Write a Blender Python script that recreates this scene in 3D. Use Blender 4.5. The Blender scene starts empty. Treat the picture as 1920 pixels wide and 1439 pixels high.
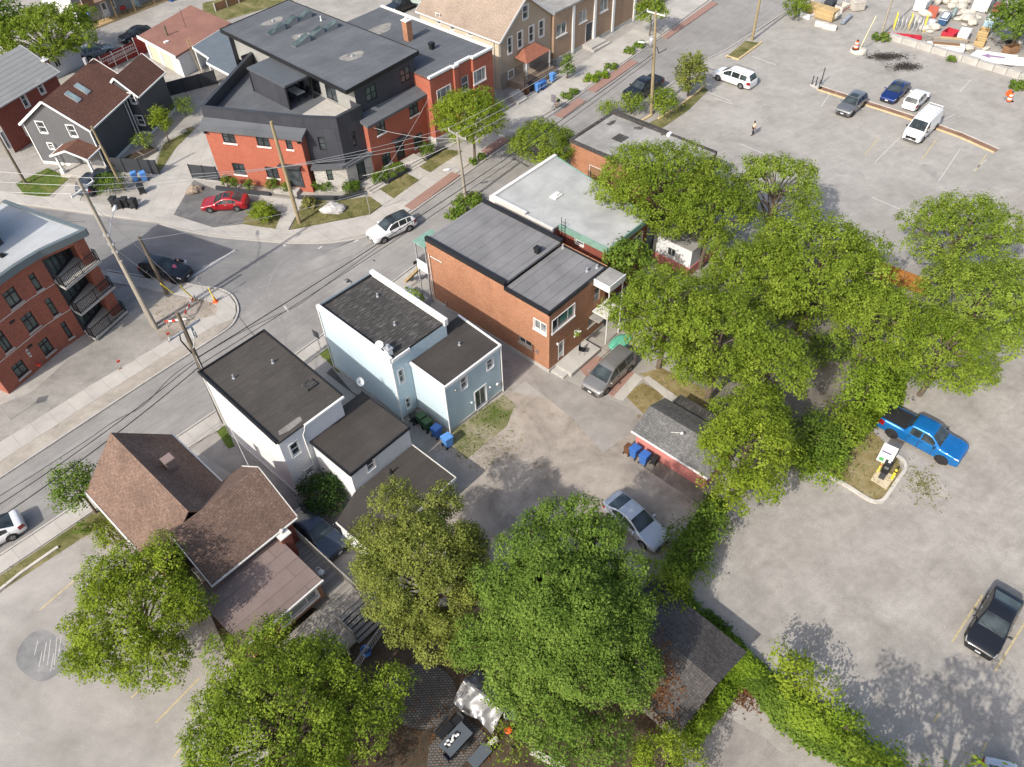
import bpy, bmesh, math, random
import numpy as np
from mathutils import Vector, Matrix
S = bpy.context.scene
COL = S.collection
R_ = math.radians
rng = random.Random(7)
# ---------------------------------------------------------------- camera model
PW, PH = 1920, 1439
FPX, HC = 1478.54, 46.0
CM = [[0.9989995704631555, -0.03292170714302662, -0.030265812614559233],
      [0.04471977431104525, 0.735441352320829, 0.6761110552875758],
      [0.0, 0.6767881341271424, -0.7361778463827209]]

def ray(px, py):
    a = ((px - PW / 2) / FPX, -(py - PH / 2) / FPX, 1.0)
    return Vector([sum(CM[r][c] * a[r] for r in range(3)) for c in range(3)])

def g(px, py, z=0.0):
    """where the sight line of a pixel meets the level z"""
    d = ray(px, py)
    t = (z - HC) / d.z
    return Vector((d.x * t, d.y * t, z))

def yaw_of(a, b, z=0):
    d = g(*b, z) - g(*a, z)
    return math.atan2(d.y, d.x)

# ---------------------------------------------------------------- tagging
def tag(o, label, cat, group=None, kind=None):
    if label: o['label'] = label
    if cat: o['category'] = cat
    if group: o['group'] = group
    if kind: o['kind'] = kind
    return o

def thing(name, label, cat, loc=(0, 0, 0), rot=0.0, group=None):
    o = bpy.data.objects.new(name, None)
    o.empty_display_size = 0.3
    COL.objects.link(o)
    o.location = loc
    o.rotation_euler = (0, 0, rot)
    return tag(o, label, cat, group)

def dup(root, loc, rot=None, label=None, group=None):
    def cp(o, parent):
        c = o.copy(); COL.objects.link(c)
        if parent: c.parent = parent
        for ch in list(o.children): cp(ch, c)
        return c
    r = cp(root, None)
    r.location = loc
    if rot is not None: r.rotation_euler = (0, 0, rot)
    if label: r['label'] = label
    if group: r['group'] = group
    return r

# ---------------------------------------------------------------- mesh builder
class MB:
    def __init__(s):
        s.v = []; s.f = []; s.smooth = []
    def add(s, vs, fs, smooth=False):
        b = len(s.v)
        s.v += [tuple(p) for p in vs]
        for f in fs:
            s.f.append([b + i for i in f]); s.smooth.append(smooth)
        return s
    def poly(s, pts): return s.add(pts, [list(range(len(pts)))])
    def bx(s, x0, x1, y0, y1, z0, z1):
        return s.add([(x0,y0,z0),(x1,y0,z0),(x1,y1,z0),(x0,y1,z0),(x0,y0,z1),(x1,y0,z1),(x1,y1,z1),(x0,y1,z1)],
                     [[0,3,2,1],[4,5,6,7],[0,1,5,4],[1,2,6,5],[2,3,7,6],[3,0,4,7]])
    def obx(s, c, d, hx, hy, z0, z1):
        """box about c turned to face along the 2D direction d"""
        n = math.hypot(*d[:2]); a = (d[0]/n, d[1]/n); b = (-a[1], a[0])
        q = [(c[0]+i*hx*a[0]+j*hy*b[0], c[1]+i*hx*a[1]+j*hy*b[1]) for i, j in ((-1,-1),(1,-1),(1,1),(-1,1))]
        return s.prism(q, z0, z1)
    def beam(s, p, q, w, h=None):
        """square bar from p to q"""
        h = h or w
        p = Vector(p); q = Vector(q); d = (q - p).normalized()
        u = Vector((0,0,1)) if abs(d.z) < .95 else Vector((1,0,0))
        a = d.cross(u).normalized(); b = a.cross(d).normalized()
        vs = []
        for e in (p, q):
            for i, j in ((-1,-1),(1,-1),(1,1),(-1,1)): vs.append(e + a*i*w/2 + b*j*h/2)
        return s.add(vs, [[3,2,1,0],[4,5,6,7],[0,1,5,4],[1,2,6,5],[2,3,7,6],[3,0,4,7]])
    def prism(s, pts, z0, z1, bottom=True):
        a = sum(pts[i][0]*pts[(i+1)%len(pts)][1]-pts[(i+1)%len(pts)][0]*pts[i][1] for i in range(len(pts)))
        if a < 0: pts = pts[::-1]
        n = len(pts)
        vs = [(p[0],p[1],z0) for p in pts] + [(p[0],p[1],z1) for p in pts]
        fs = [[i,(i+1)%n,n+(i+1)%n,n+i] for i in range(n)] + [[n+i for i in range(n)]]
        if bottom: fs.append([n-1-i for i in range(n)])
        return s.add(vs, fs)
    def sheet(s, pts, z):
        a = sum(pts[i][0]*pts[(i+1)%len(pts)][1]-pts[(i+1)%len(pts)][0]*pts[i][1] for i in range(len(pts)))
        if a < 0: pts = pts[::-1]
        return s.poly([(p[0],p[1],z) for p in pts])
    def cyl(s, p, q, r0, r1=None, n=10, caps=True, smooth=True):
        r1 = r0 if r1 is None else r1
        return s.tube([p, q], [r0, r1], n, caps, smooth)
    def tube(s, path, rad, n=8, caps=True, smooth=True):
        P = [Vector(p) for p in path]
        if not isinstance(rad, (list, tuple)): rad = [rad]*len(P)
        vs = []; a = None
        for i, p in enumerate(P):
            d = (P[min(i+1,len(P)-1)] - P[max(i-1,0)])
            d = d.normalized() if d.length > 1e-9 else Vector((0,0,1))
            if a is None:
                a = d.orthogonal().normalized()
            else:
                a = (a - d*a.dot(d))
                a = a.normalized() if a.length > 1e-6 else d.orthogonal().normalized()
            b = d.cross(a)
            for k in range(n):
                t = 2*math.pi*k/n
                vs.append(p + (a*math.cos(t) + b*math.sin(t))*rad[i])
        fs = [[i*n+k, i*n+(k+1)%n, (i+1)*n+(k+1)%n, (i+1)*n+k] for i in range(len(P)-1) for k in range(n)]
        s.add(vs, fs, smooth)
        if caps:
            m = len(P)-1
            s.add(vs[:n], [list(range(n))[::-1]]); s.add(vs[m*n:], [list(range(n))])
        return s
    def lathe(s, prof, n=16, c=(0,0), smooth=True):
        vs = [(c[0]+r*math.cos(2*math.pi*k/n), c[1]+r*math.sin(2*math.pi*k/n), z) for r, z in prof for k in range(n)]
        fs = [[i*n+k, i*n+(k+1)%n, (i+1)*n+(k+1)%n, (i+1)*n+k] for i in range(len(prof)-1) for k in range(n)]
        s.add(vs, fs, smooth)
        m = len(prof)-1
        if prof[m][0] > 1e-4: s.add(vs[m*n:], [list(range(n))])
        if prof[0][0] > 1e-4: s.add(vs[:n], [list(range(n))[::-1]])
        return s
    def blob(s, c, r, seed=0, rough=.15, nu=14, nv=9, flat=True):
        q = random.Random(seed); vs = []; ph = [q.uniform(0, 6.28) for _ in range(6)]
        for j in range(nv+1):
            th = math.pi*j/nv
            for i in range(nu):
                t = 2*math.pi*i/nu
                k = 1 + rough*(math.sin(2*t+ph[0]+th*2)+.7*math.sin(3*t+ph[1]-th*3)+.5*math.sin(5*t+ph[2]+4*th))/1.6
                vs.append((c[0]+r[0]*k*math.sin(th)*math.cos(t), c[1]+r[1]*k*math.sin(th)*math.sin(t), c[2]+r[2]*k*math.cos(th)))
        fs = [[j*nu+i,(j+1)*nu+i,(j+1)*nu+(i+1)%nu,j*nu+(i+1)%nu] for j in range(nv) for i in range(nu)]
        return s.add(vs, fs, not flat)
    def obj(s, name, m, parent=None, bevel=0, loc=None):
        me = bpy.data.meshes.new(name)
        me.from_pydata(s.v, [], s.f)
        me.polygons.foreach_set('use_smooth', s.smooth)
        uvl = me.uv_layers.new(name='UVMap')
        uv = []
        for p in me.polygons:
            n = p.normal
            if abs(n.z) > .97 or n.length < .1:
                u = Vector((1,0,0)); w = Vector((0,1,0))
            else:
                u = Vector((-n.y, n.x, 0)).normalized(); w = n.cross(u)
            for i in p.vertices:
                c = me.vertices[i].co
                uv += [c.dot(u), c.dot(w)]
        uvl.data.foreach_set('uv', uv)
        if m: me.materials.append(m)
        o = bpy.data.objects.new(name, me)
        COL.objects.link(o)
        if parent: o.parent = parent
        if loc is not None: o.location = loc
        if bevel:
            b = o.modifiers.new('bevel', 'BEVEL'); b.width = bevel; b.segments = 2; b.limit_method = 'ANGLE'
        return o

# ---------------------------------------------------------------- materials
class Nd:
    """small node helper"""
    def __init__(s, name):
        s.m = bpy.data.materials.new(name); s.m.use_nodes = True
        s.t = s.m.node_tree; s.b = s.t.nodes['Principled BSDF']; s.out = s.t.nodes['Material Output']
        s.b.inputs['Specular IOR Level'].default_value = .3
    def n(s, typ, **kw):
        q = s.t.nodes.new(typ)
        for k, v in kw.items():
            if hasattr(q, k) and k not in ('Scale','Detail'): setattr(q, k, v)
        return q
    def l(s, a, b): s.t.links.new(a, b)
    def co(s, kind='Object', scale=(1,1,1), rot=0.0, loc=(0,0,0)):
        tc = s.n('ShaderNodeTexCoord'); v = tc.outputs[kind]
        if rot:                                   # turn first, stretch afterwards
            mr = s.n('ShaderNodeMapping'); mr.inputs['Rotation'].default_value = (0,0,rot)
            s.l(v, mr.inputs['Vector']); v = mr.outputs[0]
        mp = s.n('ShaderNodeMapping')
        mp.inputs['Scale'].default_value = scale; mp.inputs['Location'].default_value = loc
        s.l(v, mp.inputs['Vector']); return mp.outputs[0]
    def noise(s, co, scale, detail=4, rough=.55, dist=0.0):
        q = s.n('ShaderNodeTexNoise'); q.inputs['Scale'].default_value = scale; q.inputs['Detail'].default_value = detail
        q.inputs['Roughness'].default_value = rough; q.inputs['Distortion'].default_value = dist
        s.l(co, q.inputs['Vector']); return q.outputs['Fac']
    def ramp(s, fac, stops, interp='LINEAR'):
        q = s.n('ShaderNodeValToRGB'); q.color_ramp.interpolation = interp
        e = q.color_ramp.elements
        while len(e) > 1: e.remove(e[-1])
        e[0].position = stops[0][0]; e[0].color = col(stops[0][1])
        for p, c in stops[1:]:
            x = e.new(p); x.color = col(c)
        s.l(fac, q.inputs['Fac']); return q.outputs['Color']
    def mix(s, fac, a, b, mode='MIX'):
        q = s.n('ShaderNodeMix'); q.data_type = 'RGBA'; q.blend_type = mode
        for sock, v in ((q.inputs['Factor'], fac), (q.inputs[6], a), (q.inputs[7], b)):
            if isinstance(v, (int, float)): sock.default_value = v
            elif isinstance(v, (tuple, list)): sock.default_value = col(v)
            else: s.l(v, sock)
        return q.outputs[2]
    def math(s, op, a, b=0.0, clamp=False):
        q = s.n('ShaderNodeMath'); q.operation = op; q.use_clamp = clamp
        for sock, v in ((q.inputs[0], a), (q.inputs[1], b)):
            if isinstance(v, (int, float)): sock.default_value = v
            else: s.l(v, sock)
        return q.outputs[0]
    def bump(s, h, strength=.3, dist=.02):
        q = s.n('ShaderNodeBump'); q.inputs['Strength'].default_value = strength; q.inputs['Distance'].default_value = dist
        s.l(h, q.inputs['Height']); s.l(q.outputs[0], s.b.inputs['Normal'])
    def done(s, color=None, rough=.8, metal=0, spec=None):
        if color is not None:
            if isinstance(color, (tuple, list)): s.b.inputs['Base Color'].default_value = col(color)
            else: s.l(color, s.b.inputs['Base Color'])
        if isinstance(rough, (int, float)): s.b.inputs['Roughness'].default_value = rough
        else: s.l(rough, s.b.inputs['Roughness'])
        s.b.inputs['Metallic'].default_value = metal
        if spec is not None: s.b.inputs['Specular IOR Level'].default_value = spec
        return s.m

def col(c): return (c[0], c[1], c[2], 1.0)
def lerpc(a, b, t): return tuple(a[i]+(b[i]-a[i])*t for i in range(3))
def sc(c, k): return tuple(min(1, x*k) for x in c)

def m_plain(name, c, rough=.7, metal=0, var=.18, scale=1.3, spec=.3, fine=.1):
    s = Nd(name); co = s.co('Object')
    a = s.noise(co, scale, 5, .6); f = s.noise(co, scale*14, 3, .6)
    k = s.ramp(a, [(.25, sc(c, 1-var)), (.75, sc(c, 1+var*.6))])
    k = s.mix(fine, k, s.ramp(f, [(.3, (0,0,0)), (.7, sc(c, 1.8))]))
    return s.done(k, rough, metal, spec)

def m_paint(name, c, metal=0.25, coat=.6, rough=.32):
    s = Nd(name); co = s.co('Object')
    k = s.ramp(s.noise(co, 2.2, 4), [(.3, sc(c, .9)), (.75, sc(c, 1.06))])
    s.b.inputs['Coat Weight'].default_value = coat; s.b.inputs['Coat Roughness'].default_value = .06
    return s.done(k, rough, metal, .5)

def m_glass(name, c=(.03,.036,.04), rough=.06, var=1.0):
    s = Nd(name); co = s.co('Object', (1,1,1))
    k = s.ramp(s.noise(co, .9, 2), [(.35, sc(c, .7)), (.65, sc(c, 1+var))])
    return s.done(k, rough, 0, .6)

def m_brick(name, c1, c2, mortar, bw=.21, bh=.075, spread=.5, msize=.06):
    s = Nd(name); uv = s.co('UV')
    b = s.n('ShaderNodeTexBrick'); b.offset = .5
    b.inputs['Color1'].default_value = col(c1); b.inputs['Color2'].default_value = col(c2); b.inputs['Mortar'].default_value = col(mortar)
    b.inputs['Scale'].default_value = 1; b.inputs['Brick Width'].default_value = bw; b.inputs['Row Height'].default_value = bh
    b.inputs['Mortar Size'].default_value = bh*msize*1.6; b.inputs['Bias'].default_value = 0
    s.l(uv, b.inputs['Vector'])
    co = s.co('Object')
    k = b.outputs['Color']
    st = s.ramp(s.noise(co, .6, 6, .65), [(.3, (.74,.72,.70)), (.62, (1.06,1.05,1.04))])
    k = s.mix(spread, k, st, 'MULTIPLY')
    sp = s.ramp(s.noise(uv, 9, 2, .5), [(.35, (.7,.68,.66)), (.6, (1.08,1.08,1.08))])
    k = s.mix(.55, k, sp, 'MULTIPLY')
    s.bump(b.outputs['Fac'], -.15, .01)
    return s.done(k, .85)

def m_siding(name, c, pitch=.18, groove=.72, stain=.25, bumpy=.5):
    s = Nd(name); uv = s.co('UV'); sx = s.n('ShaderNodeSeparateXYZ'); s.l(uv, sx.inputs[0])
    fr = s.math('FRACT', s.math('DIVIDE', sx.outputs['Y'], pitch))
    line = s.ramp(fr, [(0, (groove,)*3), (.09, (groove,)*3), (.16, (1,1,1)), (1, (1,1,1))])
    co = s.co('Object')
    st = s.ramp(s.noise(s.co('Object', (1,1,.35)), .8, 6, .65), [(.3, (1-stain,)*3), (.65, (1.03,1.03,1.03))])
    k = s.mix(1, s.mix(1, c, line, 'MULTIPLY'), st, 'MULTIPLY')
    s.bump(fr, bumpy, .015)
    return s.done(k, .55)

def m_panel(name, c, pw=1.2, ph=3.0, groove=.5):
    s = Nd(name); uv = s.co('UV')
    b = s.n('ShaderNodeTexBrick'); b.offset = .37
    b.inputs['Color1'].default_value = col(sc(c, .92)); b.inputs['Color2'].default_value = col(sc(c, 1.1)); b.inputs['Mortar'].default_value = col(sc(c, groove))
    b.inputs['Scale'].default_value = 1; b.inputs['Brick Width'].default_value = pw; b.inputs['Row Height'].default_value = ph; b.inputs['Mortar Size'].default_value = .015
    s.l(uv, b.inputs['Vector'])
    st = s.ramp(s.noise(s.co('Object'), .7, 5), [(.3, (.85,)*3), (.7, (1.08,)*3)])
    return s.done(s.mix(1, b.outputs['Color'], st, 'MULTIPLY'), .5)

def m_shingle(name, c1, c2, c3, w=.3, h=.14, tone=.35):
    s = Nd(name); uv = s.co('UV')
    b = s.n('ShaderNodeTexBrick'); b.offset = .5; b.offset_frequency = 2
    b.inputs['Color1'].default_value = col(c1); b.inputs['Color2'].default_value = col(c2); b.inputs['Mortar'].default_value = col(sc(c3, .75))
    b.inputs['Scale'].default_value = 1; b.inputs['Brick Width'].default_value = w; b.inputs['Row Height'].default_value = h; b.inputs['Mortar Size'].default_value = .012; b.inputs['Mortar Smooth'].default_value = .3
    s.l(uv, b.inputs['Vector'])
    co = s.co('Object')
    k = s.mix(s.ramp(s.noise(uv, 4.5, 3, .7), [(.4, (0,0,0)), (.62, (.8,.8,.8))]), b.outputs['Color'], c3)
    st = s.ramp(s.noise(co, .45, 6, .6), [(.3, (1-tone,)*3), (.7, (1.1,)*3)])
    k = s.mix(1, k, st, 'MULTIPLY')
    s.bump(b.outputs['Fac'], -.3, .02)
    return s.done(k, .95, 0, .15)

def m_membrane(name, c, roll=1.0, along=12.0, rot=0.0, stain=.3, seam=.55, streak=0.0, pale=None):
    s = Nd(name); uv = s.co('UV', (1,1,1), rot)
    b = s.n('ShaderNodeTexBrick'); b.offset = .4
    b.inputs['Color1'].default_value = col(sc(c, .95)); b.inputs['Color2'].default_value = col(sc(c, 1.06)); b.inputs['Mortar'].default_value = col(sc(c, seam))
    b.inputs['Scale'].default_value = 1; b.inputs['Brick Width'].default_value = along; b.inputs['Row Height'].default_value = roll; b.inputs['Mortar Size'].default_value = .028; b.inputs['Mortar Smooth'].default_value = .6
    s.l(uv, b.inputs['Vector'])
    co = s.co('Object')
    st = s.ramp(s.noise(co, .35, 7, .62, .4), [(.3, (1-stain,)*3), (.68, (1.08,)*3)])
    k = s.mix(1, b.outputs['Color'], st, 'MULTIPLY')
    gr = s.ramp(s.noise(co, 30, 2, .7), [(.3, (.82,)*3), (.7, (1.14,)*3)])
    k = s.mix(1, k, gr, 'MULTIPLY')
    if streak:
        sk = s.noise(s.co('UV', (1.2, 14, 1), rot), 1.0, 5, .7)
        k = s.mix(s.math('MULTIPLY', s.ramp(sk, [(.52, (0,0,0)), (.75, (1,1,1))]), streak), k, pale or sc(c, 3))
    return s.done(k, .9, 0, .2)

def m_ground(name, c1, c2, c3, s1=.12, s2=.9, grain=.2, speck=None, streak=None, rough=.95, tint=None, crack=0):
    """weathered paving or soil: two sizes of patches, fine grain, optional drag marks"""
    s = Nd(name); co = s.co('Object')
    k = s.ramp(s.noise(co, s1, 8, .62, .6), [(.32, c1), (.5, c2), (.68, c3)])
    p = s.ramp(s.noise(co, s2, 6, .65), [(.3, (.87,)*3), (.7, (1.09,)*3)])
    k = s.mix(1, k, p, 'MULTIPLY')
    if streak:
        ang, amt = streak
        q = s.noise(s.co('Object', (.22, 2.6, 1), ang), 1.0, 6, .65)
        k = s.mix(amt, k, s.ramp(q, [(.35, (.74,)*3), (.65, (1.14,)*3)]), 'MULTIPLY')
    gr = s.ramp(s.noise(co, 16, 4, .75), [(.3, (1-grain,)*3), (.7, (1+grain*.7,)*3)])
    k = s.mix(1, k, gr, 'MULTIPLY')
    if speck:
        q = s.noise(co, 5.5, 2, .5)
        k = s.mix(s.ramp(q, [(.70, (0,0,0)), (.76, (.6,.6,.6))]), k, speck)
    if tint:
        q = s.noise(s.co('Object', (1,1,1), 0, (31,17,0)), tint[1], 6, .65)
        k = s.mix(s.ramp(q, [(tint[2], (0,0,0)), (tint[2]+.1, (1,1,1))]), k, tint[0])
    if crack:      # wavy hairline cracks
        q = s.math('ABSOLUTE', s.math('SUBTRACT', s.noise(s.co('Object', (1,1,1), 0, (7,3,0)), .16, 7, .62, .3), .5))
        k = s.mix(s.math('MULTIPLY', s.ramp(q, [(0, (1,1,1)), (.0016, (1,1,1)), (.0034, (0,0,0))]), crack), k, sc(c1, .45))
    s.bump(s.noise(co, 9, 4, .7), .25, .02)
    return s.done(k, rough, 0, .2)

def m_concrete(name, c, slab=1.5, width=30, rot=0.0, joint=.6):
    s = Nd(name); uv = s.co('UV', (1,1,1), rot)
    b = s.n('ShaderNodeTexBrick'); b.offset = 0
    b.inputs['Color1'].default_value = col(sc(c, .95)); b.inputs['Color2'].default_value = col(sc(c, 1.04)); b.inputs['Mortar'].default_value = col(sc(c, joint))
    b.inputs['Scale'].default_value = 1; b.inputs['Brick Width'].default_value = slab; b.inputs['Row Height'].default_value = width; b.inputs['Mortar Size'].default_value = .014
    s.l(uv, b.inputs['Vector']); co = s.co('Object')
    st = s.ramp(s.noise(co, .5, 7, .65), [(.3, (.82,.81,.80)), (.68, (1.06,)*3)])
    k = s.mix(1, b.outputs['Color'], st, 'MULTIPLY')
    gr = s.ramp(s.noise(co, 18, 4, .7), [(.3, (.9,)*3), (.7, (1.08,)*3)])
    return s.done(s.mix(1, k, gr, 'MULTIPLY'), .92, 0, .2)

def m_wood(name, c, plank=.14, rot=0.0, gap=.5, var=.25):
    s = Nd(name); uv = s.co('UV', (1,1,1), rot)
    b = s.n('ShaderNodeTexBrick'); b.offset = .43
    b.inputs['Color1'].default_value = col(sc(c, 1-var)); b.inputs['Color2'].default_value = col(sc(c, 1+var*.6)); b.inputs['Mortar'].default_value = col(sc(c, gap))
    b.inputs['Scale'].default_value = 1; b.inputs['Brick Width'].default_value = 3.2; b.inputs['Row Height'].default_value = plank; b.inputs['Mortar Size'].default_value = .012
    s.l(uv, b.inputs['Vector'])
    gr = s.ramp(s.noise(s.co('UV', (1.5, 18, 1), rot), 1.5, 5, .7), [(.3, (.75,)*3), (.7, (1.12,)*3)])
    return s.done(s.mix(1, b.outputs['Color'], gr, 'MULTIPLY'), .85)

def m_pole(name, c):
    s = Nd(name)
    q = s.noise(s.co('Object', (9, 9, .5)), 1.6, 5, .7)
    k = s.ramp(q, [(.3, sc(c, .6)), (.5, c), (.72, sc(c, 1.35))])
    return s.done(k, .9)

def m_leaf(name, a, b, c, trans=.3):
    """per-leaf colour between three greens, with light passing through"""
    s = Nd(name)
    at = s.n('ShaderNodeAttribute'); at.attribute_name = 'tint'
    k = s.ramp(at.outputs['Fac'], [(0, a), (.5, b), (1, c)])
    s.done(k, .75, 0, .08)
    tr = s.n('ShaderNodeBsdfTranslucent'); s.l(s.mix(.5, k, sc(c, 1.3)), tr.inputs['Color'])
    mx = s.n('ShaderNodeMixShader'); mx.inputs[0].default_value = trans
    s.l(s.b.outputs[0], mx.inputs[1]); s.l(tr.outputs[0], mx.inputs[2]); s.l(mx.outputs[0], s.out.inputs['Surface'])
    return s.m

M = {}
# ---------------------------------------------------------------- shared materials
M['lot'] = m_ground('lot_paving', (.265,.245,.218), (.325,.302,.27), (.375,.35,.315), .3, 1.6, .3, (.47,.45,.42), (R_(-35), .22), .95, ((.26,.238,.208), .45, .6), .12)
M['lot_left'] = m_ground('lot_left_paving', (.25,.235,.212), (.315,.297,.272), (.375,.353,.322), .13, .6, .17, (.42,.40,.37), (R_(20), .12), .95, ((.215,.2,.18), .3, .6), .15)
M['lot_far'] = m_ground('lot_far_paving', (.285,.268,.242), (.335,.316,.288), (.375,.354,.324), .18, .9, .22, None, (R_(-28), .2), .95, ((.25,.235,.215), .25, .6), .15)
M['yard_dirt'] = m_ground('yard_dirt', (.205,.178,.15), (.33,.288,.243), (.425,.378,.323), .28, 1.2, .34, (.46,.43,.38), None, .95, ((.17,.14,.10), .3, .6))
M['asphalt'] = m_ground('street_asphalt', (.205,.197,.185), (.26,.25,.236), (.305,.294,.277), .1, .5, .15, None, (R_(-46), .4), .95, None, .25)
M['asphalt_side'] = m_ground('side_street_asphalt', (.17,.167,.163), (.215,.21,.204), (.255,.248,.24), .12, .5, .13, None, (R_(8), .3))
M['asphalt_drive'] = m_ground('drive_asphalt', (.215,.198,.18), (.285,.263,.24), (.34,.315,.288), .25, 1.1, .24)
M['gravel_dark'] = m_ground('dark_gravel', (.10,.10,.102), (.16,.158,.155), (.21,.205,.2), .3, 2.2, .35, (.32,.31,.3))
M['gravel'] = m_ground('gravel', (.20,.19,.172), (.28,.265,.24), (.34,.32,.29), .2, 1.6, .3, (.42,.4,.37))
M['sand'] = m_ground('sandy_strip', (.26,.235,.2), (.335,.30,.255), (.39,.36,.31), .3, 1.6, .2)
M['belt'] = m_ground('belt_soil', (.12,.105,.085), (.19,.17,.145), (.26,.235,.2), .3, 1.4, .3)
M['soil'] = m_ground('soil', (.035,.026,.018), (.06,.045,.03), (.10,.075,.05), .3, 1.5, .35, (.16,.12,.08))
M['lawn_base'] = m_ground('lawn_base', (.07,.085,.02), (.15,.14,.055), (.25,.215,.11), .5, 2.2, .35)
M['lawn_green'] = m_ground('green_lawn', (.05,.09,.015), (.09,.13,.025), (.16,.16,.05), .5, 2.4, .35)
M['lawn_patchy'] = m_ground('patchy_lawn', (.09,.12,.03), (.2,.19,.1), (.33,.29,.22), .5, 1.5, .3)
M['lawn_dry'] = m_ground('dry_lawn', (.16,.125,.05), (.24,.19,.09), (.29,.25,.14), .6, 2.4, .3)
M['concrete'] = m_concrete('concrete', (.43,.41,.375), 1.5, 60, R_(0))
M['walk'] = m_concrete('sidewalk_concrete', (.42,.40,.365), 1.5, 60, R_(-46))
M['kerb'] = m_plain('kerb_concrete', (.40,.38,.35), .9)
M['kerb_yellow'] = m_plain('yellow_kerb', (.56,.43,.24), .9, 0, .3, 3)
M['kerb_old'] = m_plain('old_kerb', (.5,.47,.42), .9, 0, .25, 2)
M['pavers'] = m_brick('brick_pavers', (.33,.19,.15), (.29,.17,.14), (.26,.19,.16), .2, .1, .3)
M['paver_grey'] = m_brick('grey_pavers', (.16,.145,.125), (.12,.11,.1), (.06,.055,.05), .22, .14, .4, .15)
M['line_yellow'] = m_plain('faded_yellow_paint', (.46,.38,.22), .85, 0, .35, 4)
M['line_white'] = m_plain('faded_white_paint', (.47,.455,.43), .85, 0, .3, 4)
M['tar'] = m_plain('tar_seal', (.05,.05,.05), .6)
M['stain'] = m_ground('oil_stain', (.045,.043,.04), (.09,.086,.08), (.16,.15,.14), .8, 3, .3)
M['tyre_mark'] = m_plain('tyre_mark', (.225,.217,.207), .9, 0, .15, 1.5)
M['lot_patch'] = m_ground('lot_patch', (.215,.203,.19), (.29,.275,.255), (.36,.342,.32), .7, 2.5, .22)
M['patch'] = m_ground('patch_asphalt', (.15,.15,.15), (.20,.20,.197), (.26,.257,.25), .5, 2.6, .25)
M['white'] = m_plain('white_trim', (.72,.72,.70), .5, 0, .08)
M['offwhite'] = m_plain('offwhite_trim', (.62,.61,.57), .6, 0, .15)
M['black'] = m_plain('black_metal', (.018,.019,.021), .45, 0, .2)
M['charcoal'] = m_plain('charcoal_metal', (.045,.049,.056), .5, 0, .15)
M['greymetal'] = m_plain('grey_metal', (.35,.36,.37), .4, .6, .1)
M['galv'] = m_plain('galvanised_steel', (.5,.51,.52), .45, .5, .12)
M['glass'] = m_glass('window_glass')
M['glass_green'] = m_glass('greenish_window_glass', (.05,.066,.062), .08)
M['glass_pale'] = m_glass('pale_curtain_glass', (.16,.17,.17), .1, .8)
M['tyre'] = m_plain('tyre_rubber', (.02,.02,.021), .85)
M['rim'] = m_plain('alloy_rim', (.42,.43,.44), .35, .7, .05)
M['rim_dark'] = m_plain('dark_rim', (.05,.05,.052), .4, .5, .05)
M['carglass'] = m_glass('car_glass', (.028,.036,.038), .03, 1.2)
M['headlamp'] = m_plain('headlamp_lens', (.6,.63,.66), .1, .2, .1, 5, .6)
M['taillamp'] = m_plain('tail_lamp_lens', (.22,.008,.01), .15, 0, .1, 5, .6)
M['plate'] = m_plain('plate_white', (.72,.73,.76), .4)
M['plastic_black'] = m_plain('black_plastic', (.022,.022,.024), .55)
M['stone'] = m_brick('grey_stone', (.42,.40,.36), (.58,.56,.52), (.30,.29,.27), .55, .2, .4)
M['concrete_wall'] = m_plain('concrete_wall', (.4,.385,.355), .9, 0, .25, .8)
M['bark'] = m_pole('bark', (.13,.10,.075))
M['pole_new'] = m_pole('treated_pole', (.27,.215,.125))
M['pole_grey'] = m_pole('weathered_pole', (.29,.26,.215))
M['pole_dark'] = m_pole('dark_pole', (.14,.115,.085))
M['cable'] = m_plain('black_cable', (.02,.02,.02), .5)
M['cable_light'] = m_plain('bare_cable', (.55,.55,.54), .4, .3)
M['orange'] = m_plain('safety_orange', (.82,.13,.03), .5, 0, .1)
M['red_barrier'] = m_plain('barrier_red', (.6,.05,.03), .5, 0, .15)
M['guard_yellow'] = m_plain('guard_yellow', (.85,.65,.05), .5, 0, .1)
M['bin_blue'] = m_plain('bin_blue', (.045,.14,.42), .5, 0, .1)
M['bin_blue2'] = m_plain('bin_light_blue', (.10,.27,.62), .5, 0, .1)
M['bin_black'] = m_plain('bin_black', (.024,.025,.028), .5, 0, .1)
M['bin_green'] = m_plain('bin_green', (.03,.07,.03), .5, 0, .1)
M['bin_brown'] = m_plain('bin_brown', (.13,.06,.03), .6, 0, .1)
M['skin'] = m_plain('skin', (.45,.27,.19), .6)
M['skin_dark'] = m_plain('dark_skin', (.2,.11,.07), .6)
M['hair'] = m_plain('dark_hair', (.012,.01,.009), .6)
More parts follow.
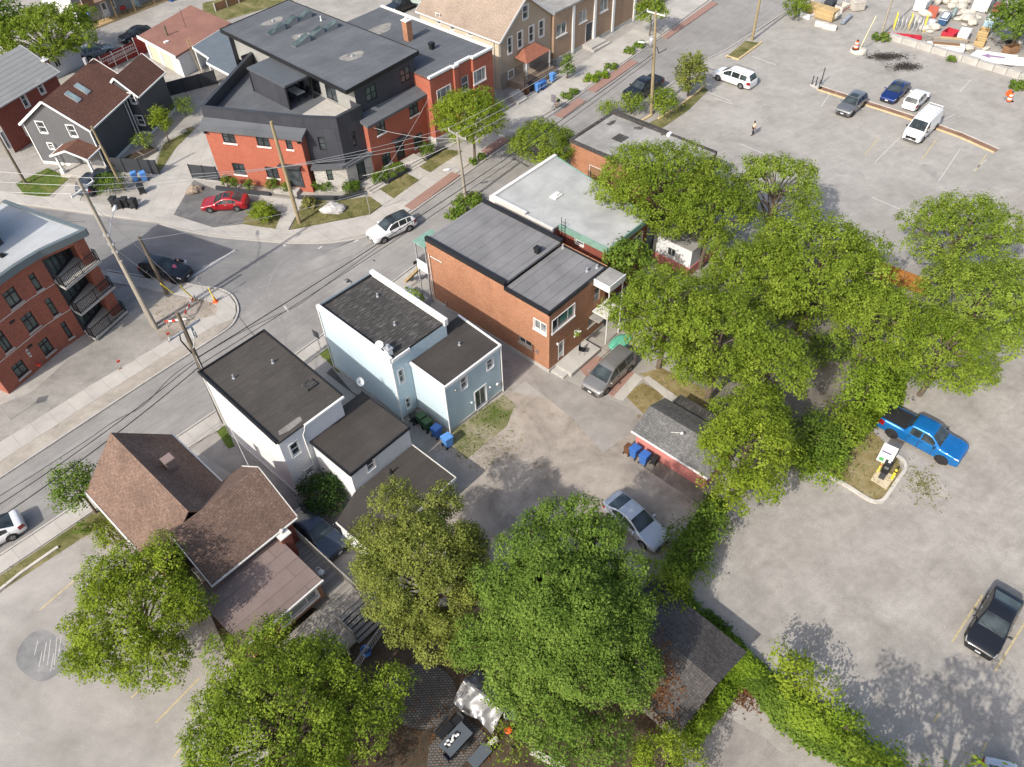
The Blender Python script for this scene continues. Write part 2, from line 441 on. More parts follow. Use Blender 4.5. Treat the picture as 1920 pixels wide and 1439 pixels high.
LEAF = {
 'maple': m_leaf('maple_leaves', (.09,.142,.014), (.154,.216,.023), (.24,.306,.04), .27),
 'lime': m_leaf('lime_leaves', (.108,.16,.014), (.175,.236,.022), (.262,.325,.038), .28),
 'deep': m_leaf('deep_leaves', (.06,.105,.014), (.10,.16,.022), (.155,.225,.034), .2),
 'fir': m_leaf('large_tree_leaves', (.062,.112,.017), (.11,.175,.028), (.182,.252,.05), .24),
 'olive': m_leaf('olive_leaves', (.10,.128,.024), (.17,.195,.04), (.255,.275,.064), .22),
 'grey': m_leaf('greyish_leaves', (.10,.155,.018), (.17,.235,.03), (.25,.32,.05), .25),
 'hedge': m_leaf('vine_leaves', (.10,.17,.014), (.165,.245,.022), (.215,.30,.036), .22),
 'dark': m_leaf('dark_shrub_leaves', (.016,.04,.01), (.03,.066,.015), (.055,.1,.022), .2),
 'grass': m_leaf('grass_blades', (.11,.13,.025), (.19,.185,.06), (.30,.26,.12), .2),
 'grassgreen': m_leaf('green_grass_blades', (.07,.13,.014), (.12,.19,.025), (.19,.22,.06), .2),
}
# ---------------------------------------------------------------- camera, light, sky
SUN_EL, SUN_AZ = 39.0, 221.0      # azimuth measured clockwise from +Y
cam_d = bpy.data.cameras.new('camera'); cam = bpy.data.objects.new('camera', cam_d); COL.objects.link(cam)
cam_d.sensor_width = 36; cam_d.lens = 36*FPX/PW; cam_d.sensor_fit = 'HORIZONTAL'; cam_d.clip_end = 2000; cam_d.clip_start = .5
cam.matrix_world = Matrix(((CM[0][0], CM[1][0], -CM[2][0], 0), (CM[0][1], CM[1][1], -CM[2][1], 0), (CM[0][2], CM[1][2], -CM[2][2], HC), (0,0,0,1)))
S.camera = cam
W = bpy.data.worlds.new('World'); S.world = W; W.use_nodes = True
sky = W.node_tree.nodes.new('ShaderNodeTexSky'); sky.sky_type = 'NISHITA'; sky.sun_disc = False
sky.sun_elevation = R_(SUN_EL); sky.sun_rotation = R_(SUN_AZ); sky.dust_density = 3.0; sky.ozone_density = .5
bgn = W.node_tree.nodes['Background']; bgn.inputs['Strength'].default_value = .165
W.node_tree.links.new(sky.outputs[0], bgn.inputs['Color'])
sl = bpy.data.lights.new('sun', 'SUN'); sl.energy = 3.6; sl.angle = R_(.6); sl.color = (1, .945, .86)
so = bpy.data.objects.new('sun', sl); COL.objects.link(so)
sd = Vector((math.sin(R_(SUN_AZ))*math.cos(R_(SUN_EL)), math.cos(R_(SUN_AZ))*math.cos(R_(SUN_EL)), math.sin(R_(SUN_EL))))
so.rotation_euler = sd.to_track_quat('Z', 'Y').to_euler(); so.location = (0, 0, 120)
S.view_settings.view_transform = 'Standard'; S.view_settings.look = 'None'; S.view_settings.gamma = 1; S.view_settings.use_curve_mapping = False
S.view_settings.exposure = .45
S.cycles.max_bounces = 6; S.cycles.transparent_max_bounces = 4
S.cycles.use_denoising = True
# ---------------------------------------------------------------- ground, streets, lots
def P2(pts, z=0): return [(g(x, y, z).x, g(x, y, z).y) for x, y in pts]
def struct(o): o['kind'] = 'structure'; return o
mb = MB(); n_ = 12; R0 = 420
mb.sheet([(-R0,-R0+60),(R0,-R0+60),(R0,R0+60),(-R0,R0+60)], 0.0)
struct(mb.obj('ground', M['lot_far']))

def sheet(name, m, pts, z):
    b = MB(); b.sheet(P2(pts), z); return struct(b.obj(name, m))
def slab(name, m, pts, z1, z0=-.02):
    b = MB(); b.prism(P2(pts), z0, z1); return struct(b.obj(name, m))
def strip(b, path, w, z0, z1):
    """a band of width w along a ground path (pixels)"""
    q = [Vector(p) for p in P2(path)]
    L = []; Rr = []
    for i, p in enumerate(q):
        a = q[max(i-1,0)]; c = q[min(i+1,len(q)-1)]
        d = (c-a).normalized(); nn = Vector((-d.y, d.x))
        L.append(p+nn*w/2); Rr.append(p-nn*w/2)
    for i in range(len(q)-1):
        b.prism([L[i], Rr[i], Rr[i+1], L[i+1]], z0, z1, False)
    return b
def rnd_path(pts, n=6):
    """a smooth path through the points"""
    v = [Vector((x, y)) for x, y in pts]; out = []
    for i in range(len(v)-1):
        p0 = v[max(i-1,0)]; p1 = v[i]; p2 = v[i+1]; p3 = v[min(i+2,len(v)-1)]
        for k in range(n):
            t = k/n
            out.append(.5*((2*p1)+(p2-p0)*t+(2*p0-5*p1+4*p2-p3)*t*t+(3*p1-p0-3*p2+p3)*t**3))
    return [(q.x, q.y) for q in out] + [tuple(pts[-1])]

NWK = [(-60,938),(0,898),(272,718),(397,638)]
CORNER = [(397,638),(433,613),(446,590),(445,571),(433,553),(411,543),(379,539),(348,533),(288,523),(200,508)]
SIDE_S = CORNER[-1:] + [(100,488),(-80,462)]
SIDE_N = [(-120,366),(0,381),(140,400),(240,413),(300,421),(386,442),(471,451),(532,456),(590,457),(636,454),(691,442),(768,402)]
NWK2 = [(768,402),(947,275),(1075,187),(1229,78),(1335,2),(1420,-60)]
SEK = [(-60,1085),(0,1043),(107,972),(340,815),(400,775),(590,640),(760,512),(800,483),(930,388),(1080,283),(1200,200),(1320,115),(1361,95),(1470,25),(1560,-30)]
corner = rnd_path(CORNER); siden = rnd_path(SIDE_N[4:])
sheet('main_street', M['asphalt'], NWK[:-1] + [(397,638)] + [(420,590),(470,520),(560,470),(636,458)] + [(691,442),(768,402)] + NWK2[1:] + SEK[::-1], .006)
sheet('side_street', M['asphalt_side'], SIDE_N[:4] + siden + [(620,470),(560,500),(480,560),(445,600)] + corner[::-1][:0] + CORNER[1:] + SIDE_S[1:], .010)

# lots
sheet('parking_lot', M['lot'], [(1290,960),(1500,840),(1610,640),(1700,470),(1960,330),(2300,620),(2400,1700),(1250,1700),(1190,1320),(1290,1180)], .003)
sheet('corner_lot', M['lot_left'], [(-250,1280),(0,1112),(150,1020),(215,985),(420,1210),(480,1330),(560,1700),(-400,1700)], .004)
sheet('back_yard', M['yard_dirt'], [(770,850),(850,800),(950,735),(1180,770),(1330,830),(1330,1010),(1260,1100),(1180,1190),(880,1180),(700,1040),(640,960)], .004)
sheet('driveway', M['asphalt_drive'], [(800,600),(860,600),(1030,700),(1190,770),(1200,800),(1130,850),(1080,790),(985,715),(948,745),(940,690)], .008)
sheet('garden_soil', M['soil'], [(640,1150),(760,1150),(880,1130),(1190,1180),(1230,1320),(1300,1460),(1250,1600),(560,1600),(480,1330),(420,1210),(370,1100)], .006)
sheet('alley', M['asphalt_drive'], [(360,840),(420,800),(470,860),(640,960),(700,1040),(620,1040),(540,960)], .009)
sheet('tree_belt_soil', M['belt'], [(1240,640),(1330,560),(1500,470),(1680,500),(1700,560),(1640,760),(1560,880),(1480,880),(1400,860),(1330,780)], .007)
sheet('gravel_yard', M['gravel'], [(-100,800),(0,760),(60,735),(190,620),(228,590),(205,545),(212,520),(300,551),(400,548),(430,560),(438,580),(432,600),(376,600),(315,640),(175,722),(-60,880)], .012)
sheet('dry_grass_corner', M['yard_dirt'], [(283,577),(318,556),(350,560),(400,568),(410,578),(405,592),(330,628),(300,640),(292,612)], .016)
sheet('dark_gravel_parking', M['gravel_dark'], [(325,404),(363,338),(395,352),(490,380),(470,420),(456,424),(400,428)], .014)
sheet('far_yard', M['lot_far'], [(60,40),(140,60),(330,40),(460,-20),(720,-20),(760,30),(560,40),(380,130),(230,160),(150,160)], .005)
sheet('patch', M['patch'], [(30+0*i,0) for i in range(0)] or [(78+47*math.cos(t)*(1+.06*math.sin(3*t)), 1230+46*math.sin(t)*(1+.05*math.cos(4*t))) for t in [k*math.pi/18 for k in range(36)]], .009)

# pavements
b = MB()
strip(b, NWK, .16, -.02, .13); strip(b, corner, .16, -.02, .13)
strip(b, siden, .16, -.02, .09); strip(b, NWK2, .16, -.02, .13); strip(b, SEK, .16, -.02, .12)
struct(b.obj('kerb', M['kerb']))
slab('sidewalk', M['walk'], [(-60,874),(0,832),(175,722),(315,640),(376,600),(404,612),(330,656),(217,728),(0,868),(-60,910)], .11)
slab('boulevard_strip', M['sand'], [(-60,910),(0,868),(217,728),(330,656),(404,612),(432,600),(441,600),(430,612),(397,636),(272,716),(0,895),(-60,935)], .09)
slab('corner_sidewalk', M['walk'], [(200,511),(288,525.5),(348,535.5),(379,541.5),(411,546),(430,555),(442,572),(442.5,590),(437,600),(404,612),(376,600),(405,592),(410,578),(400,568),(330,553),(205,530)], .1)
slab('side_sidewalk', M['walk'], [(-120,345),(0,362),(60,368),(140,376),(262,396),(325,404),(400,428),(456,422),(517,431),(545,433),(694,404),(737,374),(830,309),(905,256),(935,268),(830,345),(765,399),(691,439),(636,451.5),(590,454),(532,453),(471,448),(386,439),(300,418),(240,410),(140,397),(0,378),(-120,363)], .09)
slab('street_sidewalk', M['walk'], [(905,256),(990,193),(1060,142),(1120,101),(1200,47),(1290,-15),(1345,-15),(1325,4),(1229,75),(1075,184),(935,268)], .1)
slab('near_sidewalk', M['walk'], [(-60,1088),(0,1046),(107,975),(340,818),(400,778),(590,643),(760,515),(800,486),(860,443),(872,460),(798,518),(762,546),(590,672),(410,808),(365,834),(172,962),(0,1078),(-60,1120)], .1)
sheet('weed_verge', M['lawn_base'], [(-60,1122),(0,1080),(172,964),(215,940),(235,965),(150,1012),(0,1110),(-60,1150)], .011)
b = MB()
for pth in ([(757,386),(846,321)], [(900,282),(940,255)], [(1038,214),(1082,182)], [(1100,166),(1180,110)], [(1235,66),(1330,0)]):
    strip(b, [(pth[0][0]+9, pth[0][1]+6), (pth[1][0]+9, pth[1][1]+6)], 1.15, .05, .105)
struct(b.obj('brick_paving_strip', M['pavers']))
sheet('driveway_concrete', M['concrete'], [(245,397),(272,360),(287,327),(300,325),(332,275),(365,240),(384,236),(415,343),(363,338),(325,404)], .018)
sheet('entrance_walk', M['concrete'], [(486,366),(545,375),(572,375),(541,433),(515,430),(529,401),(511,393)], .10)
sheet('corner_walk', M['concrete'], [(691,369),(713,357),(740,374),(718,388)], .10)
sheet('house_walk', M['concrete'], [(757,322),(782,308),(808,325),(784,340)], .10)
for pts_ in ([(459,412),(490,380),(511,393),(529,401),(517,430),(456,422)], [(575,369),(618,381),(694,370),(716,386),(694,403),(545,432)], [(713,357),(762,326),(786,339),(738,374)], [(782,312),(822,281),(868,285),(806,325)]):
    slab('lawn', M['lawn_base'], pts_, .105)
slab('lawn', M['lawn_dry'], [(1170,740),(1205,718),(1248,742),(1208,778)], .02)
slab('lawn', M['lawn_dry'], [(1200,702),(1240,690),(1330,735),(1350,770),(1330,790),(1295,760),(1262,740)], .02)
slab('lawn', M['lawn_patchy'], [(820,806),(846,812),(945,740),(965,760),(950,800),(900,840),(875,862)], .02)
slab('lawn', M['lawn_green'], [(592,658),(620,642),(640,672),(636,700),(616,680)], .04)
slab('lawn', M['lawn_green'], [(30,345),(90,316),(130,335),(92,368),(50,372)], .04)
slab('lawn', M['lawn_green'], [(404,806),(422,792),(440,838),(428,842)], .04)
slab('lawn', M['lawn_dry'], [(1500,868),(1545,838),(1625,800),(1680,850),(1690,885),(1665,930),(1640,938),(1560,900)], .05)
slab('lawn', M['lawn_base'], [(290,318),(310,262),(350,240),(368,240),(330,278),(300,322)], .03)
slab('lawn', M['lawn_base'], [(1362,108),(1398,78),(1424,82),(1384,112)], .1)
slab('lawn', M['lawn_base'], [(1205,238),(1268,205),(1316,162),(1328,170),(1290,208),(1250,235),(1225,252)], .05)
slab('lawn', M['lawn_base'], [(380,6),(480,-14),(600,-14),(420,40),(380,30)], .02)
slab('patio_path', M['pavers'], [(1085,690),(1120,668),(1190,700),(1150,745),(1110,720)], .03)
slab('patio_edge', M['concrete'], [(1150,745),(1190,700),(1206,710),(1168,752)], .035)
slab('patio_walk', M['concrete'], [(1206,710),(1215,705),(1280,752),(1262,760)], .035)
slab('round_patio', M['paver_grey'], [(790+68*math.cos(t), 1306+62*math.sin(t)) for t in [k*math.pi/16 for k in range(32)]], .03)
slab('dining_patio', M['paver_grey'], [(805,1400),(862,1335),(912,1378),(850,1460),(800,1440)], .035)
slab('side_drive', M['asphalt_drive'], [(1270,1460),(1340,1330),(1440,1390),(1560,1500),(1400,1600),(1250,1560)], .012)
slab('front_pavers', M['paver_grey'], [(612,700),(622,690),(660,735),(700,760),(720,790),(690,760)], .02)
slab('garden_path', M['concrete'], [(272,310),(300,262),(345,240),(352,246),(308,270),(285,315)], .04)
slab('porch_walk', M['concrete'], [(100,372),(140,330),(165,335),(150,377)], .03)

# stains, joints, painted lines
b = MB()
strip(b, rnd_path([(0,930),(60,893),(92,872),(160,828),(215,790),(270,760),(330,700),(430,636),(500,600),(560,572),(620,528),(700,470),(760,424)]), .07, .0, .0135)
strip(b, rnd_path([(0,398),(60,402),(110,415),(160,416)]), .06, 0, .0135)
strip(b, rnd_path([(1500,5),(1440,46),(1380,88)]), .05, 0, .0135)
strip(b, [(445,590),(468,620),(496,650)], .05, 0, .0135)
struct(b.obj('crack_sealant', M['tar']))
b = MB()
for k_, a_ in enumerate(([(455,545),(500,575),(520,610),(522,650),(505,690)], [(462,540),(510,572),(532,610),(534,655),(515,700)], [(640,470),(560,490),(500,520),(455,560)], [(300,640),(400,585),(470,545),(560,520),(660,480)], [(560,470),(520,500),(500,550),(505,600)], [(700,455),(620,510),(540,560),(470,615)], [(800,395),(700,470),(600,535)])): strip(b, rnd_path(a_), .22, 0, .0112+.0003*k_)
struct(b.obj('tyre_marks', M['tyre_mark']))
b = MB()
for k_, (x_, y_, l_) in enumerate(((68,1202,26),(76,1222,30),(84,1205,36),(92,1200,48),(98,1225,34),(104,1196,60),(112,1192,44))): strip(b, [(x_+3,y_), (x_-3,y_+l_)], .045, 0, .0102+.0002*k_)
struct(b.obj('paint_scratches', M['line_white']))
b = MB()
for l in ([(442,470),(352,524)],): strip(b, l, .35, 0, .0145)
for l in ([(1320,170),(1371,190)], [(1340,185),(1374,195)], [(1388,270),(1444,294)], [(1635,370),(1715,405)], [(1410,106),(1455,122)],
          [(1800,280),(1760,340)], [(1690,255),(1640,305)], [(1850,300),(1825,320)], [(1560,170),(1540,200)], [(1820,150),(1800,172)], [(1790,215),(1735,240)]): strip(b, l, .1, 0, .0125)
for l in ([(530,458),(535,462)], [(597,467),(604,462)], [(665,454),(672,450)], [(533,574),(540,584)]): strip(b, l, .18, 0, .0145)
struct(b.obj('white_paint_lines', M['line_white']))
b = MB()
for l in ([(74,1145),(158,1073)], [(117,1183),(180,1127)], [(246,1309),(262,1294)], [(292,1356),(374,1272)], [(356,1384),(388,1350)], [(340,1402),(326,1420)],
          [(1785,1204),(1842,1116)], [(1866,1258),(1924,1164)], [(1842,1410),(1850,1392)], [(1750,1355),(1762,1335)], [(1622,290),(1648,258)], [(1728,300),(1756,262)], [(1828,322),(1850,290)]): strip(b, l, .11, 0, .0125)
struct(b.obj('yellow_paint_lines', M['line_yellow']))
b = MB()
for c, r in (((495,610),1.),((650,527),.34),((700,490),.2),((655,530),.3),((32,374),.3),((235,390),.3)): 
    p = g(*c); q = r*.9; b.lathe([(q, 0), (q, .0155), (0, .0155)], 16, (p.x, p.y)) if r < .9 else None
struct(b.obj('manhole_cover', M['patch']))

# kerbs round the lots
def kerb_thing(name, label, path, w, h, m, cat='kerb', group=None, z0=-.02):
    b = MB(); strip(b, path, w, z0, h); return tag(b.obj(name, m), label, cat, group)
# ---------------------------------------------------------------- building kit
class Bld:
    """a building in its own frame: x along the yaw direction, y to its left"""
    def __init__(s, name, label, cat, px, py, yaw, z=0, group=None):
        """yaw: compass degrees (clockwise from +Y) of the local x axis"""
        o = g(px, py, z); s.o = Vector((o.x, o.y, 0)); s.a = R_(90 - yaw)
        s.root = thing(name, label, cat, s.o, s.a, group)
        s.ca, s.sa = math.cos(s.a), math.sin(s.a)
    def L(s, px, py, z=0):
        p = g(px, py, z) - s.o
        return (p.x*s.ca + p.y*s.sa, -p.x*s.sa + p.y*s.ca)
    def Wd(s, x, y, z=0): return Vector((s.o.x + x*s.ca - y*s.sa, s.o.y + x*s.sa + y*s.ca, z))
    def onwall(s, p0, p1, px, py):
        """pixel on the wall p0-p1 -> (distance along, height)"""
        d = ray(px, py)
        ld = (d.x*s.ca + d.y*s.sa, -d.x*s.sa + d.y*s.ca)
        lo = (-s.o.x*s.ca - s.o.y*s.sa, s.o.x*s.sa - s.o.y*s.ca)
        ex, ey = p1[0]-p0[0], p1[1]-p0[1]; n = math.hypot(ex, ey); ex /= n; ey /= n
        nx, ny = ey, -ex
        t = ((p0[0]-lo[0])*nx + (p0[1]-lo[1])*ny) / (ld[0]*nx + ld[1]*ny)
        q = (lo[0]+ld[0]*t, lo[1]+ld[1]*t)
        return ((q[0]-p0[0])*ex + (q[1]-p0[1])*ey, HC + d.z*t)
    def opening(s, p0, p1, a, b):
        """window rectangle from its top-left and bottom-right pixels"""
        u0, v1 = s.onwall(p0, p1, *a); u1, v0 = s.onwall(p0, p1, *b)
        return (min(u0, u1), max(u0, u1), min(v0, v1), max(v0, v1))
    def part(s, name, mb, m, parent=None, bevel=0):
        return mb.obj(name, m, parent or s.root, bevel)

def wall(mb, p0, p1, z0, z1, ops=(), depth=.12):
    n = math.hypot(p1[0]-p0[0], p1[1]-p0[1]); e = ((p1[0]-p0[0])/n, (p1[1]-p0[1])/n); o = (e[1], -e[0])
    def P(u, v, d=0): return (p0[0]+e[0]*u+o[0]*d, p0[1]+e[1]*u+o[1]*d, v)
    us = sorted({0, n, *[min(max(x, 0), n) for q in ops for x in q[:2]]}); vs = sorted({z0, z1, *[min(max(x, z0), z1) for q in ops for x in q[2:4]]})
    for i in range(len(us)-1):
        for j in range(len(vs)-1):
            if us[i+1]-us[i] < 1e-4 or vs[j+1]-vs[j] < 1e-4: continue
            cu, cv = (us[i]+us[i+1])/2, (vs[j]+vs[j+1])/2
            if any(q[0] < cu < q[1] and q[2] < cv < q[3] for q in ops): continue
            mb.poly([P(us[i], vs[j]), P(us[i+1], vs[j]), P(us[i+1], vs[j+1]), P(us[i], vs[j+1])])
    for u0, u1, v0, v1 in [q[:4] for q in ops]:
        D = -depth
        mb.poly([P(u0,v0), P(u1,v0), P(u1,v0,D), P(u0,v0,D)]); mb.poly([P(u0,v1,D), P(u1,v1,D), P(u1,v1), P(u0,v1)])
        mb.poly([P(u0,v0,D), P(u0,v1,D), P(u0,v1), P(u0,v0)]); mb.poly([P(u1,v0), P(u1,v1), P(u1,v1,D), P(u1,v0,D)])
    return P

def wframe(p0, p1):
    n = math.hypot(p1[0]-p0[0], p1[1]-p0[1]); e = ((p1[0]-p0[0])/n, (p1[1]-p0[1])/n); o = (e[1], -e[0])
    return lambda u, v, d=0: (p0[0]+e[0]*u+o[0]*d, p0[1]+e[1]*u+o[1]*d, v)

def wbox(mb, P, u0, u1, v0, v1, d0, d1):
    a = [P(u0,v0,d0),P(u1,v0,d0),P(u1,v0,d1),P(u0,v0,d1),P(u0,v1,d0),P(u1,v1,d0),P(u1,v1,d1),P(u0,v1,d1)]
    mb.add(a, [[0,1,2,3],[4,7,6,5],[0,4,5,1],[1,5,6,2],[2,6,7,3],[3,7,4,0]])

def window(root, p0, p1, q, fm, gm, style='sash', fw=.07, sill=None, casing=0, depth=.12, grid=(2, 2), name='window'):
    """frame with bars as one part, the glass as its sub-part, an outside sill as another"""
    u0, u1, v0, v1 = q[:4]; P = wframe(p0, p1); b = MB()
    d0, d1 = -depth+.002, -depth+.07
    if casing:
        c = casing
        wbox(b, P, u0-c, u0, v0-c*.6, v1+c, .003, .05); wbox(b, P, u1, u1+c, v0-c*.6, v1+c, .003, .05)
        wbox(b, P, u0, u1, v1, v1+c, .003, .05); wbox(b, P, u0, u1, v0-c, v0, .003, .08)
    wbox(b, P, u0, u0+fw, v0, v1, d0, d1); wbox(b, P, u1-fw, u1, v0, v1, d0, d1)
    wbox(b, P, u0+fw, u1-fw, v0, v0+fw, d0, d1); wbox(b, P, u0+fw, u1-fw, v1-fw, v1, d0, d1)
    um, vm = (u0+u1)/2, (v0+v1)/2; t = fw*.42
    if style == 'sash': wbox(b, P, u0+fw, u1-fw, vm-t, vm+t, d0, d1+.01)
    elif style == 'slide': wbox(b, P, um-t, um+t, v0+fw, v1-fw, d0, d1+.01)
    elif style == 'triple':
        for k in (.27, .73): wbox(b, P, u0+(u1-u0)*k-t, u0+(u1-u0)*k+t, v0+fw, v1-fw, d0, d1+.01)
    elif style == 'four':
        wbox(b, P, um-t*1.3, um+t*1.3, v0+fw, v1-fw, d0, d1+.01)
        wbox(b, P, u0+fw, um-t*1.3, vm-t, vm+t, d0, d1+.005); wbox(b, P, um+t*1.3, u1-fw, vm-t, vm+t, d0, d1+.005)
    elif style == 'tee':
        vt = v0+(v1-v0)*.68
        wbox(b, P, u0+fw, u1-fw, vt-t, vt+t, d0, d1+.01); wbox(b, P, um-t, um+t, v0+fw, vt-t, d0, d1+.005); wbox(b, P, um-t, um+t, vt+t, v1-fw, d0, d1+.005)
    elif style == 'light': wbox(b, P, u0+fw, u1-fw, v0+(v1-v0)*.68-t, v0+(v1-v0)*.68+t, d0, d1+.01)
    o = b.obj(name, fm, root)
    gl = MB(); gl.poly([P(u0+fw*.5, v0+fw*.5, d0+.03), P(u1-fw*.5, v0+fw*.5, d0+.03), P(u1-fw*.5, v1-fw*.5, d0+.03), P(u0+fw*.5, v1-fw*.5, d0+.03)])
    gl.obj('pane', gm, o)
    if sill:
        sb = MB(); wbox(sb, P, u0-.1, u1+.1, v0-.14, v0-.003, -.05, .09); sb.obj('sill', sill, o)
    return o

def door(root, p0, p1, q, m, gm=None, frame=None, depth=.12, glass=(.25, .75, .5, .9)):
    u0, u1, v0, v1 = q[:4]; P = wframe(p0, p1); b = MB()
    wbox(b, P, u0+.06, u1-.06, v0+.01, v1-.06, -depth+.004, -depth+.05)
    o = b.obj('door', m, root)
    if frame:
        f = MB(); wbox(f, P, u0, u0+.06, v0, v1, -depth+.002, .02); wbox(f, P, u1-.06, u1, v0, v1, -depth+.002, .02); wbox(f, P, u0+.06, u1-.06, v1-.06, v1, -depth+.002, .02)
        f.obj('door_frame', frame, o)
    if gm:
        w, h = u1-u0, v1-v0
        k = MB(); wbox(k, P, u0+w*glass[0], u0+w*glass[1], v0+h*glass[2], v0+h*glass[3], -depth+.05, -depth+.062); k.obj('pane', gm, o)
    hd = MB(); uh = u1-.18; p = P(uh, v0+1.0, -depth+.09); hd.blob(p, (.04,.04,.04), 1, .02, 6, 4); wbox(hd, P, uh-.015, uh+.015, v0+.98, v0+1.02, -depth+.05, -depth+.08); hd.obj('handle', M['greymetal'], o)
    return o

def flat_roof(bl, pts, z, m, edge_m=None, edge_w=.25, edge_h=.18, skip=(), name='roof', over=0.0, thick=.2, drop=.0):
    """deck with a raised edge on the sides not listed in skip"""
    b = MB(); b.prism(pts, z-thick, z); r = b.obj(name, m, bl.root)
    if edge_m:
        e = MB(); n = len(pts)
        a = sum(pts[i][0]*pts[(i+1)%n][1]-pts[(i+1)%n][0]*pts[i][1] for i in range(n)); sg = 1 if a > 0 else -1
        for i in range(n):
            if i in skip: continue
            p, q = Vector(pts[i]), Vector(pts[(i+1)%n]); d = (q-p).normalized(); nn = Vector((d.y, -d.x))*sg
            a_ = p - d*0.02 + nn*(.04+over); c_ = q + d*.02 + nn*(.04+over)
            ext = .003*i
            e.prism([a_ - d*(.02+over), c_ + d*(.02+over), c_ + d*(.02+over) - nn*(edge_w+over), a_ - d*(.02+over) - nn*(edge_w+over)], z-thick-drop-.01+ext, z+edge_h+ext)
        e.obj('roof_edge', edge_m, bl.root)
    return r

def gable_roof(bl, x0, x1, y0, y1, ze, zr, m, along='x', over=.3, thick=.14, fascia=None, name='roof'):
    """two slopes; ridge runs along x or y"""
    b = MB(); s = (zr-ze)/(((y1-y0) if along == 'x' else (x1-x0))/2)
    def tr(u, v, z): return (u, v, z) if along == 'x' else (v, u, z)
    U0, U1, V0, V1 = (x0, x1, y0, y1) if along == 'x' else (y0, y1, x0, x1)
    vm = (V0+V1)/2; zo = ze - s*over; U0 -= over; U1 += over; V0 -= over; V1 += over
    for va, vb in ((V0, vm), (vm, V1)):
        za, zb = (zo, zr) if va == V0 else (zr, zo)
        q = [tr(U0,va,za), tr(U1,va,za), tr(U1,vb,zb), tr(U0,vb,zb)]
        w = [(p[0],p[1],p[2]-thick) for p in q]
        if along == 'y': q = q[::-1]; w = w[::-1]
        b.add(q + w, [[0,1,2,3],[7,6,5,4],[0,4,5,1],[1,5,6,2],[2,6,7,3],[3,7,4,0]])
    r = b.obj(name, m, bl.root)
    if fascia:
        f = MB()
        for U, du in ((U0, -.03), (U1, .03)):
            for va, vb, za, zb in ((V0, vm, zo, zr), (V1, vm, zo, zr)):
                f.beam(tr(U+du, va, za-thick/2+.01), tr(U+du, vb, zb-thick/2+.01), .05, thick+.10)
        for V, dv in ((V0, -.05), (V1, .05)): f.beam(tr(U0, V+dv, zo-thick/2-.01), tr(U1, V+dv, zo-thick/2-.01), .1, .14)
        f.obj('fascia', fascia, bl.root)
    return r

def chimney(bl, x, y, z0, z1, s, m, cap, name='chimney'):
    b = MB(); b.bx(x-s/2, x+s/2, y-s/2, y+s/2, z0, z1); o = b.obj(name, m, bl.root)
    c = MB(); c.bx(x-s/2-.06, x+s/2+.06, y-s/2-.06, y+s/2+.06, z1, z1+.1); c.cyl((x,y,z1+.1), (x,y,z1+.4), .1, .12); c.obj('chimney_cap', cap, o)
    return o
def roof_vent(bl, x, y, z, s=.4, h=.5, m=None):
    b = MB(); b.bx(x-s*.4, x+s*.4, y-s*.4, y+s*.4, z, z+h*.55); b.bx(x-s/2, x+s/2, y-s/2, y+s/2, z+h*.55, z+h); return b.obj('roof_vent', m or M['black'], bl.root, .02)
def pipe_vent(bl, x, y, z, h=.4, r=.06, m=None):
    b = MB(); b.cyl((x,y,z), (x,y,z+h), r); b.cyl((x,y,z), (x,y,z+.06), r*1.9); return b.obj('vent_pipe', m or M['galv'], bl.root)
def downpipe(bl, pts, m, r=.05): 
    b = MB(); b.tube(pts, r, 6); return b.obj('downpipe', m, bl.root)
def dish(bl, x, y, z, yaw=0, s=.38):
    b = MB(); b.tube([(x,y,z),(x,y,z+.35),(x+.12*math.cos(yaw),y+.12*math.sin(yaw),z+.5)], .025, 6)
    o = b.obj('satellite_dish', M['greymetal'], bl.root)
    d = MB(); q = [(s*k/5, .10*(k/5)**2) for k in range(6)]
    vs = []; n = 14
    f = Vector((math.cos(yaw)*.8, math.sin(yaw)*.8, .6)).normalized(); a = f.orthogonal().normalized(); c = f.cross(a); ce = Vector((x+.14*math.cos(yaw), y+.14*math.sin(yaw), z+.55))
    for r, h in q[1:]:
        for k in range(n): t = 2*math.pi*k/n; vs.append(ce + a*r*math.cos(t) + c*r*math.sin(t) + f*h)
    vs.append(ce)
    fs = [[i*n+k, i*n+(k+1)%n, (i+1)*n+(k+1)%n, (i+1)*n+k] for i in range(len(q)-2) for k in range(n)] + [[len(vs)-1, k, (k+1)%n] for k in range(n)]
    d.add(vs, fs, True); d.tube([ce + f*.1 - a*s*.6, ce + f*.45], .014, 5); d.obj('dish', M['white'], o)
def railing(root, pts, z, h, m, name='railing', gap=.13, post=.05, rail=.05, bal=.025):
    b = MB()
    for i in range(len(pts)-1):
        p, q = Vector(pts[i]), Vector(pts[i+1]); p = Vector((p[0],p[1], p[2] if len(p) > 2 else z)); q = Vector((q[0],q[1], q[2] if len(q) > 2 else z))
        n = max(1, int((q-p).length/gap))
        up = Vector((0,0,1))
        b.beam(p+up*h, q+up*h, rail); b.beam(p+up*.1, q+up*.1, rail*.8)
        for k in range(1, n): r = p.lerp(q, k/n); b.beam(r+up*.12, r+up*(h-.02), bal)
        b.beam(p, p+up*(h+.03), post); b.beam(q, q+up*(h+.03), post)
    return b.obj(name, m, root)
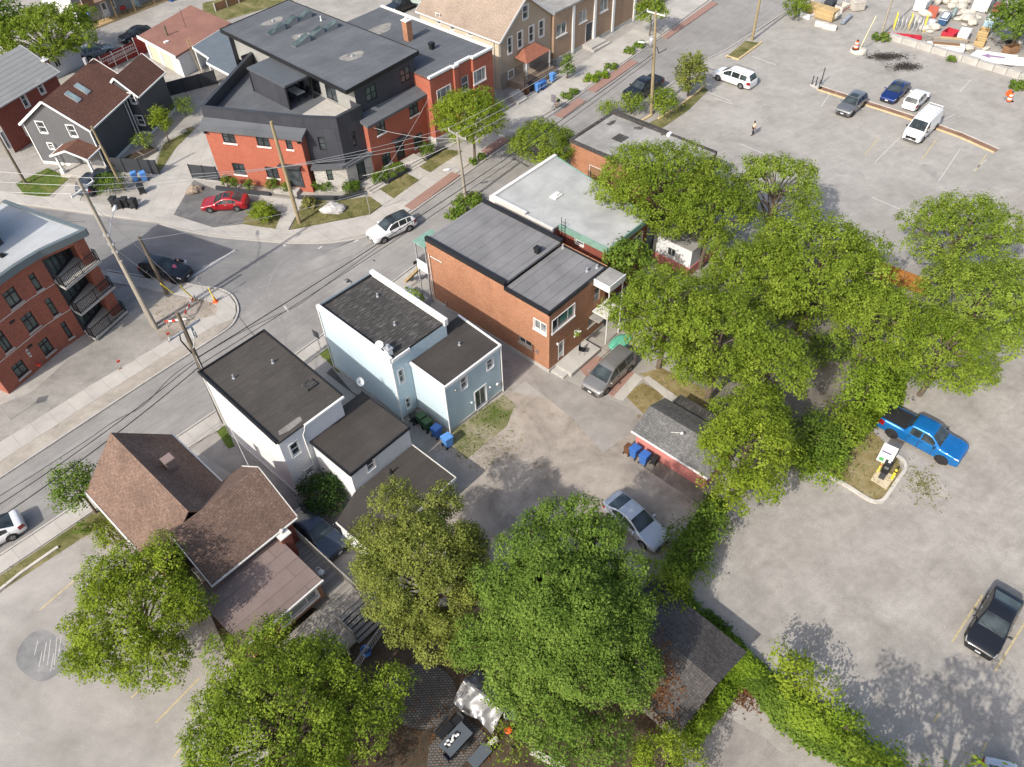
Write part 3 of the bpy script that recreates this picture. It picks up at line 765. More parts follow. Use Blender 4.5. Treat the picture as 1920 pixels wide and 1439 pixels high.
# ---------------------------------------------------------------- building materials
def Z(ox, oy, s): return lambda x, y: (ox+x*s, oy+y*s)
z7 = Z(760, 360, .3125); z2b = Z(380, 600, .3125); z1 = Z(0, 0, .25); z2 = Z(360, 0, .3125); z3 = Z(760, 0, .3125); z4 = Z(0, 0, .125); z6b = Z(320, 960, .3333)
M['brick_orange'] = m_brick('orange_brick', (.40,.185,.098), (.30,.12,.064), (.38,.26,.18), .22, .078, .5)
M['brick_red'] = m_brick('red_brick', (.41,.118,.07), (.35,.095,.056), (.34,.15,.11), .22, .078, .35)
M['brick_apt'] = m_brick('apartment_brick', (.33,.10,.065), (.25,.072,.048), (.30,.16,.11), .22, .078, .4)
M['brick_dark'] = m_brick('dark_red_brick', (.26,.06,.04), (.2,.045,.032), (.24,.13,.1), .22, .078, .4)
M['roof_grey'] = m_membrane('grey_membrane', (.20,.198,.2), 1.0, 14, 0, .28, .42)
M['roof_dark'] = m_membrane('dark_membrane', (.068,.062,.056), .95, 16, 0, .3, .75, .28, (.22,.2,.18))
M['roof_black'] = m_membrane('blotched_black_roof', (.05,.047,.045), .95, 16, 0, .4, .8, .75, (.34,.33,.31))
M['roof_annex'] = m_membrane('plain_dark_roof', (.058,.052,.047), 1.0, 16, 0, .25, .8, .12, (.2,.18,.16))
M['roof_white'] = m_membrane('pale_coated_roof', (.40,.405,.39), 30, 60, 0, .3, .95)
M['roof_worn'] = m_membrane('worn_gravel_roof', (.33,.32,.30), 1.0, 9, 0, .45, .85)
M['roof_mauve'] = m_membrane('brown_roll_roof', (.21,.16,.145), .95, 9, 0, .2, .55)
M['roof_slate'] = m_membrane('slate_grey_membrane', (.115,.122,.132), 1.0, 10, 0, .22, .72)
M['roof_apt'] = m_membrane('white_membrane', (.42,.435,.44), 1.6, 20, 0, .15, .8)
M['shingle_brown'] = m_shingle('brown_shingles', (.20,.135,.105), (.25,.17,.13), (.12,.08,.065), .32, .15)
M['shingle_red'] = m_shingle('reddish_brown_shingles', (.17,.085,.06), (.20,.10,.07), (.10,.052,.04), .5, .16, .2)
M['shingle_tan'] = m_shingle('tan_shingles', (.33,.26,.2), (.38,.30,.24), (.24,.19,.15), .4, .16, .15)
M['shingle_grey'] = m_shingle('grey_shingles', (.17,.165,.16), (.22,.215,.21), (.10,.098,.095), .34, .16)
M['shingle_dark'] = m_shingle('dark_shingles', (.10,.092,.087), (.13,.12,.113), (.055,.05,.047), .34, .15)
M['siding_blue'] = m_siding('pale_blue_siding', (.44,.56,.62), .2, .82, .12)
M['siding_white'] = m_siding('white_siding', (.68,.69,.70), .2, .86, .08)
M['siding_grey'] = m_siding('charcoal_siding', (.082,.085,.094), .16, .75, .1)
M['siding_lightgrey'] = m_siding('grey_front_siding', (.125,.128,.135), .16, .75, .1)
M['siding_cream'] = m_siding('cream_siding', (.62,.55,.42), .14, .9, .08)
M['stucco_blue'] = m_plain('pale_blue_stucco', (.47,.575,.625), .8, 0, .06, .5)
M['stucco_white'] = m_plain('white_stucco', (.68,.68,.685), .8, 0, .05, .5)
M['stucco_tan'] = m_plain('tan_stucco', (.38,.30,.22), .85, 0, .12, .6)
M['stucco_brown'] = m_plain('brown_stucco', (.34,.235,.16), .85, 0, .14, .6)
M['stucco_grey'] = m_plain('grey_stucco', (.28,.28,.27), .85, 0, .14, .6)
M['stone_tan'] = m_brick('tan_fieldstone', (.36,.29,.22), (.30,.24,.19), (.17,.13,.1), .55, .2, .5)
M['panel_black'] = m_panel('black_cladding', (.048,.05,.06), 1.25, 3.4, .45)
M['pink'] = m_plain('pink_stucco', (.52,.2,.175), .85, 0, .12, .9)
M['red_board'] = m_siding('dark_red_boards', (.24,.03,.025), .3, .7, .2)
M['copper'] = m_plain('copper_green', (.19,.32,.26), .6, 0, .25, 2)
M['rust_roof'] = m_plain('rusty_metal_roof', (.3,.12,.075), .7, .1, .3, 2)
M['metal_roof'] = m_siding('ribbed_metal_roof', (.27,.275,.262), .6, .62, .12, .2)
M['metal_roof_blue'] = m_siding('bluish_metal_roof', (.13,.155,.175), .35, .6, .15, .4)
M['deck'] = m_wood('grey_deck_boards', (.30,.275,.24), .14, R_(0), .45)
M['wood_old'] = m_wood('weathered_wood', (.32,.295,.26), .2, 0, .6)
M['wood_new'] = m_wood('yellow_lumber', (.5,.36,.18), .14, 0, .5)
M['wood_brown'] = m_wood('brown_wood', (.28,.16,.085), .14, 0, .5)
M['fence_orange'] = m_wood('orange_fence_boards', (.45,.19,.05), .15, 0, .5)

# ================================================================ orange brick house
b = Bld('brick_house', 'orange brick two storey house with long grey flat roof beside the tree belt', 'house', 1029.4, 699, 44)
FL, FB = 6.75, 6.3
p = [(0,0),(7.0,0),(7.0,13.3),(0,13.3)]
lw = (p[3], p[0]); bw = (p[0], p[1])
ol = [b.opening(*lw, z7(772,757), z7(846,858)), b.opening(*lw, z7(682,862), z7(757,940))]
ob = [b.opening(*bw, z7(882,797), z7(979,765)), b.opening(*bw, z7(918,912), z7(950,982)), b.opening(*bw, z7(1017,832), z7(1044,838)), b.opening(*bw, z7(1098,775), z7(1155,765)), b.opening(*bw, z7(1135,590), z7(1166,640))]
ob[0] = (.35, 3.0, 4.1, 5.35); 
w = MB()
wall(w, p[0], p[1], .35, FB-.2, ob); wall(w, p[1], p[2], .35, FL-.2); wall(w, p[2], p[3], .35, FL-.2, [(3.2,4.2,.4,2.5),(4.6,6.4,1.0,2.4),(1,2.6,3.7,5.2),(4.4,6,3.7,5.2)]); wall(w, p[3], p[0], .35, FB-.2, ol)
wall(w, (0,13.3), (0,4.6), FB-.2, FL-.05)
b.part('wall', w, M['brick_orange'])
f = MB(); f.bx(-.06,7.06,-.06,13.36,0,.35); b.part('foundation', f, M['concrete_wall'])
flat_roof(b, [(0,4.55),(7,4.55),(7,13.3),(0,13.3)], FL, M['roof_grey'], M['black'], .32, .2, skip=(0, 2), name='upper_roof')
flat_roof(b, [(.0,0),(7,0),(7,4.53),(0,4.53)], FB+.04, M['roof_grey'], M['black'], .16, .12, skip=(2,), name='lower_roof')
pr = MB(); pr.bx(5.3, 7.25, -1.55, -.07, FB-.2, FB+.02); b.part('porch_roof', pr, M['roof_worn'])
pf = MB(); pf.bx(5.24, 5.3, -1.6, -.07, FB-.55, FB+.08); pf.bx(5.3, 7.3, -1.62, -1.56, FB-.55, FB+.08); b.part('fascia', pf, M['white'])
pp = MB(); pp.cyl((7.15,-1.5,0), (7.15,-1.5,FB-.3), .06); pp.cyl((5.4,-1.5,0), (5.4,-1.5,FB-.3), .05); pp.bx(5.3,7.2,-1.5,-.07,2.9,3.05); b.part('porch_frame', pp, M['offwhite'])
cn = MB(); cn.prism([(4.9,-.06),(6.6,-.06),(6.6,-1.1),(4.9,-1.1)], 2.5, 2.62); b.part('canopy', cn, M['roof_worn'])
window(b.root, *lw, ol[0], M['white'], M['glass_pale'], 'slide', sill=M['white'], casing=.05); window(b.root, *lw, ol[1], M['offwhite'], M['glass'], 'slide', sill=M['concrete_wall'])
window(b.root, *bw, ob[0], M['white'], M['glass'], 'triple', sill=M['white'], casing=.06)
door(b.root, *bw, ob[1], M['white'], M['glass_pale'], M['white'], glass=(.2,.8,.35,.9))
window(b.root, *bw, ob[2], M['white'], M['glass_pale'], 'none', sill=M['white']); window(b.root, *bw, ob[3], M['offwhite'], M['glass'], 'slide', sill=M['concrete_wall']); window(b.root, *bw, ob[4], M['white'], M['glass'], 'sash')
fr = (p[2], p[3])
door(b.root, *fr, (3.2,4.2,.4,2.5), M['white'], M['glass'], M['white'])
for q in ((4.6,6.4,1.0,2.4),(1,2.6,3.7,5.2),(4.4,6,3.7,5.2)): window(b.root, *fr, q, M['white'], M['glass'], 'slide', sill=M['concrete_wall'])
x, y = b.L(*z7(793,365), FL); roof_vent(b, x, y, FL, .5, .55)
for q in ((945,340),(1090,480),(1150,460)): x, y = b.L(*z7(*q), FB); pipe_vent(b, x, y, FB+.04, .35, .08)
# street side balcony stack
bc = MB(); bc.bx(-.05,1.9,13.45,14.75,3.0,3.15); bc.bx(-.05,1.9,14.7,14.75,3.15,4.05); bc.bx(-.05,0,13.45,14.7,3.15,4.05); b.part('balcony', bc, M['white'])
bcr = MB(); bcr.prism([(-.1,13.4),(2,13.4),(2,14.85),(-.1,14.85)], 5.75, 5.9); b.part('balcony_roof', bcr, M['copper'])
bp = MB()
for x, y in ((0,14.7),(1.85,14.7),(.0,13.5)): bp.beam((x,y,0),(x,y,5.75),.09)
b.part('balcony_post', bp, M['galv'])
st = MB()
for k in range(9): st.bx(-.05+.0, .85, 14.85+.25*k-.0, 15.1+.25*k, 2.7-.3*k-.05, 2.7-.3*k)
b.part('stairs', st, M['wood_new'])
downpipe(b, [(-.1,13.0,5.4),(-.1,13.0,.6),(-.1,11.6,.55),(-.1,11.5,1.1)], M['offwhite'], .045); downpipe(b, [(-.1,12.8,5.3),(-.1,11.4,5.35)], M['offwhite'], .04)
stp = MB(); stp.bx(.15,.75,-1.35,-.07,0,.2); stp.bx(.75,4.5,-1.7,-.07,0,.4); b.part('stoop', stp, M['concrete_wall'], bevel=.02)
lf = MB(); lf.blob((.9,-.12,2.6),(.08,.1,.14)); b.part('wall_lamp', lf, M['white'])
me = MB(); me.bx(-.1,-.065,1.1,1.35,1.5,1.75); b.part('meter_box', me, M['greymetal'])
OB = b
t = thing('garden_bed', 'wooden garden bed under green netting beside the orange brick house', 'garden bed', b.Wd(6.1,-2.5), b.a)
q = MB(); q.bx(-1.5,1.5,-.8,.8,0,.4); q.obj('bed_frame', M['wood_old'], t)
q = MB(); q.blob((0,0,.42),(1.35,.65,.2),4,.12,20,8,False); M['net'] = m_plain('green_netting', (.12,.42,.30), .6, 0, .3, 5); q.obj('netting', M['net'], t)
t = thing('patio_chair', 'black metal chair on the concrete stoop of the orange brick house', 'chair', b.Wd(3.1,-.9,.4), b.a+.4)
q = MB(); q.bx(-.24,.24,-.24,.24,.42,.46); q.obj('seat', M['black'], t)
q = MB(); q.bx(-.24,.24,.22,.26,.46,.95); q.obj('backrest', M['black'], t)
for i, j in ((-1,-1),(1,-1),(1,1),(-1,1)): q = MB(); q.cyl((i*.21,j*.21,0),(i*.21,j*.21,.43),.016,n=6); q.obj('leg', M['black'], t)
t = thing('hanging_planter', 'plant with white flowers hanging on the back wall of the orange brick house', 'plant', b.Wd(3.15,-.3,2.0), b.a)
q = MB(); q.lathe([(.05,.0),(.16,.0),(.2,.25),(.0,.25)],10); q.tube([(0,0,.25),(0,.1,.75),(0,.24,.8)],.012,5); q.obj('basket', M['wood_brown'], t)
HANG = t
t = thing('planter_box', 'grey lattice planter box of green leaves before the orange house', 'planter', b.Wd(-1.0,14.6), b.a)
q = MB(); q.bx(-.5,.5,-1.3,1.3,0,.75); q.obj('box', M['galv'], t); PLANTER = t

# ================================================================ pale roofed neighbour with green trim
b = Bld('green_trim_building', 'red brick building with pale stained flat roof and green metal trim', 'building', 1029.4, 699, 44)
H = 6.0
p = [(9.4,1.7),(15.0,1.7),(17.2,14.0),(8.45,14.0),(8.45,6.8),(9.4,6.8)]
bw = (p[0], p[1]); rw = (p[1], p[2]); lw = (p[5], p[0])
o_l = [b.opening(*lw, z7(1022,268), z7(1070,330))]; o_b = [b.opening(*bw, z7(1405,240), z7(1445,270))]
o_b = [(3.6,4.9,3.6,4.9)]
w = MB()
for i in range(6): wall(w, p[i], p[(i+1)%6], 0, H-.25, o_b if i == 0 else (o_l if i == 5 else ()))
b.part('wall', w, M['brick_dark'])
flat_roof(b, p, H, M['roof_white'], None)
e = MB()
for i in (0, 5, 1):
    P0, P1 = Vector(p[i]), Vector(p[(i+1)%6]); d = (P1-P0).normalized(); nn = Vector((d.y,-d.x))
    e.prism([P0+nn*.02, P1+nn*.02, P1+nn*.14, P0+nn*.14], H-.5-.01*i, H+.04+.004*i)
b.part('green_trim', e, M['copper'])
e = MB(); e.bx(8.4,17.3,13.72,14.05,H-.3,H+.18); e.bx(8.38,8.68,9.8,13.70,H-.3,H+.3); e.bx(8.36,8.56,6.75,9.78,H-.3,H+.1); b.part('parapet', e, M['offwhite'])
window(b.root, *lw, o_l[0], M['white'], M['glass'], 'sash', casing=.06); window(b.root, *bw, o_b[0], M['white'], M['glass'], 'sash', casing=.06)
x, y = b.L(*z3(905,1180), H); q = MB(); q.bx(x-.5,x+.5,y-.35,y+.35,H,H+.16); q.bx(x-.15,x+.25,y-.2,y+.2,H+.16,H+.3); b.part('roof_hatch', q, M['offwhite'], bevel=.02)
st = MB(); rr = random.Random(3)
for k in range(30):
    a = rr.uniform(0, 6.28); L_ = rr.uniform(1, 3.2); w0 = rr.uniform(.03,.1); r0 = .5
    c_, s_ = math.cos(a), math.sin(a)
    st.poly([(x+c_*r0-s_*w0, y+s_*r0+c_*w0, H+.004+.0002*k), (x+c_*r0+s_*w0, y+s_*r0-c_*w0, H+.004+.0002*k), (x+c_*L_+s_*.02, y+s_*L_-c_*.02, H+.004+.0002*k), (x+c_*L_-s_*.02, y+s_*L_+c_*.02, H+.004+.0002*k)])
b.part('water_stain', st, m_plain('water_stain', (.36,.365,.345), .9, 0, .15, 2))
ld = MB()
for s_ in (-.2, .2): ld.beam((9.25,6.3+s_,3),(9.25,6.3+s_,6.9),.04)
for k in range(12): ld.beam((9.25,6.1,3.2+.3*k),(9.25,6.5,3.2+.3*k),.03)
b.part('roof_ladder', ld, M['black'])

# ================================================================ red brick building with the worn roof
b = Bld('worn_roof_building', 'single storey red brick building with worn grey roof by the upper parking lot', 'building', 1029.4, 699, 44)
H = 4.0; p = [(23.1,4.2),(30.2,4.2),(30.0,16.8),(23.05,16.7)]
w = MB()
for i in range(4): wall(w, p[i], p[(i+1)%4], 0, H-.2, [(2.5,4.5,0,2.2)] if i == 3 else ())
b.part('wall', w, M['brick_orange'])
flat_roof(b, p, H, M['roof_worn'], None)
e = MB(); e.bx(29.75,30.15,9.8,16.75,H-.3,H+.35); e.bx(30.0,30.3,4.2,9.7,H-.3,H+.12); e.bx(23.0,29.74,16.5,16.85,H-.25,H+.1); e.bx(22.95,23.2,4.2,16.48,H-.25,H+.06); b.part('parapet', e, M['roof_black'])
e = MB(); e.bx(29.7,30.2,9.4,9.75,H-.2,H+.3); b.part('coping', e, M['white'])
x, y = b.L(*z3(1290,830), H); q = MB(); q.bx(x-.65,x+.65,y-.6,y+.6,H+.002,H+.04); b.part('roof_patch', q, M['roof_black'])
door(b.root, p[3], p[0], (2.5,4.5,0,2.2), M['wood_brown'], None, M['offwhite'])
for k, (px, py) in enumerate(((1235,740),(1400,770),(1560,800))): x, y = b.L(*z3(px,py), H); q = MB(); q.blob((x,y,H),(.5,.35,.05),k,.5,10,5); b.part('roof_debris', q, M['stain'])

# ================================================================ blue house
b = Bld('blue_house', 'pale blue two storey house with flat black roofs between white and orange houses', 'house', 845, 812, 45.4)
R1, R2 = 6.55, 5.15
rear = [(0,0),(5.55,0),(5.75,4.55),(3.75,4.55),(3.75,3.6),(0,3.6)]
front = [(-1.6,3.62),(3.72,3.62),(3.72,12.0),(-1.6,12.0)]
bw = (rear[0], rear[1]); fb = (front[0], (0, 3.62)); lw = (front[3], front[0])
o_b = [b.opening(*bw, z2b(1704,250), z2b(1744,275)), b.opening(*bw, z2b(1546,358), z2b(1588,395)), b.opening(*bw, z2b(1636,475), z2b(1704,485))]
o_b[2] = (o_b[2][0], o_b[2][1], .25, 2.25)
o_f = [b.opening(*fb, z2b(1172,310), z2b(1212,365)), b.opening(*fb, z2b(1217,478), z2b(1250,520))]
w = MB(); wall(w, *bw, .3, R2-.15, o_b); b.part('rear_wall', w, M['siding_blue'])
w = MB(); wall(w, rear[1], rear[2], .3, R2-.15); wall(w, rear[2], rear[3], .3, R2-.15); wall(w, (0,3.6), (0,0), .3, R2-.1); 
wall(w, front[0], (0,3.62), .3, R1-.2, o_f); wall(w, (0,3.62), front[1], R2, R1-.15); wall(w, front[1], front[2], .3, R1-.15); wall(w, front[2], front[3], .3, R1+.2, [(.6,1.5,.4,2.5),(2.2,4.4,.9,2.4),(.6,1.8,3.6,5.1),(3,4.4,3.6,5.1)]); wall(w, front[3], front[0], .3, R1-.1)
b.part('wall', w, M['stucco_blue'])
f = MB(); f.prism([(x*1.01-.0,y) for x,y in ((-.05,-.05),(5.6,-.05),(5.8,4.6),(3.8,4.6),(3.8,3.66),(-.05,3.66))],0,.3); f.bx(-1.66,3.77,3.67,12.05,0,.3); b.part('foundation', f, M['concrete_wall'])
flat_roof(b, rear, R2, M['roof_annex'], None, name='rear_roof')
e = MB(); e.bx(-.12,5.68,-.14,-.0,R2-.2,R2+.06); e.bx(-.12,.03,.0,3.55,R2-.18,R2+.1); e.prism([(5.55,0),(5.67,0),(5.87,4.6),(5.72,4.6)],R2-.18,R2+.08); b.part('gutter', e, M['white'])
flat_roof(b, [(-1.5,3.7),(3.6,3.7),(3.6,11.9),(-1.5,11.9)], R1-.05, M['roof_black'], None, name='front_roof')
e = MB(); e.bx(-1.72,-1.45,3.55,12.1,R1-.25,R1+.22); e.bx(3.5,3.85,3.5,12.1,R1-.3,R1+.32); b.part('parapet_cap', e, M['white'], bevel=.015)
e = MB(); e.bx(-1.44,3.49,11.85,12.08,R1-.2,R1+.06); b.part('front_edge', e, M['black'])
e = MB(); e.bx(-1.55,0.1,3.48,3.6,R1-.25,R1+.03); b.part('fascia', e, M['white'])
for q, st_ in ((o_b[0],'sash'),(o_b[1],'sash')): window(b.root, *bw, q, M['white'], M['glass'], st_, casing=.09)
window(b.root, *bw, o_b[2], M['white'], M['glass_green'], 'slide', casing=.09, name='patio_door')
for q in o_f: window(b.root, *fb, q, M['white'], M['glass'], 'sash', casing=.09)
ff = (front[2], front[3])
door(b.root, *ff, (.6,1.5,.4,2.5), M['white'], M['glass'], M['white'])
for q in ((2.2,4.4,.9,2.4),(.6,1.8,3.6,5.1),(3,4.4,3.6,5.1)): window(b.root, *ff, q, M['white'], M['glass'], 'sash', casing=.08)
downpipe(b, [(-.07,-.07,R2-.2),(-.07,-.07,.1)], M['white'], .055); downpipe(b, [(-1.68,3.5,R1-.3),(-1.68,3.5,.1)], M['white'], .055); downpipe(b, [(5.62,-.08,R2-.2),(5.62,-.08,.1)], M['white'], .05); downpipe(b, [(-1.68,12.03,R1-.3),(-1.68,12.03,.1)], M['white'], .05)
for (px, py), nm, m_, s_ in (((1515,420),'wall_vent',M['greymetal'],.13),((1612,495),'wall_lamp',M['white'],.09),((1722,402),'wall_lamp',M['white'],.09),((1770,385),'electric_meter',M['galv'],.2)):
    u, v = b.onwall(*bw, *z2b(px,py)); q = MB(); q.cyl((u,-.01,v),(u,-.13,v),s_,s_*.85,10); b.part(nm, q, m_)
chimney(b, -1.25, 4.2, R1-.05, R1+.5, .42, M['white'], M['galv']); dish(b, -1.45, 4.9, R1+.2, -2.2, .3)
for x, y in ((2.2,9.6),(1.0,6.2)): pipe_vent(b, x, y, R1-.05, .35, .06, M['galv'])
pipe_vent(b, 3.6, 2.2, R2, .3, .06)
BLUE = b

# ================================================================ white house
b = Bld('white_house', 'white two storey house with dark flat roof and lower rear wing', 'house', 561, 930, 44)
R1, R2 = 6.2, 4.2
fm_ = [(0,0),(5.2,0),(5.2,8.4),(0,8.4)]
an = [(2.15,-4.2),(7.35,-4.2),(7.35,.75),(5.22,.75),(5.22,-.02),(2.15,-.02)]
bw = ((0,0),(2.15,0)); ab = (an[0], an[1])
o_b = [b.opening(*bw, z2b(520,757), z2b(590,790)), b.opening(*bw, z2b(612,908), z2b(670,905))]
o_a = [b.opening(*ab, z2b(980,862), z2b(1037,878))]
w = MB(); RF = 6.9
wall(w, (0,0), (2.15,0), .25, R1-.15, o_b); wall(w, (2.15,0), (5.2,0), R2-.1, R1-.15)
w.poly([(5.2,0,.25),(5.2,8.4,.25),(5.2,8.4,RF),(5.2,0,R1-.1)]); w.poly([(0,8.4,.25),(0,0,.25),(0,0,R1-.1),(0,8.4,RF)])
wall(w, (5.2,8.4), (0,8.4), .25, RF-.05, [(.5,1.4,.3,2.4),(2.2,4.4,.9,2.4),(.7,1.7,3.7,5.2),(3,4.2,3.7,5.2)])
b.part('wall', w, M['stucco_white'])
w = MB(); wall(w, *ab, .2, R2-.1, o_a); b.part('rear_wall', w, M['siding_white'])
w = MB(); wall(w, an[1], an[2], .2, R2-.1); wall(w, an[2], an[3], .2, R2-.1); wall(w, an[5], an[0], .2, R2-.1); b.part('wing_wall', w, M['stucco_white'])
f = MB(); f.bx(-.04,5.24,-.04,8.44,0,.25); f.bx(2.11,7.39,-4.24,-.05,0,.2); b.part('foundation', f, M['white'])
r = MB(); s_ = (RF-R1)/8.4
q = [(-.1,-.15,R1),(5.3,-.15,R1),(5.3,8.5,RF+.02),(-.1,8.5,RF+.02)]; r.add(q+[(x,y,z-.16) for x,y,z in q], [[0,1,2,3],[7,6,5,4],[0,4,5,1],[1,5,6,2],[2,6,7,3],[3,7,4,0]]); b.part('roof', r, M['roof_dark'])
e = MB(); e.beam((-.14,-.1,R1+.02),(-.14,8.55,RF+.08),.12,.26); e.beam((5.34,-.1,R1+.02),(5.34,8.55,RF+.08),.12,.26); e.beam((-.2,8.56,RF+.04),(5.4,8.56,RF+.04),.1,.2); b.part('roof_edge', e, M['black'])
e = MB(); e.bx(2.0,5.35,-.32,-.16,R1-.16,R1+.0); b.part('gutter', e, M['white'])
flat_roof(b, an, R2, M['roof_annex'], None, name='wing_roof')
e = MB(); e.bx(2.05,7.45,-4.3,-4.19,R2-.2,R2+.025); e.bx(7.34,7.45,-4.18,.8,R2-.22,R2+.02); e.bx(2.05,2.16,-4.18,-.03,R2-.22,R2+.02); b.part('wing_edge', e, M['black'])
for q, st_ in zip(o_b, ('sash','sash')): window(b.root, *bw, q, M['white'], M['glass'], st_, casing=.1)
window(b.root, *ab, o_a[0], M['white'], M['glass'], 'sash', casing=.1)
ff = ((5.2,8.4),(0,8.4))
door(b.root, *ff, (.5,1.4,.3,2.4), M['white'], M['glass'], M['white'])
for q in ((2.2,4.4,.9,2.4),(.7,1.7,3.7,5.2),(3,4.2,3.7,5.2)): window(b.root, *ff, q, M['white'], M['glass'], 'sash', casing=.08)
x, y = b.L(*z2b(645,405), R1); q = MB(); z_ = R1+s_*y; q.bx(x-.42,x+.42,y-.38,y+.38,z_-.05,z_+.14); b.part('roof_hatch', q, M['roof_black'])
x, y = b.L(*z2b(938,402), R2); dish(b, x, y, R2, -1.2, .34)
downpipe(b, [(2.0,-.2,R1-.2),(2.0,-.12,R1-.5),(1.75,-.1,R1-.9),(1.75,-.1,.2)], M['white'], .05); downpipe(b, [(-.09,8.3,RF-.3),(-.09,8.3,.2)], M['offwhite'], .05)
x, y = b.L(*z2b(520,640), 6.25); q = MB(); q.prism([(x-.9,y-.1),(x-.2,y-.3),(x+.9,y-.25),(x+1.0,y+.15),(x+.2,y+.35),(x-.7,y+.3)], R1-.05, R1+s_*y+.03); b.part('roof_patch', q, m_ground('pale_roof_patch', (.12,.11,.10), (.2,.19,.17), (.28,.26,.24), .9, 3, .3))
for x, y in ((3.9,5.6),(1.2,6.4)): pipe_vent(b, x, y, R1+s_*y, .35, .06)
WHITE = b
# rear lean-to
t = Bld('carport', 'low dark flat roofed carport behind the white house', 'carport', 561, 930, 44)
q = MB(); q.prism([(-.3,-5.2),(2.0,-4.3),(7.3,-4.3),(7.3,-8.6),(-.3,-8.6)], 2.16, 2.3); t.part('roof', q, M['roof_annex'])
q = MB(); q.bx(-.36,-.31,-8.6,-5.2,2.1,2.36); q.bx(-.3,7.36,-8.66,-8.61,2.1,2.36); q.bx(7.31,7.36,-8.6,-4.3,2.1,2.36); t.part('fascia', q, M['offwhite'])
q = MB(); wall(q, (-.2,-5.3), (-.2,-8.5), 0, 2.15); t.part('wall', q, M['siding_white'])
for x, y in ((7.2,-8.45),(3.5,-8.45)): q = MB(); q.bx(x-.06,x+.06,y-.06,y+.06,0,2.16); t.part('post', q, M['offwhite'])
pipe_vent(t, 4.7, -5.0, 2.3, .5, .07, M['black'])

# ================================================================ brown shingled house
b = Bld('shingled_house', 'brick house with brown shingle gable roofs, a brown flat addition and a deck', 'house', 155, 921, 44)
w = MB(); 
main = [(.2,-13),(6,-13),(6,-4.3),(.2,-4.3)]
o_l = [(1.6,2.9,1.2,2.4)]
wall(w, main[1], main[2], 0, 4.0, [(3,4.2,1.2,2.5),(6,7.2,1.2,2.5)]); wall(w, main[2], main[3], 0, 4.0, [(.8,1.7,.2,2.4),(3,4.8,.9,2.3)]); wall(w, main[3], main[0], 0, 4.0)
w.poly([(6,-4.3,4),(3.1,-4.3,6.8),(.2,-4.3,4)])
wl = ((1.9,-10.4),(1.9,-15.8)); o_w = [(1.0,2.3,1.6,3.2),(3.0,4.1,1.2,2.6)]
wall(w, *wl, 0, 3.9, o_w); wall(w, (1.9,-15.8), (7.6,-15.8), 0, 3.9); wall(w, (7.6,-15.8), (7.6,-10.4), 0, 3.9, [(1,2,1.2,2.6)])
w.poly([(7.6,-15.8,3.9),(7.6,-10.4,3.9),(7.6,-13.1,6.2)]); w.poly([(1.9,-10.4,3.9),(1.9,-15.8,3.9),(1.9,-13.1,6.2)])
b.part('wall', w, M['brick_dark'])
gable_roof(b, .2, 6.0, -12.8, -4.2, 4.0, 6.9, M['shingle_brown'], 'y', .3, .14, None, 'main_roof')
gable_roof(b, 1.9, 7.6, -15.8, -10.4, 4.0, 6.3, M['shingle_brown'], 'x', .32, .14, None, 'rear_roof')
e = MB(); e.beam((6.36,-12.7,3.7),(6.36,-3.9,3.7),.1); e.beam((-.16,-10.4,3.7),(-.16,-3.9,3.7),.1); e.beam((1.5,-16.2,3.68),(7.9,-16.2,3.68),.1); e.beam((1.55,-16.1,3.72),(1.55,-13.1,6.25),.05,.16); e.beam((7.96,-16.1,3.72),(7.96,-13.1,6.25),.05,.16); e.beam((7.96,-10.1,3.72),(7.96,-13.1,6.25),.05,.16); b.part('gutter', e, M['offwhite'])
for q in o_w: window(b.root, *wl, q, M['galv'], M['glass'], 'slide', sill=M['concrete_wall'], casing=.06)
for q in ((3,4.2,1.2,2.5),(6,7.2,1.2,2.5)): window(b.root, main[1], main[2], q, M['white'], M['glass'], 'sash', sill=M['concrete_wall'])
door(b.root, main[2], main[3], (.8,1.7,.2,2.4), M['white'], M['glass'], M['white']); window(b.root, main[2], main[3], (3,4.8,.9,2.3), M['white'], M['glass'], 'triple', sill=M['concrete_wall'])
window(b.root, (7.6,-15.8), (7.6,-10.4), (1,2,1.2,2.6), M['white'], M['glass'], 'sash')
q = MB(); q.bx(4.15,4.75,-8.55,-7.95,5.5,6.45); q.bx(4.1,4.8,-8.6,-7.9,6.45,6.52); b.part('roof_vent', q, M['roof_mauve'])
x, y = b.L(363,917,5.2); pipe_vent(b, x, y, 4.6, .8, .1, M['galv'])
# flat addition
ad = [(.9,-20.2),(6.2,-20.2),(6.2,-15.9),(.9,-15.9)]
o_d = [(2.2,4.9,1.45,2.6)]; aw = (ad[0], ad[1])
w = MB(); wall(w, *aw, .9, 2.85, o_d); wall(w, ad[1], ad[2], .9, 2.85, [(1.2,2.1,1.0,2.7)]); wall(w, ad[3], ad[0], 0, 2.85); b.part('addition_wall', w, M['brick_orange'])
r = MB(); q = [(.6,-20.35,2.9),(6.35,-20.35,2.9),(6.35,-15.1,3.1),(.6,-15.1,3.1)]; r.add(q+[(x,y,z-.15) for x,y,z in q], [[0,1,2,3],[7,6,5,4],[0,4,5,1],[1,5,6,2],[2,6,7,3],[3,7,4,0]]); b.part('addition_roof', r, M['roof_mauve'])
e = MB(); e.bx(.6,6.4,-20.47,-20.36,2.72,2.88); b.part('addition_gutter', e, M['offwhite'])
window(b.root, *aw, o_d[0], M['white'], M['glass_pale'], 'triple', sill=M['white'], casing=.1); door(b.root, ad[1], ad[2], (1.2,2.1,1.0,2.7), M['white'], M['glass'], M['white'])
chimney(b, 6.6, -16.3, 0, 3.5, .7, M['brick_dark'], M['offwhite'])
# ac unit on the side wall
q = MB(); q.bx(1.45,1.85,-14.4,-13.5,2.2,2.75); b.part('air_conditioner', q, M['galv'], bevel=.02)
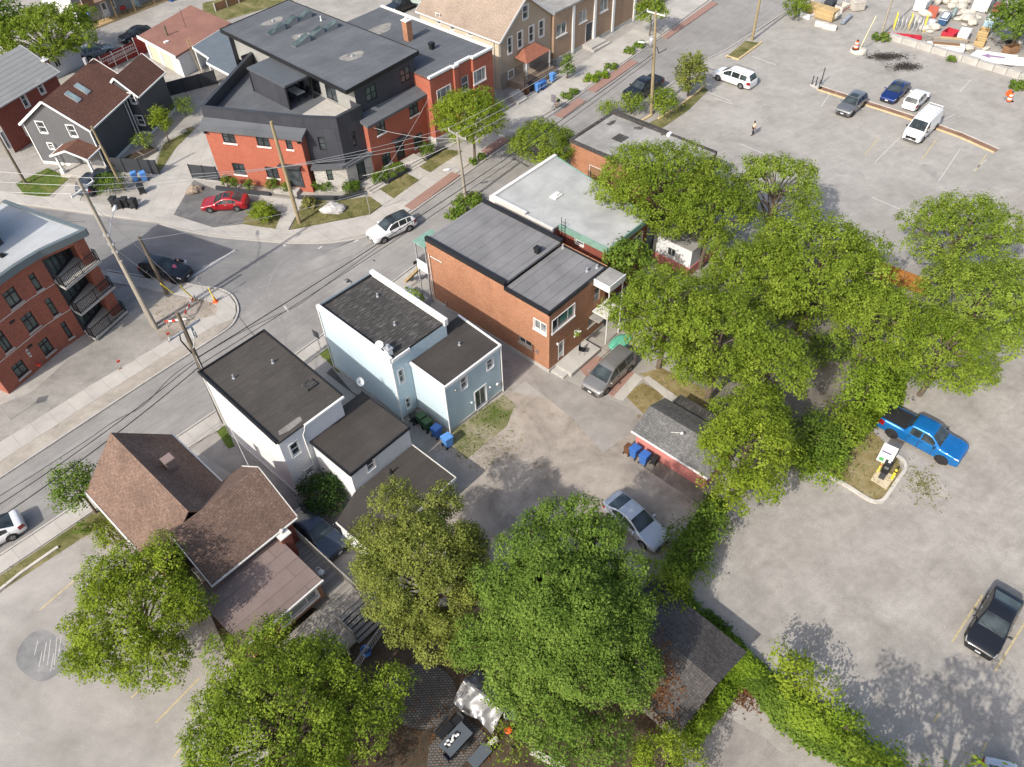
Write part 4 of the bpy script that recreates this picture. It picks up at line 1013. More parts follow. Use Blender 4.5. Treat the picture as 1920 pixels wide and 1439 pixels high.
# deck and stairs
t = Bld('deck', 'weathered grey wooden deck with railings and stairs behind the shingled house', 'deck', 155, 921, 44)
D = .95
q = MB(); q.bx(6.3,7.75,-20.6,-14.0,D-.12,D); q.bx(2.0,7.75,-22.05,-20.62,D-.121,D-.001); q.bx(2.0,5.6,-24.0,-22.06,D-.122,D-.002); t.part('deck_floor', q, M['deck'])
q = MB()
for x in (2.1,4.9,7.6):
    for y in (-23.9,-20.8,-17.5,-14.2):
        if x > 6 or y < -20: q.bx(x-.06,x+.06,y-.06,y+.06,0,D-.13)
t.part('posts', q, M['wood_old'])
railing(t.root, [(6.4,-14.05),(7.7,-14.05),(7.7,-22.0)], D, .95, M['wood_old'], gap=.14, post=.1, rail=.08, bal=.04)
railing(t.root, [(7.7,-22.05,.95),(7.7,-24.3,.0),(4.5,-25.0,.0)], 0.0, .95, M['wood_old'], gap=.15, post=.1, rail=.08, bal=.05)
railing(t.root, [(5.6,-22.1),(5.6,-23.95),(2.0,-23.95)], D, .95, M['wood_old'], gap=.15, post=.1, rail=.08, bal=.05)
q = MB()
for k in range(6): q.bx(5.7+.0, 7.6, -22.1-.3*k-.29, -22.1-.3*k, D-.16*(k+1)+.12, D-.16*(k+1)+.16)
t.part('stairs', q, M['wood_old'])
DECK = t
cx = thing('garden_chair', 'white wire garden chair on the side deck', 'chair', t.Wd(6.95,-19.0,D), t.a+.5)
q = MB(); q.lathe([(.22,.42),(.22,.45),(0,.45)],12); q.obj('seat', M['white'], cx)
q = MB(); q.tube([(.2*math.cos(a),.2*math.sin(a),.45+.45*math.sin((a-.2)/2.7*math.pi)) for a in [.2+.27*k for k in range(11)]],.02,6); q.obj('backrest', M['white'], cx)
for k in range(4): q = MB(); a = k*1.571+.78; q.cyl((.18*math.cos(a),.18*math.sin(a),.43),(.23*math.cos(a),.23*math.sin(a),0),.015,n=6); q.obj('leg', M['white'], cx)

# ================================================================ pink shed, far pink house, dark garage
b = Bld('shed', 'pink stucco shed with worn grey shingle roof behind the blue bins', 'shed', 1322, 920, 44)
w = MB(); pts = [(.0,.1),(3.6,.1),(3.6,6.0),(0,6.0)]
wall(w, pts[0], pts[1], 0, 1.9); wall(w, pts[1], pts[2], 0, 1.9); wall(w, pts[2], pts[3], 0, 1.9); wall(w, pts[3], pts[0], 0, 1.9)
w.poly([(3.6,6,1.9),(1.8,6,2.6),(0,6,1.9)]); w.poly([(0,.1,1.9),(1.8,.1,2.6),(3.6,.1,1.9)]); b.part('wall', w, M['pink'])
gable_roof(b, .0, 3.6, .1, 6.0, 1.95, 2.75, M['shingle_grey'], 'y', .28, .1, None)
e = MB(); e.beam((-.32,-.1,1.77),(-.32,6.3,1.77),.06,.14); b.part('fascia', e, M['white'])
q = MB(); q.bx(-1.2,-.05,-.2,4.9,-.01,.05); b.part('plinth', q, M['belt'])
x, y = 1.0, 4.0; q = MB(); q.tube([(x,y,2.3),(x+.05,y-.9,2.9)],.025,5); q.blob((x+.05,y-.95,2.9),(.13,.13,.09)); b.part('roof_mast', q, M['offwhite'])
b = Bld('garden_hut', 'small dark lean-to hut against the pink shed', 'hut', 1322, 920, 44)
q = MB(); q.bx(3.95,5.0,2.4,5.6,0,1.5); b.part('wall', q, M['wood_old']); q = MB(); q.bx(3.85,5.1,2.3,5.7,1.5,1.58); b.part('roof', q, M['roof_black'])

b = Bld('garage', 'low garage with dark brown shingle gable roof below the large tree', 'garage', 1385, 1250, 47.5)
w = MB(); pts = [(-6.0,.2),(-.3,.2),(-.3,6.2),(-6.0,6.2)]
for i in range(4): wall(w, pts[i], pts[(i+1)%4], 0, 2.2)
w.poly([(-6.0,.2,2.2),(-.3,.2,2.2),(-3.15,.2,3.1)]); b.part('wall', w, M['wood_old'])
gable_roof(b, -6.0, -.3, .2, 6.2, 2.25, 3.2, M['shingle_dark'], 'y', .3, .1, None)

b = Bld('pink_house', 'white walled building with pink base half hidden behind the tree belt', 'building', 1290, 520, 44)
q = MB(); pts = [(0,0),(5,0),(5,4),(0,4)]
for i in range(4): wall(q, pts[i], pts[(i+1)%4], 1.0, 2.9, [(1.5,2.4,1.3,2.2)] if i in (0, 3) else ())
b.part('wall', q, M['siding_white']); q = MB(); q.bx(-.06,5.06,-.06,4.06,0,1.0); b.part('base', q, M['pink'])
for i in (0, 3): window(b.root, pts[i], pts[(i+1)%4], (1.5,2.4,1.3,2.2), M['white'], M['glass'], 'slide')
flat_roof(b, [(-.15,-.15),(5.15,-.15),(5.15,4.15),(-.15,4.15)], 3.05, M['roof_worn'], None, thick=.12)
zA = Z(380, 200, .17708); zB = Z(640, 120, .17708); z9 = Z(0, 380, .25)
# ================================================================ black and red corner building
b = Bld('corner_building', 'large black and red brick corner building with a roof terrace and pergola', 'building', 416, 341, 44)
HB, HP = 6.35, 7.9
n1 = math.hypot(4.98, 9.23); d1 = (4.98/n1, -9.23/n1); o1 = (d1[1], -d1[0]); i1 = (-o1[0], -o1[1])
P0, P1 = (0, 0), (4.98, -9.23)
def F(u, d=0): return (P0[0]+d1[0]*u+i1[0]*d, P0[1]+d1[1]*u+i1[1]*d)
L1 = n1; fw = (P0, P1)
o = [b.opening(*fw, zA(185,253), zA(362,395)), b.opening(*fw, zA(548,290), zA(722,430)), b.opening(*fw, zA(862,320), zA(962,458)), b.opening(*fw, zA(302,595), zA(470,728)), b.opening(*fw, zA(655,635), zA(820,765))]
ud0, ud1 = b.onwall(*fw, *zA(905,860))[0], b.onwall(*fw, *zA(1085,850))[0]
o.append((ud0, ud1, .45, 2.9))
w = MB(); wall(w, P0, P1, 0, HB, o, .1); wall(w, P1, F(L1, 1.5), 0, HB); wall(w, F(0, 12), P0, 0, HB); b.part('front_wall', w, M['brick_red'])
for q in o[:5]: window(b.root, *fw, q, M['black'], M['glass'], 'four' if q is not o[2] else 'sash', sill=M['white'], depth=.1, fw=.09)
door(b.root, *fw, o[5], M['charcoal'], M['glass'], M['black'], .1, (.2,.8,.1,.9))
r = MB(); q = [(*F(-.35,-.35),HB), (*F(L1+.35,-.35),HB), (*F(L1+.35,1.5),HB+.5), (*F(-.35,1.0),HB+.5)]; r.add(q+[(x,y,z-.28) for x,y,z in q], [[0,1,2,3],[7,6,5,4],[0,4,5,1],[1,5,6,2],[2,6,7,3],[3,7,4,0]]); b.part('ledge_roof', r, M['roof_slate'])
q = MB()
for u in (.1, L1-.25): q.prism([F(u,-.32),F(u+.22,-.32),F(u+.22,-.02),F(u,-.02)], HB-.6, HB-.29)
b.part('bracket', q, M['black'])
# black cladding of the terrace and the corner
C, D = (7.9, -11.7), (11.1, -11.65); A0 = (.75, .7); E_ = (11.2, 6.9)
cl = (F(L1, 1.0), C)
oc = [b.opening(F(L1,1.0), C, zA(1212,322), zA(1315,465))]; od = [b.opening(C, D, zA(1570,275), zA(1640,405))]
w = MB(); wall(w, A0, F(L1, 1.0), HB+.2, HP); wall(w, F(L1,1.0), C, 3.0, HP, oc, .16); wall(w, C, D, 3.0, HP, od, .16); wall(w, D, (11.1,-9.9), HB, HP); wall(w, E_, A0, 0, HP); wall(w, (9.9,7), E_, 0, HP)
b.part('cladding', w, M['panel_black'])
q = MB(); TI = [(A0[0]+.3,A0[1]-.3), F(L1,1.35), (7.75,-11.2), (11.1,-11.2), (11.1,6.5), (10.6,6.4)]
q.sheet([(1.15,.55), (5.9,-8.6), (7.95,-11.3), (11.05,-11.3), (11.05,6.5)], 6.75); b.part('terrace_floor', q, M['roof_slate'])
q = MB()
for i, (a_, c_) in enumerate(((A0, F(L1,1.0)), (F(L1,1.0), C), (C, D), (E_, A0))):
    a_, c_ = Vector(a_), Vector(c_); dd = (c_-a_).normalized(); nn = Vector((-dd.y, dd.x))
    q.prism([a_-nn*.06, c_-nn*.06, c_+nn*.32, a_+nn*.32], HP-.02+.003*i, HP+.06+.003*i)
    q.prism([a_+nn*.3, c_+nn*.3, c_+nn*.31, a_+nn*.31], 6.76, HP-.03)
b.part('parapet_cap', q, M['charcoal'])
for (p0, p1), q in (((F(L1,1.0), C), oc[0]), ((C, D), od[0])): window(b.root, p0, p1, q, M['black'], M['glass'], 'sash', depth=.16, fw=.08)
# stone base
S0, SC, SR = (5.3,-9.7), (7.7,-11.95), (10.9,-12.1)
so_ = [b.opening(S0, SC, zA(1300,672), zA(1390,780))]; su = [b.onwall(SC, SR, *zA(1640,700))[0], b.onwall(SC, SR, *zA(1730,700))[0]]
w = MB(); wall(w, S0, SC, 0, 2.8, so_); wall(w, SC, SR, 0, 2.8, [(su[0], su[1], .45, 2.6)]); b.part('stone_base', w, M['stone'])
window(b.root, S0, SC, so_[0], M['black'], M['glass_green'], 'sash'); door(b.root, SC, SR, (su[0], su[1], .45, 2.6), M['charcoal'], M['glass'], M['black'], glass=(.15,.85,.1,.9))
q = MB(); q.prism([(5.0,-9.75),(7.65,-12.35),(11.0,-12.4),(11.0,-11.6),(7.9,-11.65),(5.6,-9.2)], 2.78, 3.02); b.part('base_ledge', q, M['roof_slate'])
# street front
r0, r1 = (10.9,-12.25), (19.3,-12.0); rw = (r0, r1); HR = 6.2
o = [b.opening(*rw, zB(362,620), zB(475,712)), b.opening(*rw, zB(708,415), zB(822,515)), b.opening(*rw, zB(425,975), zB(535,1040)), b.opening(*rw, zB(762,770), zB(865,845))]
u0 = b.onwall(*rw, *zB(590,1000))[0]; u1 = b.onwall(*rw, *zB(655,1000))[0]; o.append((u0, u0+1.15, .45, 2.75))
w = MB(); wall(w, r0, r1, 0, HR, o, .1); wall(w, (10.9,-10.5), r0, 0, HR); wall(w, r1, (19.3,-9), 0, HR); b.part('street_wall', w, M['brick_red'])
for q in o[:4]: window(b.root, *rw, q, M['black'], M['glass_green'], 'four', sill=M['white'], depth=.1, fw=.09)
door(b.root, *rw, o[4], M['black'], None, M['black'], .1)
r = MB(); q = [(10.6,-12.75,HR),(19.5,-12.5,HR),(19.5,-10.9,HR+.45),(10.6,-10.9,HR+.45)]; r.add(q+[(x,y,z-.26) for x,y,z in q], [[0,1,2,3],[7,6,5,4],[0,4,5,1],[1,5,6,2],[2,6,7,3],[3,7,4,0]]); b.part('street_ledge', r, M['roof_slate'])
q = MB(); P = wframe(*rw); wbox(q, P, u0-.35, u0+1.6, 2.85, 3.0, .01, .7); b.part('door_canopy', q, M['charcoal'])
q = MB(); P = wframe(*fw); wbox(q, P, ud0-.2, ud1+.2, 2.95, 3.12, .01, .6); b.part('door_canopy', q, M['charcoal'])
# upper storey
t0, t1 = (11.1,-10.9), (19.3,-10.75); tw = (t0, t1); HT = 9.55
o = [b.opening(*tw, zB(248,265), zB(385,355)), b.opening(*tw, zB(615,70), zB(738,160))]
w = MB(); wall(w, t0, t1, HB, HT, o, .1); wall(w, t1, (19.3,10), 0, HT); wall(w, (19.3,10), (10.6,9.8), 0, HT); b.part('upper_wall', w, M['panel_black'])
for q in o: window(b.root, *tw, q, M['black'], M['glass_green'], 'four', depth=.1, fw=.09)
sw = ((11.12,9.8), (11.12,-10.9)); o = [(7.2,9.2,6.85,9.1),(10,12,6.85,9.1),(13,15,6.85,9.1),(15.8,17.6,6.85,9.1)]
w = MB(); wall(w, *sw, 6.3, HT, o, .12); b.part('terrace_wall', w, M['stucco_grey'])
for q in o: window(b.root, *sw, q, M['black'], M['glass'], 'slide', name='glass_door')
q = MB(); q.prism([(9.8,-11.45),(20.0,-10.75),(19.6,10.6),(10.1,10.2)], HT, HT+.3); b.part('upper_roof', q, M['roof_slate'])
q = MB()
for i, (a_, c_) in enumerate((((9.8,-11.45),(20.0,-10.75)), ((20.0,-10.75),(19.6,10.6)), ((19.6,10.6),(10.1,10.2)), ((10.1,10.2),(9.8,-11.45)))):
    a_, c_ = Vector(a_), Vector(c_); dd = (c_-a_).normalized(); nn = Vector((dd.y, -dd.x)); q.prism([a_, c_, c_+nn*.07, a_+nn*.07], HT-.06+.003*i, HT+.36+.003*i)
b.part('roof_edge', q, M['black'])
for px, py in ((500,175),(575,135),(660,100),(650,245),(735,200),(815,165)):
    x, y = b.L(*z2(px,py), HT+.6); q = MB(); q.prism([(x-1.0,y-.45),(x+1.0,y-.45),(x+1.0,y+.45),(x-1.0,y+.45)], HT+.28, HT+.36)
    q.add([(x-1.0,y-.45,HT+.36),(x+1.0,y-.45,HT+.36),(x+1.0,y+.45,HT+.36),(x-1.0,y+.45,HT+.36),(x+1.0,y-.45,HT+.95),(x+1.0,y+.45,HT+.95)], [[1,2,5,4],[0,1,4],[2,3,5]])
    s_ = b.part('skylight', q, M['greymetal']); k = MB(); k.poly([(x-1.02,y-.42,HT+.37),(x+1.03,y-.42,HT+.97),(x+1.03,y+.42,HT+.97),(x-1.02,y+.42,HT+.37)]); k.obj('pane', M['glass_green'], s_)
M['ponding'] = m_ground('dried_puddle', (.16,.155,.145), (.25,.24,.22), (.33,.31,.28), .9, 3, .25)
for k, (px, py, rx, ry) in enumerate(((485,130,1.3,.8),(960,340,1.3,.9),(650,220,1.0,.7))):
    x, y = b.L(*z2(px,py), HT+.3); q = MB(); q.sheet([(x+rx*math.cos(t)*(1+.18*math.sin(3*t+k)), y+ry*math.sin(t)*(1+.2*math.cos(2*t+k))) for t in [j*math.pi/12 for j in range(24)]], HT+.304+.001*k); b.part('dried_puddle', q, M['ponding']); pipe_vent(b, x, y, HT+.3, .2, .09)
x, y = b.L(*z2(775,125), HT+.3); pipe_vent(b, x, y, HT+.3, .5, .07, M['white'])
# pergola on the terrace
TZ = 6.76
q = MB(); q.bx(7.2,10.4,-5.0,1.4,9.1,9.3); pg = thing('pergola', 'black louvred pergola standing on the roof terrace', 'pergola', b.Wd(0,0), b.a)
M['louvre'] = m_siding('louvre_roof', (.10,.11,.12), .22, .4, .1); 
q.obj('roof', M['louvre'], pg)
for x, y in ((7.3,-4.9),(10.3,-4.9),(7.3,1.3),(10.3,1.3)): q = MB(); q.bx(x-.08,x+.08,y-.08,y+.08,TZ,9.1); q.obj('post', M['black'], pg)
q = MB(); q.bx(7.27,7.33,-4.8,1.2,TZ,9.08); q.obj('screen', M['panel_black'], pg)
q = MB(); q.sheet([(8.9,-9.9),(7.4,-6.6),(11.0,-6.0),(11.05,-9.9)], 6.775); b.part('terrace_tiles', q, M['concrete'])
t = thing('terrace_table', 'pale table with black chairs under the terrace pergola', 'table', b.Wd(9.3,-3.4,6.77), b.a)
q = MB(); q.bx(-.5,.5,-.9,.9,.7,.75); q.obj('table_top', M['offwhite'], t)
for i, j in ((-1,-1),(1,-1),(1,1),(-1,1)): q = MB(); q.bx(i*.42-.03,i*.42+.03,j*.8-.03,j*.8+.03,0,.7); q.obj('leg', M['black'], t)
ch0 = None
for k, (x, y, a_) in enumerate(((8.3,-3.9,1.57),(8.3,-2.9,1.57),(10.2,-3.9,-1.57),(10.2,-2.9,-1.57))):
    if ch0 is None:
        ch0 = t = thing('terrace_chair', 'black metal chair at the pale table on the roof terrace', 'chair', b.Wd(x,y,6.77), b.a+a_, 'chairs on the roof terrace')
        q = MB(); q.bx(-.25,.25,-.25,.25,.43,.47); q.obj('seat', M['black'], t)
        q = MB(); q.bx(-.25,.25,.21,.25,.47,.95); q.obj('backrest', M['black'], t)
        for i, j in ((-1,-1),(1,-1),(1,1),(-1,1)): q = MB(); q.cyl((i*.21,j*.21,0),(i*.21,j*.21,.44),.018,n=6); q.obj('leg', M['black'], t)
    else: dup(ch0, b.Wd(x,y,6.77), b.a+a_)
# planter walls and steps along the front
for a_, c_ in ((F(.2,-1.6), F(6.3,-1.6)), (F(9.4,-1.6), (5.9,-12.6)), ((5.95,-12.65), (8.2,-13.6))):
    a_, c_ = Vector(a_), Vector(c_); dd = (c_-a_).normalized(); nn = Vector((-dd.y, dd.x)); q = MB(); q.prism([a_, c_, c_+nn*.3, a_+nn*.3], 0, .42); b.part('planter_wall', q, M['charcoal'])
for a_, c_ in (((11.0,-14.1),(14.0,-14.2)), ((16.6,-14.1),(19.5,-14.0))): q = MB(); q.prism([a_, c_, (c_[0], c_[1]+.3), (a_[0], a_[1]+.3)], 0, .42); b.part('planter_wall', q, M['charcoal'])
q = MB()
for k in range(3): q.prism([F(6.5,-1.0-.35*k), F(9.1,-1.0-.35*k), F(9.1,-.02-.35*k+(-.98 if k else 0)), F(6.5,-.02-.35*k+(-.98 if k else 0))], 0, .42-.13*k)
b.part('steps', q, M['concrete'])
for x0, x1, y0 in ((14.3,16.3,-13.6), (8.6,10.7,-13.5)):
    q = MB()
    for k in range(3): q.bx(x0, x1, y0-.35*k, -12.3 if k == 0 else y0+.35-.35*k, 0, .42-.13*k)
    b.part('steps', q, M['concrete'])
CB = b

# ================================================================ red brick neighbour
b = Bld('brick_row_house', 'two storey red brick building with grey flat roof and a tall brick chimney', 'house', 821, 281, 44)
H = 8.1; p = [(0,.1),(3.3,.1),(3.3,-.15),(3.9,-.15),(3.9,.1),(6.0,.1),(6.0,-.25),(9.0,-.25),(9.0,17.5),(0,17.5)]
o1 = [b.opening(p[0], p[1], zB(1012,290), zB(1163,345)), b.opening(p[0], p[1], zB(1058,610), zB(1155,640)), b.opening(p[0], p[1], zB(1100,780), zB(1170,800))]
o2 = [b.opening(p[6], p[7], zB(1398,92), zB(1528,155))]; o2.append((o2[0][0], o2[0][1], 2.0, 3.7)); o3 = [(.5,1.6,4.8,6.4),(.4,1.5,.9,3.0)]
w = MB()
for i in range(10): wall(w, p[i], p[(i+1)%10], 1.3, H-.1, o1[:2] if i == 0 else o2 if i == 6 else o3 if i == 4 else ())
b.part('wall', w, M['brick_red'])
f = MB(); f.prism([(-.05,.05),(3.25,.05),(3.25,-.2),(3.95,-.2),(3.95,.05),(5.95,.05),(5.95,-.3),(9.05,-.3),(9.05,17.55),(-.05,17.55)], 0, 1.3); b.part('foundation', f, M['stone'])
q = MB(); q.prism(p, H-.3, H-.02); b.part('roof', q, M['roof_slate'])
q = MB()
for i in range(8):
    a_, c_ = Vector(p[i]), Vector(p[i+1]); dd = (c_-a_).normalized(); nn = Vector((dd.y,-dd.x)); q.prism([a_+nn*.08-dd*.05, c_+nn*.08+dd*.05, c_-nn*.25+dd*.05, a_-nn*.25-dd*.05], H-.12+.003*i, H+.1+.003*i)
b.part('coping', q, M['white'])
for q in o1[:2]: window(b.root, p[0], p[1], q, M['white'], M['glass_pale'], 'triple', sill=M['white'], casing=.06)
for q in o2: window(b.root, p[6], p[7], q, M['white'], M['glass_pale'], 'triple', sill=M['white'], casing=.06)
window(b.root, p[4], p[5], o3[0], M['white'], M['glass'], 'sash', sill=M['white']); window(b.root, p[4], p[5], o3[1], M['white'], M['glass_pale'], 'light', name='door')
x, y = b.L(*z2(1300,240), H); chimney(b, x, y, H-.02, H+2.1, .75, M['brick_orange'], M['white']); x, y = b.L(*z2(1440,295), H); roof_vent(b, x, y, H-.02, .55, .75)
x, y = b.L(*z2(1120,180), H); q = MB(); q.sheet([(x+1.9*math.cos(t)*(1+.2*math.sin(3*t)), y+1.0*math.sin(t)) for t in [j*math.pi/12 for j in range(24)]], H-.012); b.part('dried_puddle', q, M['ponding'])

# ================================================================ tan gabled house and brown hall
b = Bld('gabled_house', 'tan stucco gabled house with cream side wall and rusty porch roof', 'house', 941, 170, 44)
fr = ((0,0),(9.1,0)); ze, zr = 6.2, 9.7
o = [b.opening(*fr, z3(703,42), z3(735,105)), b.opening(*fr, z3(674,198), z3(703,280)), b.opening(*fr, z3(742,165), z3(770,245)), b.opening(*fr, z3(802,132), z3(830,212)), b.opening(*fr, z3(614,232), z3(640,315)), b.opening(*fr, z3(614,372), z3(648,460))]
w = MB(); wall(w, *fr, 1.9, ze, o[1:5]); 
q0 = o[0]
w.poly([(0,0,ze),(q0[0],0,ze),(q0[0],0,ze+(zr-ze)*q0[0]/4.55)]); w.poly([(q0[1],0,ze),(9.1,0,ze),(q0[1],0,ze+(zr-ze)*(9.1-q0[1])/4.55)])
w.poly([(q0[0],0,q0[3]),(q0[1],0,q0[3]),(q0[1],0,ze+(zr-ze)*(9.1-q0[1])/4.55),(4.55,0,zr),(q0[0],0,ze+(zr-ze)*q0[0]/4.55)]); w.poly([(q0[0],0,ze),(q0[1],0,ze),(q0[1],0,q0[2]),(q0[0],0,q0[2])])
b.part('front_wall', w, M['stucco_tan'])
w = MB(); wall(w, (0,-.02), (9.1,-.02), 0, 1.88, [(4.0,5.0,.9,1.88)]); b.part('stone_base', w, M['stone_tan'])
sw = ((0,13.5),(0,0)); os_ = [b.opening(*sw, z2(1464,80), z2(1492,150)), b.opening(*sw, z2(1548,145), z2(1573,185)), b.opening(*sw, z2(1650,188), z2(1684,222))]
w = MB(); wall(w, *sw, 0, ze, os_); wall(w, (9.1,13.5), (0,13.5), 0, ze); wall(w, (9.1,0), (9.1,13.5), 0, ze); b.part('wall', w, M['siding_cream'])
for q in o[:5]: window(b.root, *fr, q, M['white'], M['glass'], 'sash', casing=.11)
window(b.root, (0,-.02), (9.1,-.02), (o[5][0],o[5][1],max(.5,o[5][2]),1.85), M['white'], M['glass'], 'sash', casing=.11, depth=.1)
for q in os_: window(b.root, *sw, q, M['white'], M['glass'], 'sash', casing=.09)
gable_roof(b, 0, 9.1, 0, 13.5, ze, zr, M['shingle_tan'], 'y', .3, .14, M['white'])
downpipe(b, [(-.1,.1,ze-.2),(-.1,.1,.1)], M['galv'], .05); downpipe(b, [(-.1,.9,ze-.2),(-.1,.9,.1)], M['galv'], .04)
r = MB(); q = [(2.4,-1.95,2.95),(7.0,-1.75,2.95),(7.0,-.05,3.15),(2.4,-.05,3.15),(3.6,-.6,3.75),(5.9,-.5,3.75),(5.9,-.06,3.8),(3.6,-.06,3.8)]
r.add(q, [[0,1,5,4],[1,2,6,5],[3,0,4,7],[4,5,6,7],[0,3,2,1]]); b.part('porch_roof', r, M['rust_roof'])
q = MB()
for x in (2.6, 6.8): q.bx(x-.08,x+.08,-1.8,-1.64,.9,2.95)
b.part('porch_post', q, M['offwhite'])
q = MB(); q.bx(1.2,7.2,-2.6,-.05,0,.9); b.part('porch_floor', q, M['stone_tan'])
railing(b.root, [(1.3,-2.5),(7.1,-2.5)], .9, .95, M['black'], gap=.16)
door(b.root, (0,-.02), (9.1,-.02), (4.0,5.0,.92,1.86), M['white'], M['glass'], M['white'], .1)
q = MB()
for k in range(5): q.bx(-1.4, .3, -2.4-.3*k-.3, -2.4-.3*k, 0, .9-.17*k)
b.part('front_steps', q, M['concrete'])
TAN = b
t = Bld('commercial_hall', 'long tan flat roofed hall with white pilasters along the pavement', 'building', 941, 170, 44)
fr = ((9.25,-.35),(30,-.9)); H = 6.1
o = [t.opening(*fr, z3(908,155), z3(966,195)), t.opening(*fr, z3(1045,75), z3(1087,120)), t.opening(*fr, z3(1172,5), z3(1213,55)), t.opening(*fr, z3(1083,150), z3(1122,240))]
o[3] = (o[3][0], o[3][1], .55, 2.9)
w = MB(); wall(w, *fr, .5, H, o); wall(w, fr[1], (30,9), .5, H); wall(w, (30,9), (9.25,9), .5, H); wall(w, (9.25,9), fr[0], .5, H); t.part('wall', w, M['stucco_brown'])
f = MB(); f.prism([(9.2,-.4),(30.05,-.95),(30.05,9.05),(9.2,9.05)], 0, .5); t.part('foundation', f, M['concrete_wall'])
for q in o[:3]: window(t.root, *fr, q, M['offwhite'], M['glass_pale'], 'slide', sill=M['white'])
door(t.root, *fr, o[3], M['charcoal'], None, M['white'])
P = wframe(*fr); q = MB()
for px in (1006, 1135, 1247, 1372):
    u = t.onwall(*fr, *z3(px, 150))[0]; 
    if px > 1100: u = t.onwall(*fr, *z3(px, 100 if px < 1200 else 60))[0]
    k = MB(); wbox(k, P, u-.2, u+.2, .1, H-.1, .003, .16); t.part('pilaster', k, M['white'])
k = MB(); k.prism([(9.15,-.55),(30.2,-1.1),(30.2,9.2),(9.15,9.2)], H, H+.22); t.part('roof', k, M['roof_worn'])
k = MB(); wbox(k, P, o[3][0]-.6, o[3][1]+1.0, 0, .5, .06, 1.6); wbox(k, P, o[3][0]-.6, o[3][1]+1.4, 0, .25, 1.6, 2.0); t.part('steps', k, M['concrete'])

# ================================================================ three storey apartment block at the left edge
b = Bld('apartment_block', 'three storey red brick apartment block with stacked balconies at the left edge', 'building', 228, 589, 28)
H = 8.9
NE, BL, BW, BD, SW = (0,0), (-3.55,-.3), (-3.25,1.0), (-5.4,1.35), (-11.0,1.25)
side = (-3.2, 9.0)
# balcony recess: wall set back between BL and the corner pier
f1 = (SW, BD); f2 = (BD, BW)
def OP(f, L): return [b.opening(*f, z9(*a), z9(*c)) for a, c in L]
of1 = OP(f1, [((12,690),(170,735)),((150,870),(300,920)),((280,1060),(412,1100)),((80,1240),(222,1260)),((-50,1000),(100,1085))])
of2 = OP(f2, [((205,550),(322,640)),((330,735),(445,830)),((448,910),(552,1000))])
w = MB(); wall(w, *f1, 0, H-.2, of1, .15); wall(w, *f2, 0, H-.2, of2, .15); wall(w, (-11,7), SW, 0, H-.2)
wall(w, BW, (-.1,1.9), 8.0, H-.2, (), .1)
for x0, x1, y0, y1, za, zb in ((-.75,.15,-.1,.25,0,H-.2),): w.bx(x0,x1,y0,y1,za,zb)
w.bx(-.25,.15,.25,2.0,0,H-.2); 
w.prism([(-3.25,1.0),(-.76,.02),(-.6,.3),(-3.1,1.28)], 8.05, H-.2); wall(w, (.15,2.0), (.15,8.5), 0, H-.2); wall(w, (.15,8.5), (-11,8.5), 0, H-.2)
b.part('wall', w, M['brick_apt'])
w = MB(); rec = ((-3.25,1.0),(-.25,1.9)); orc = [(.25,1.5,z+.15,z+2.35) for z in (.35,3.15,5.95)] + [(1.65,2.9,z+.15,z+2.35) for z in (.35,3.15,5.95)]
wall(w, *rec, 0, H-.8, orc, .1); b.part('recess_wall', w, M['charcoal'])
for q in orc: window(b.root, *rec, q, M['black'], M['glass_green'], 'slide', name='glass_door', depth=.1)
for q in of1: window(b.root, *f1, q, M['black'], M['glass_green'], 'tee', sill=M['concrete_wall'], depth=.15, fw=.09)
for q in of2: window(b.root, *f2, q, M['black'], M['glass_green'], 'light', sill=M['concrete_wall'], depth=.15, fw=.08)
for k, z in enumerate((.2,3.0,5.8)):
    q = MB(); q.prism([(-3.6,-.75),(.3,-.62),(.3,-.12),(-.76,-.11),(-.76,.24),(-.27,.26),(-.27,1.85),(-3.24,.95),(-3.5,.1)], z, z+.18); bal = b.part('balcony', q, M['concrete_wall'])
    railing(bal, [(-3.45,.1),(-3.5,-.65),(-1.6,-.6),(.22,-.53),(.22,-.15)], z+.18, 1.05, M['black'], gap=.14, post=.06, rail=.06, bal=.03)
roofp = [(-11.4,.95),(-5.2,.95),(-3.2,.7),(.35,-.55),(.5,9),(-11.4,9)]
q = MB(); q.prism(roofp, H-.2, H+.02); b.part('roof', q, M['roof_apt'])
q = MB()
for i in range(4):
    a_, c_ = Vector(roofp[i]), Vector(roofp[i+1]); dd = (c_-a_).normalized(); nn = Vector((dd.y,-dd.x)); q.prism([a_+nn*.12, c_+nn*.12, c_-nn*.22, a_-nn*.22], H-.45+.004*i, H+.16+.004*i)
b.part('roof_edge', q, m_plain('slate_flashing', (.14,.17,.18), .5, .2, .1))
q = MB(); pts = [(-11,4.2),(-3.6,4.2),(-3.2,8.8),(-11,8.8)]
for i in range(4): wall(q, pts[i], pts[(i+1)%4], H, H+2.6, [(3.0,5.6,H+.5,H+2.2)] if i == 0 else ())
b.part('penthouse_wall', q, M['charcoal']); window(b.root, pts[0], pts[1], (3.0,5.6,H+.5,H+2.2), M['white'], M['glass'], 'slide')
q = MB(); q.prism([(-11,4.0),(-3.4,4.0),(-3.0,9),(-11,9)], H+2.6, H+2.85); b.part('penthouse_roof', q, M['roof_slate'])
x, y = b.L(*z9(20,405), H); q = MB(); q.bx(x-.2,x+.2,y-.2,y+.2,H+.02,H+.2); b.part('roof_drain', q, M['black'])
M['sign_maroon'] = m_plain('maroon_sign', (.12,.02,.05), .5, 0, .1)
q0 = b.opening(*f1, z9(190,1110), z9(238,1150)); q = MB(); P = wframe(*f1); wbox(q, P, *q0, .01, .04); sg = b.part('site_sign', q, M['white'])
q = MB(); uu, vv = q0[0], q0[2]; su_, sv_ = q0[1]-q0[0], q0[3]-q0[2]
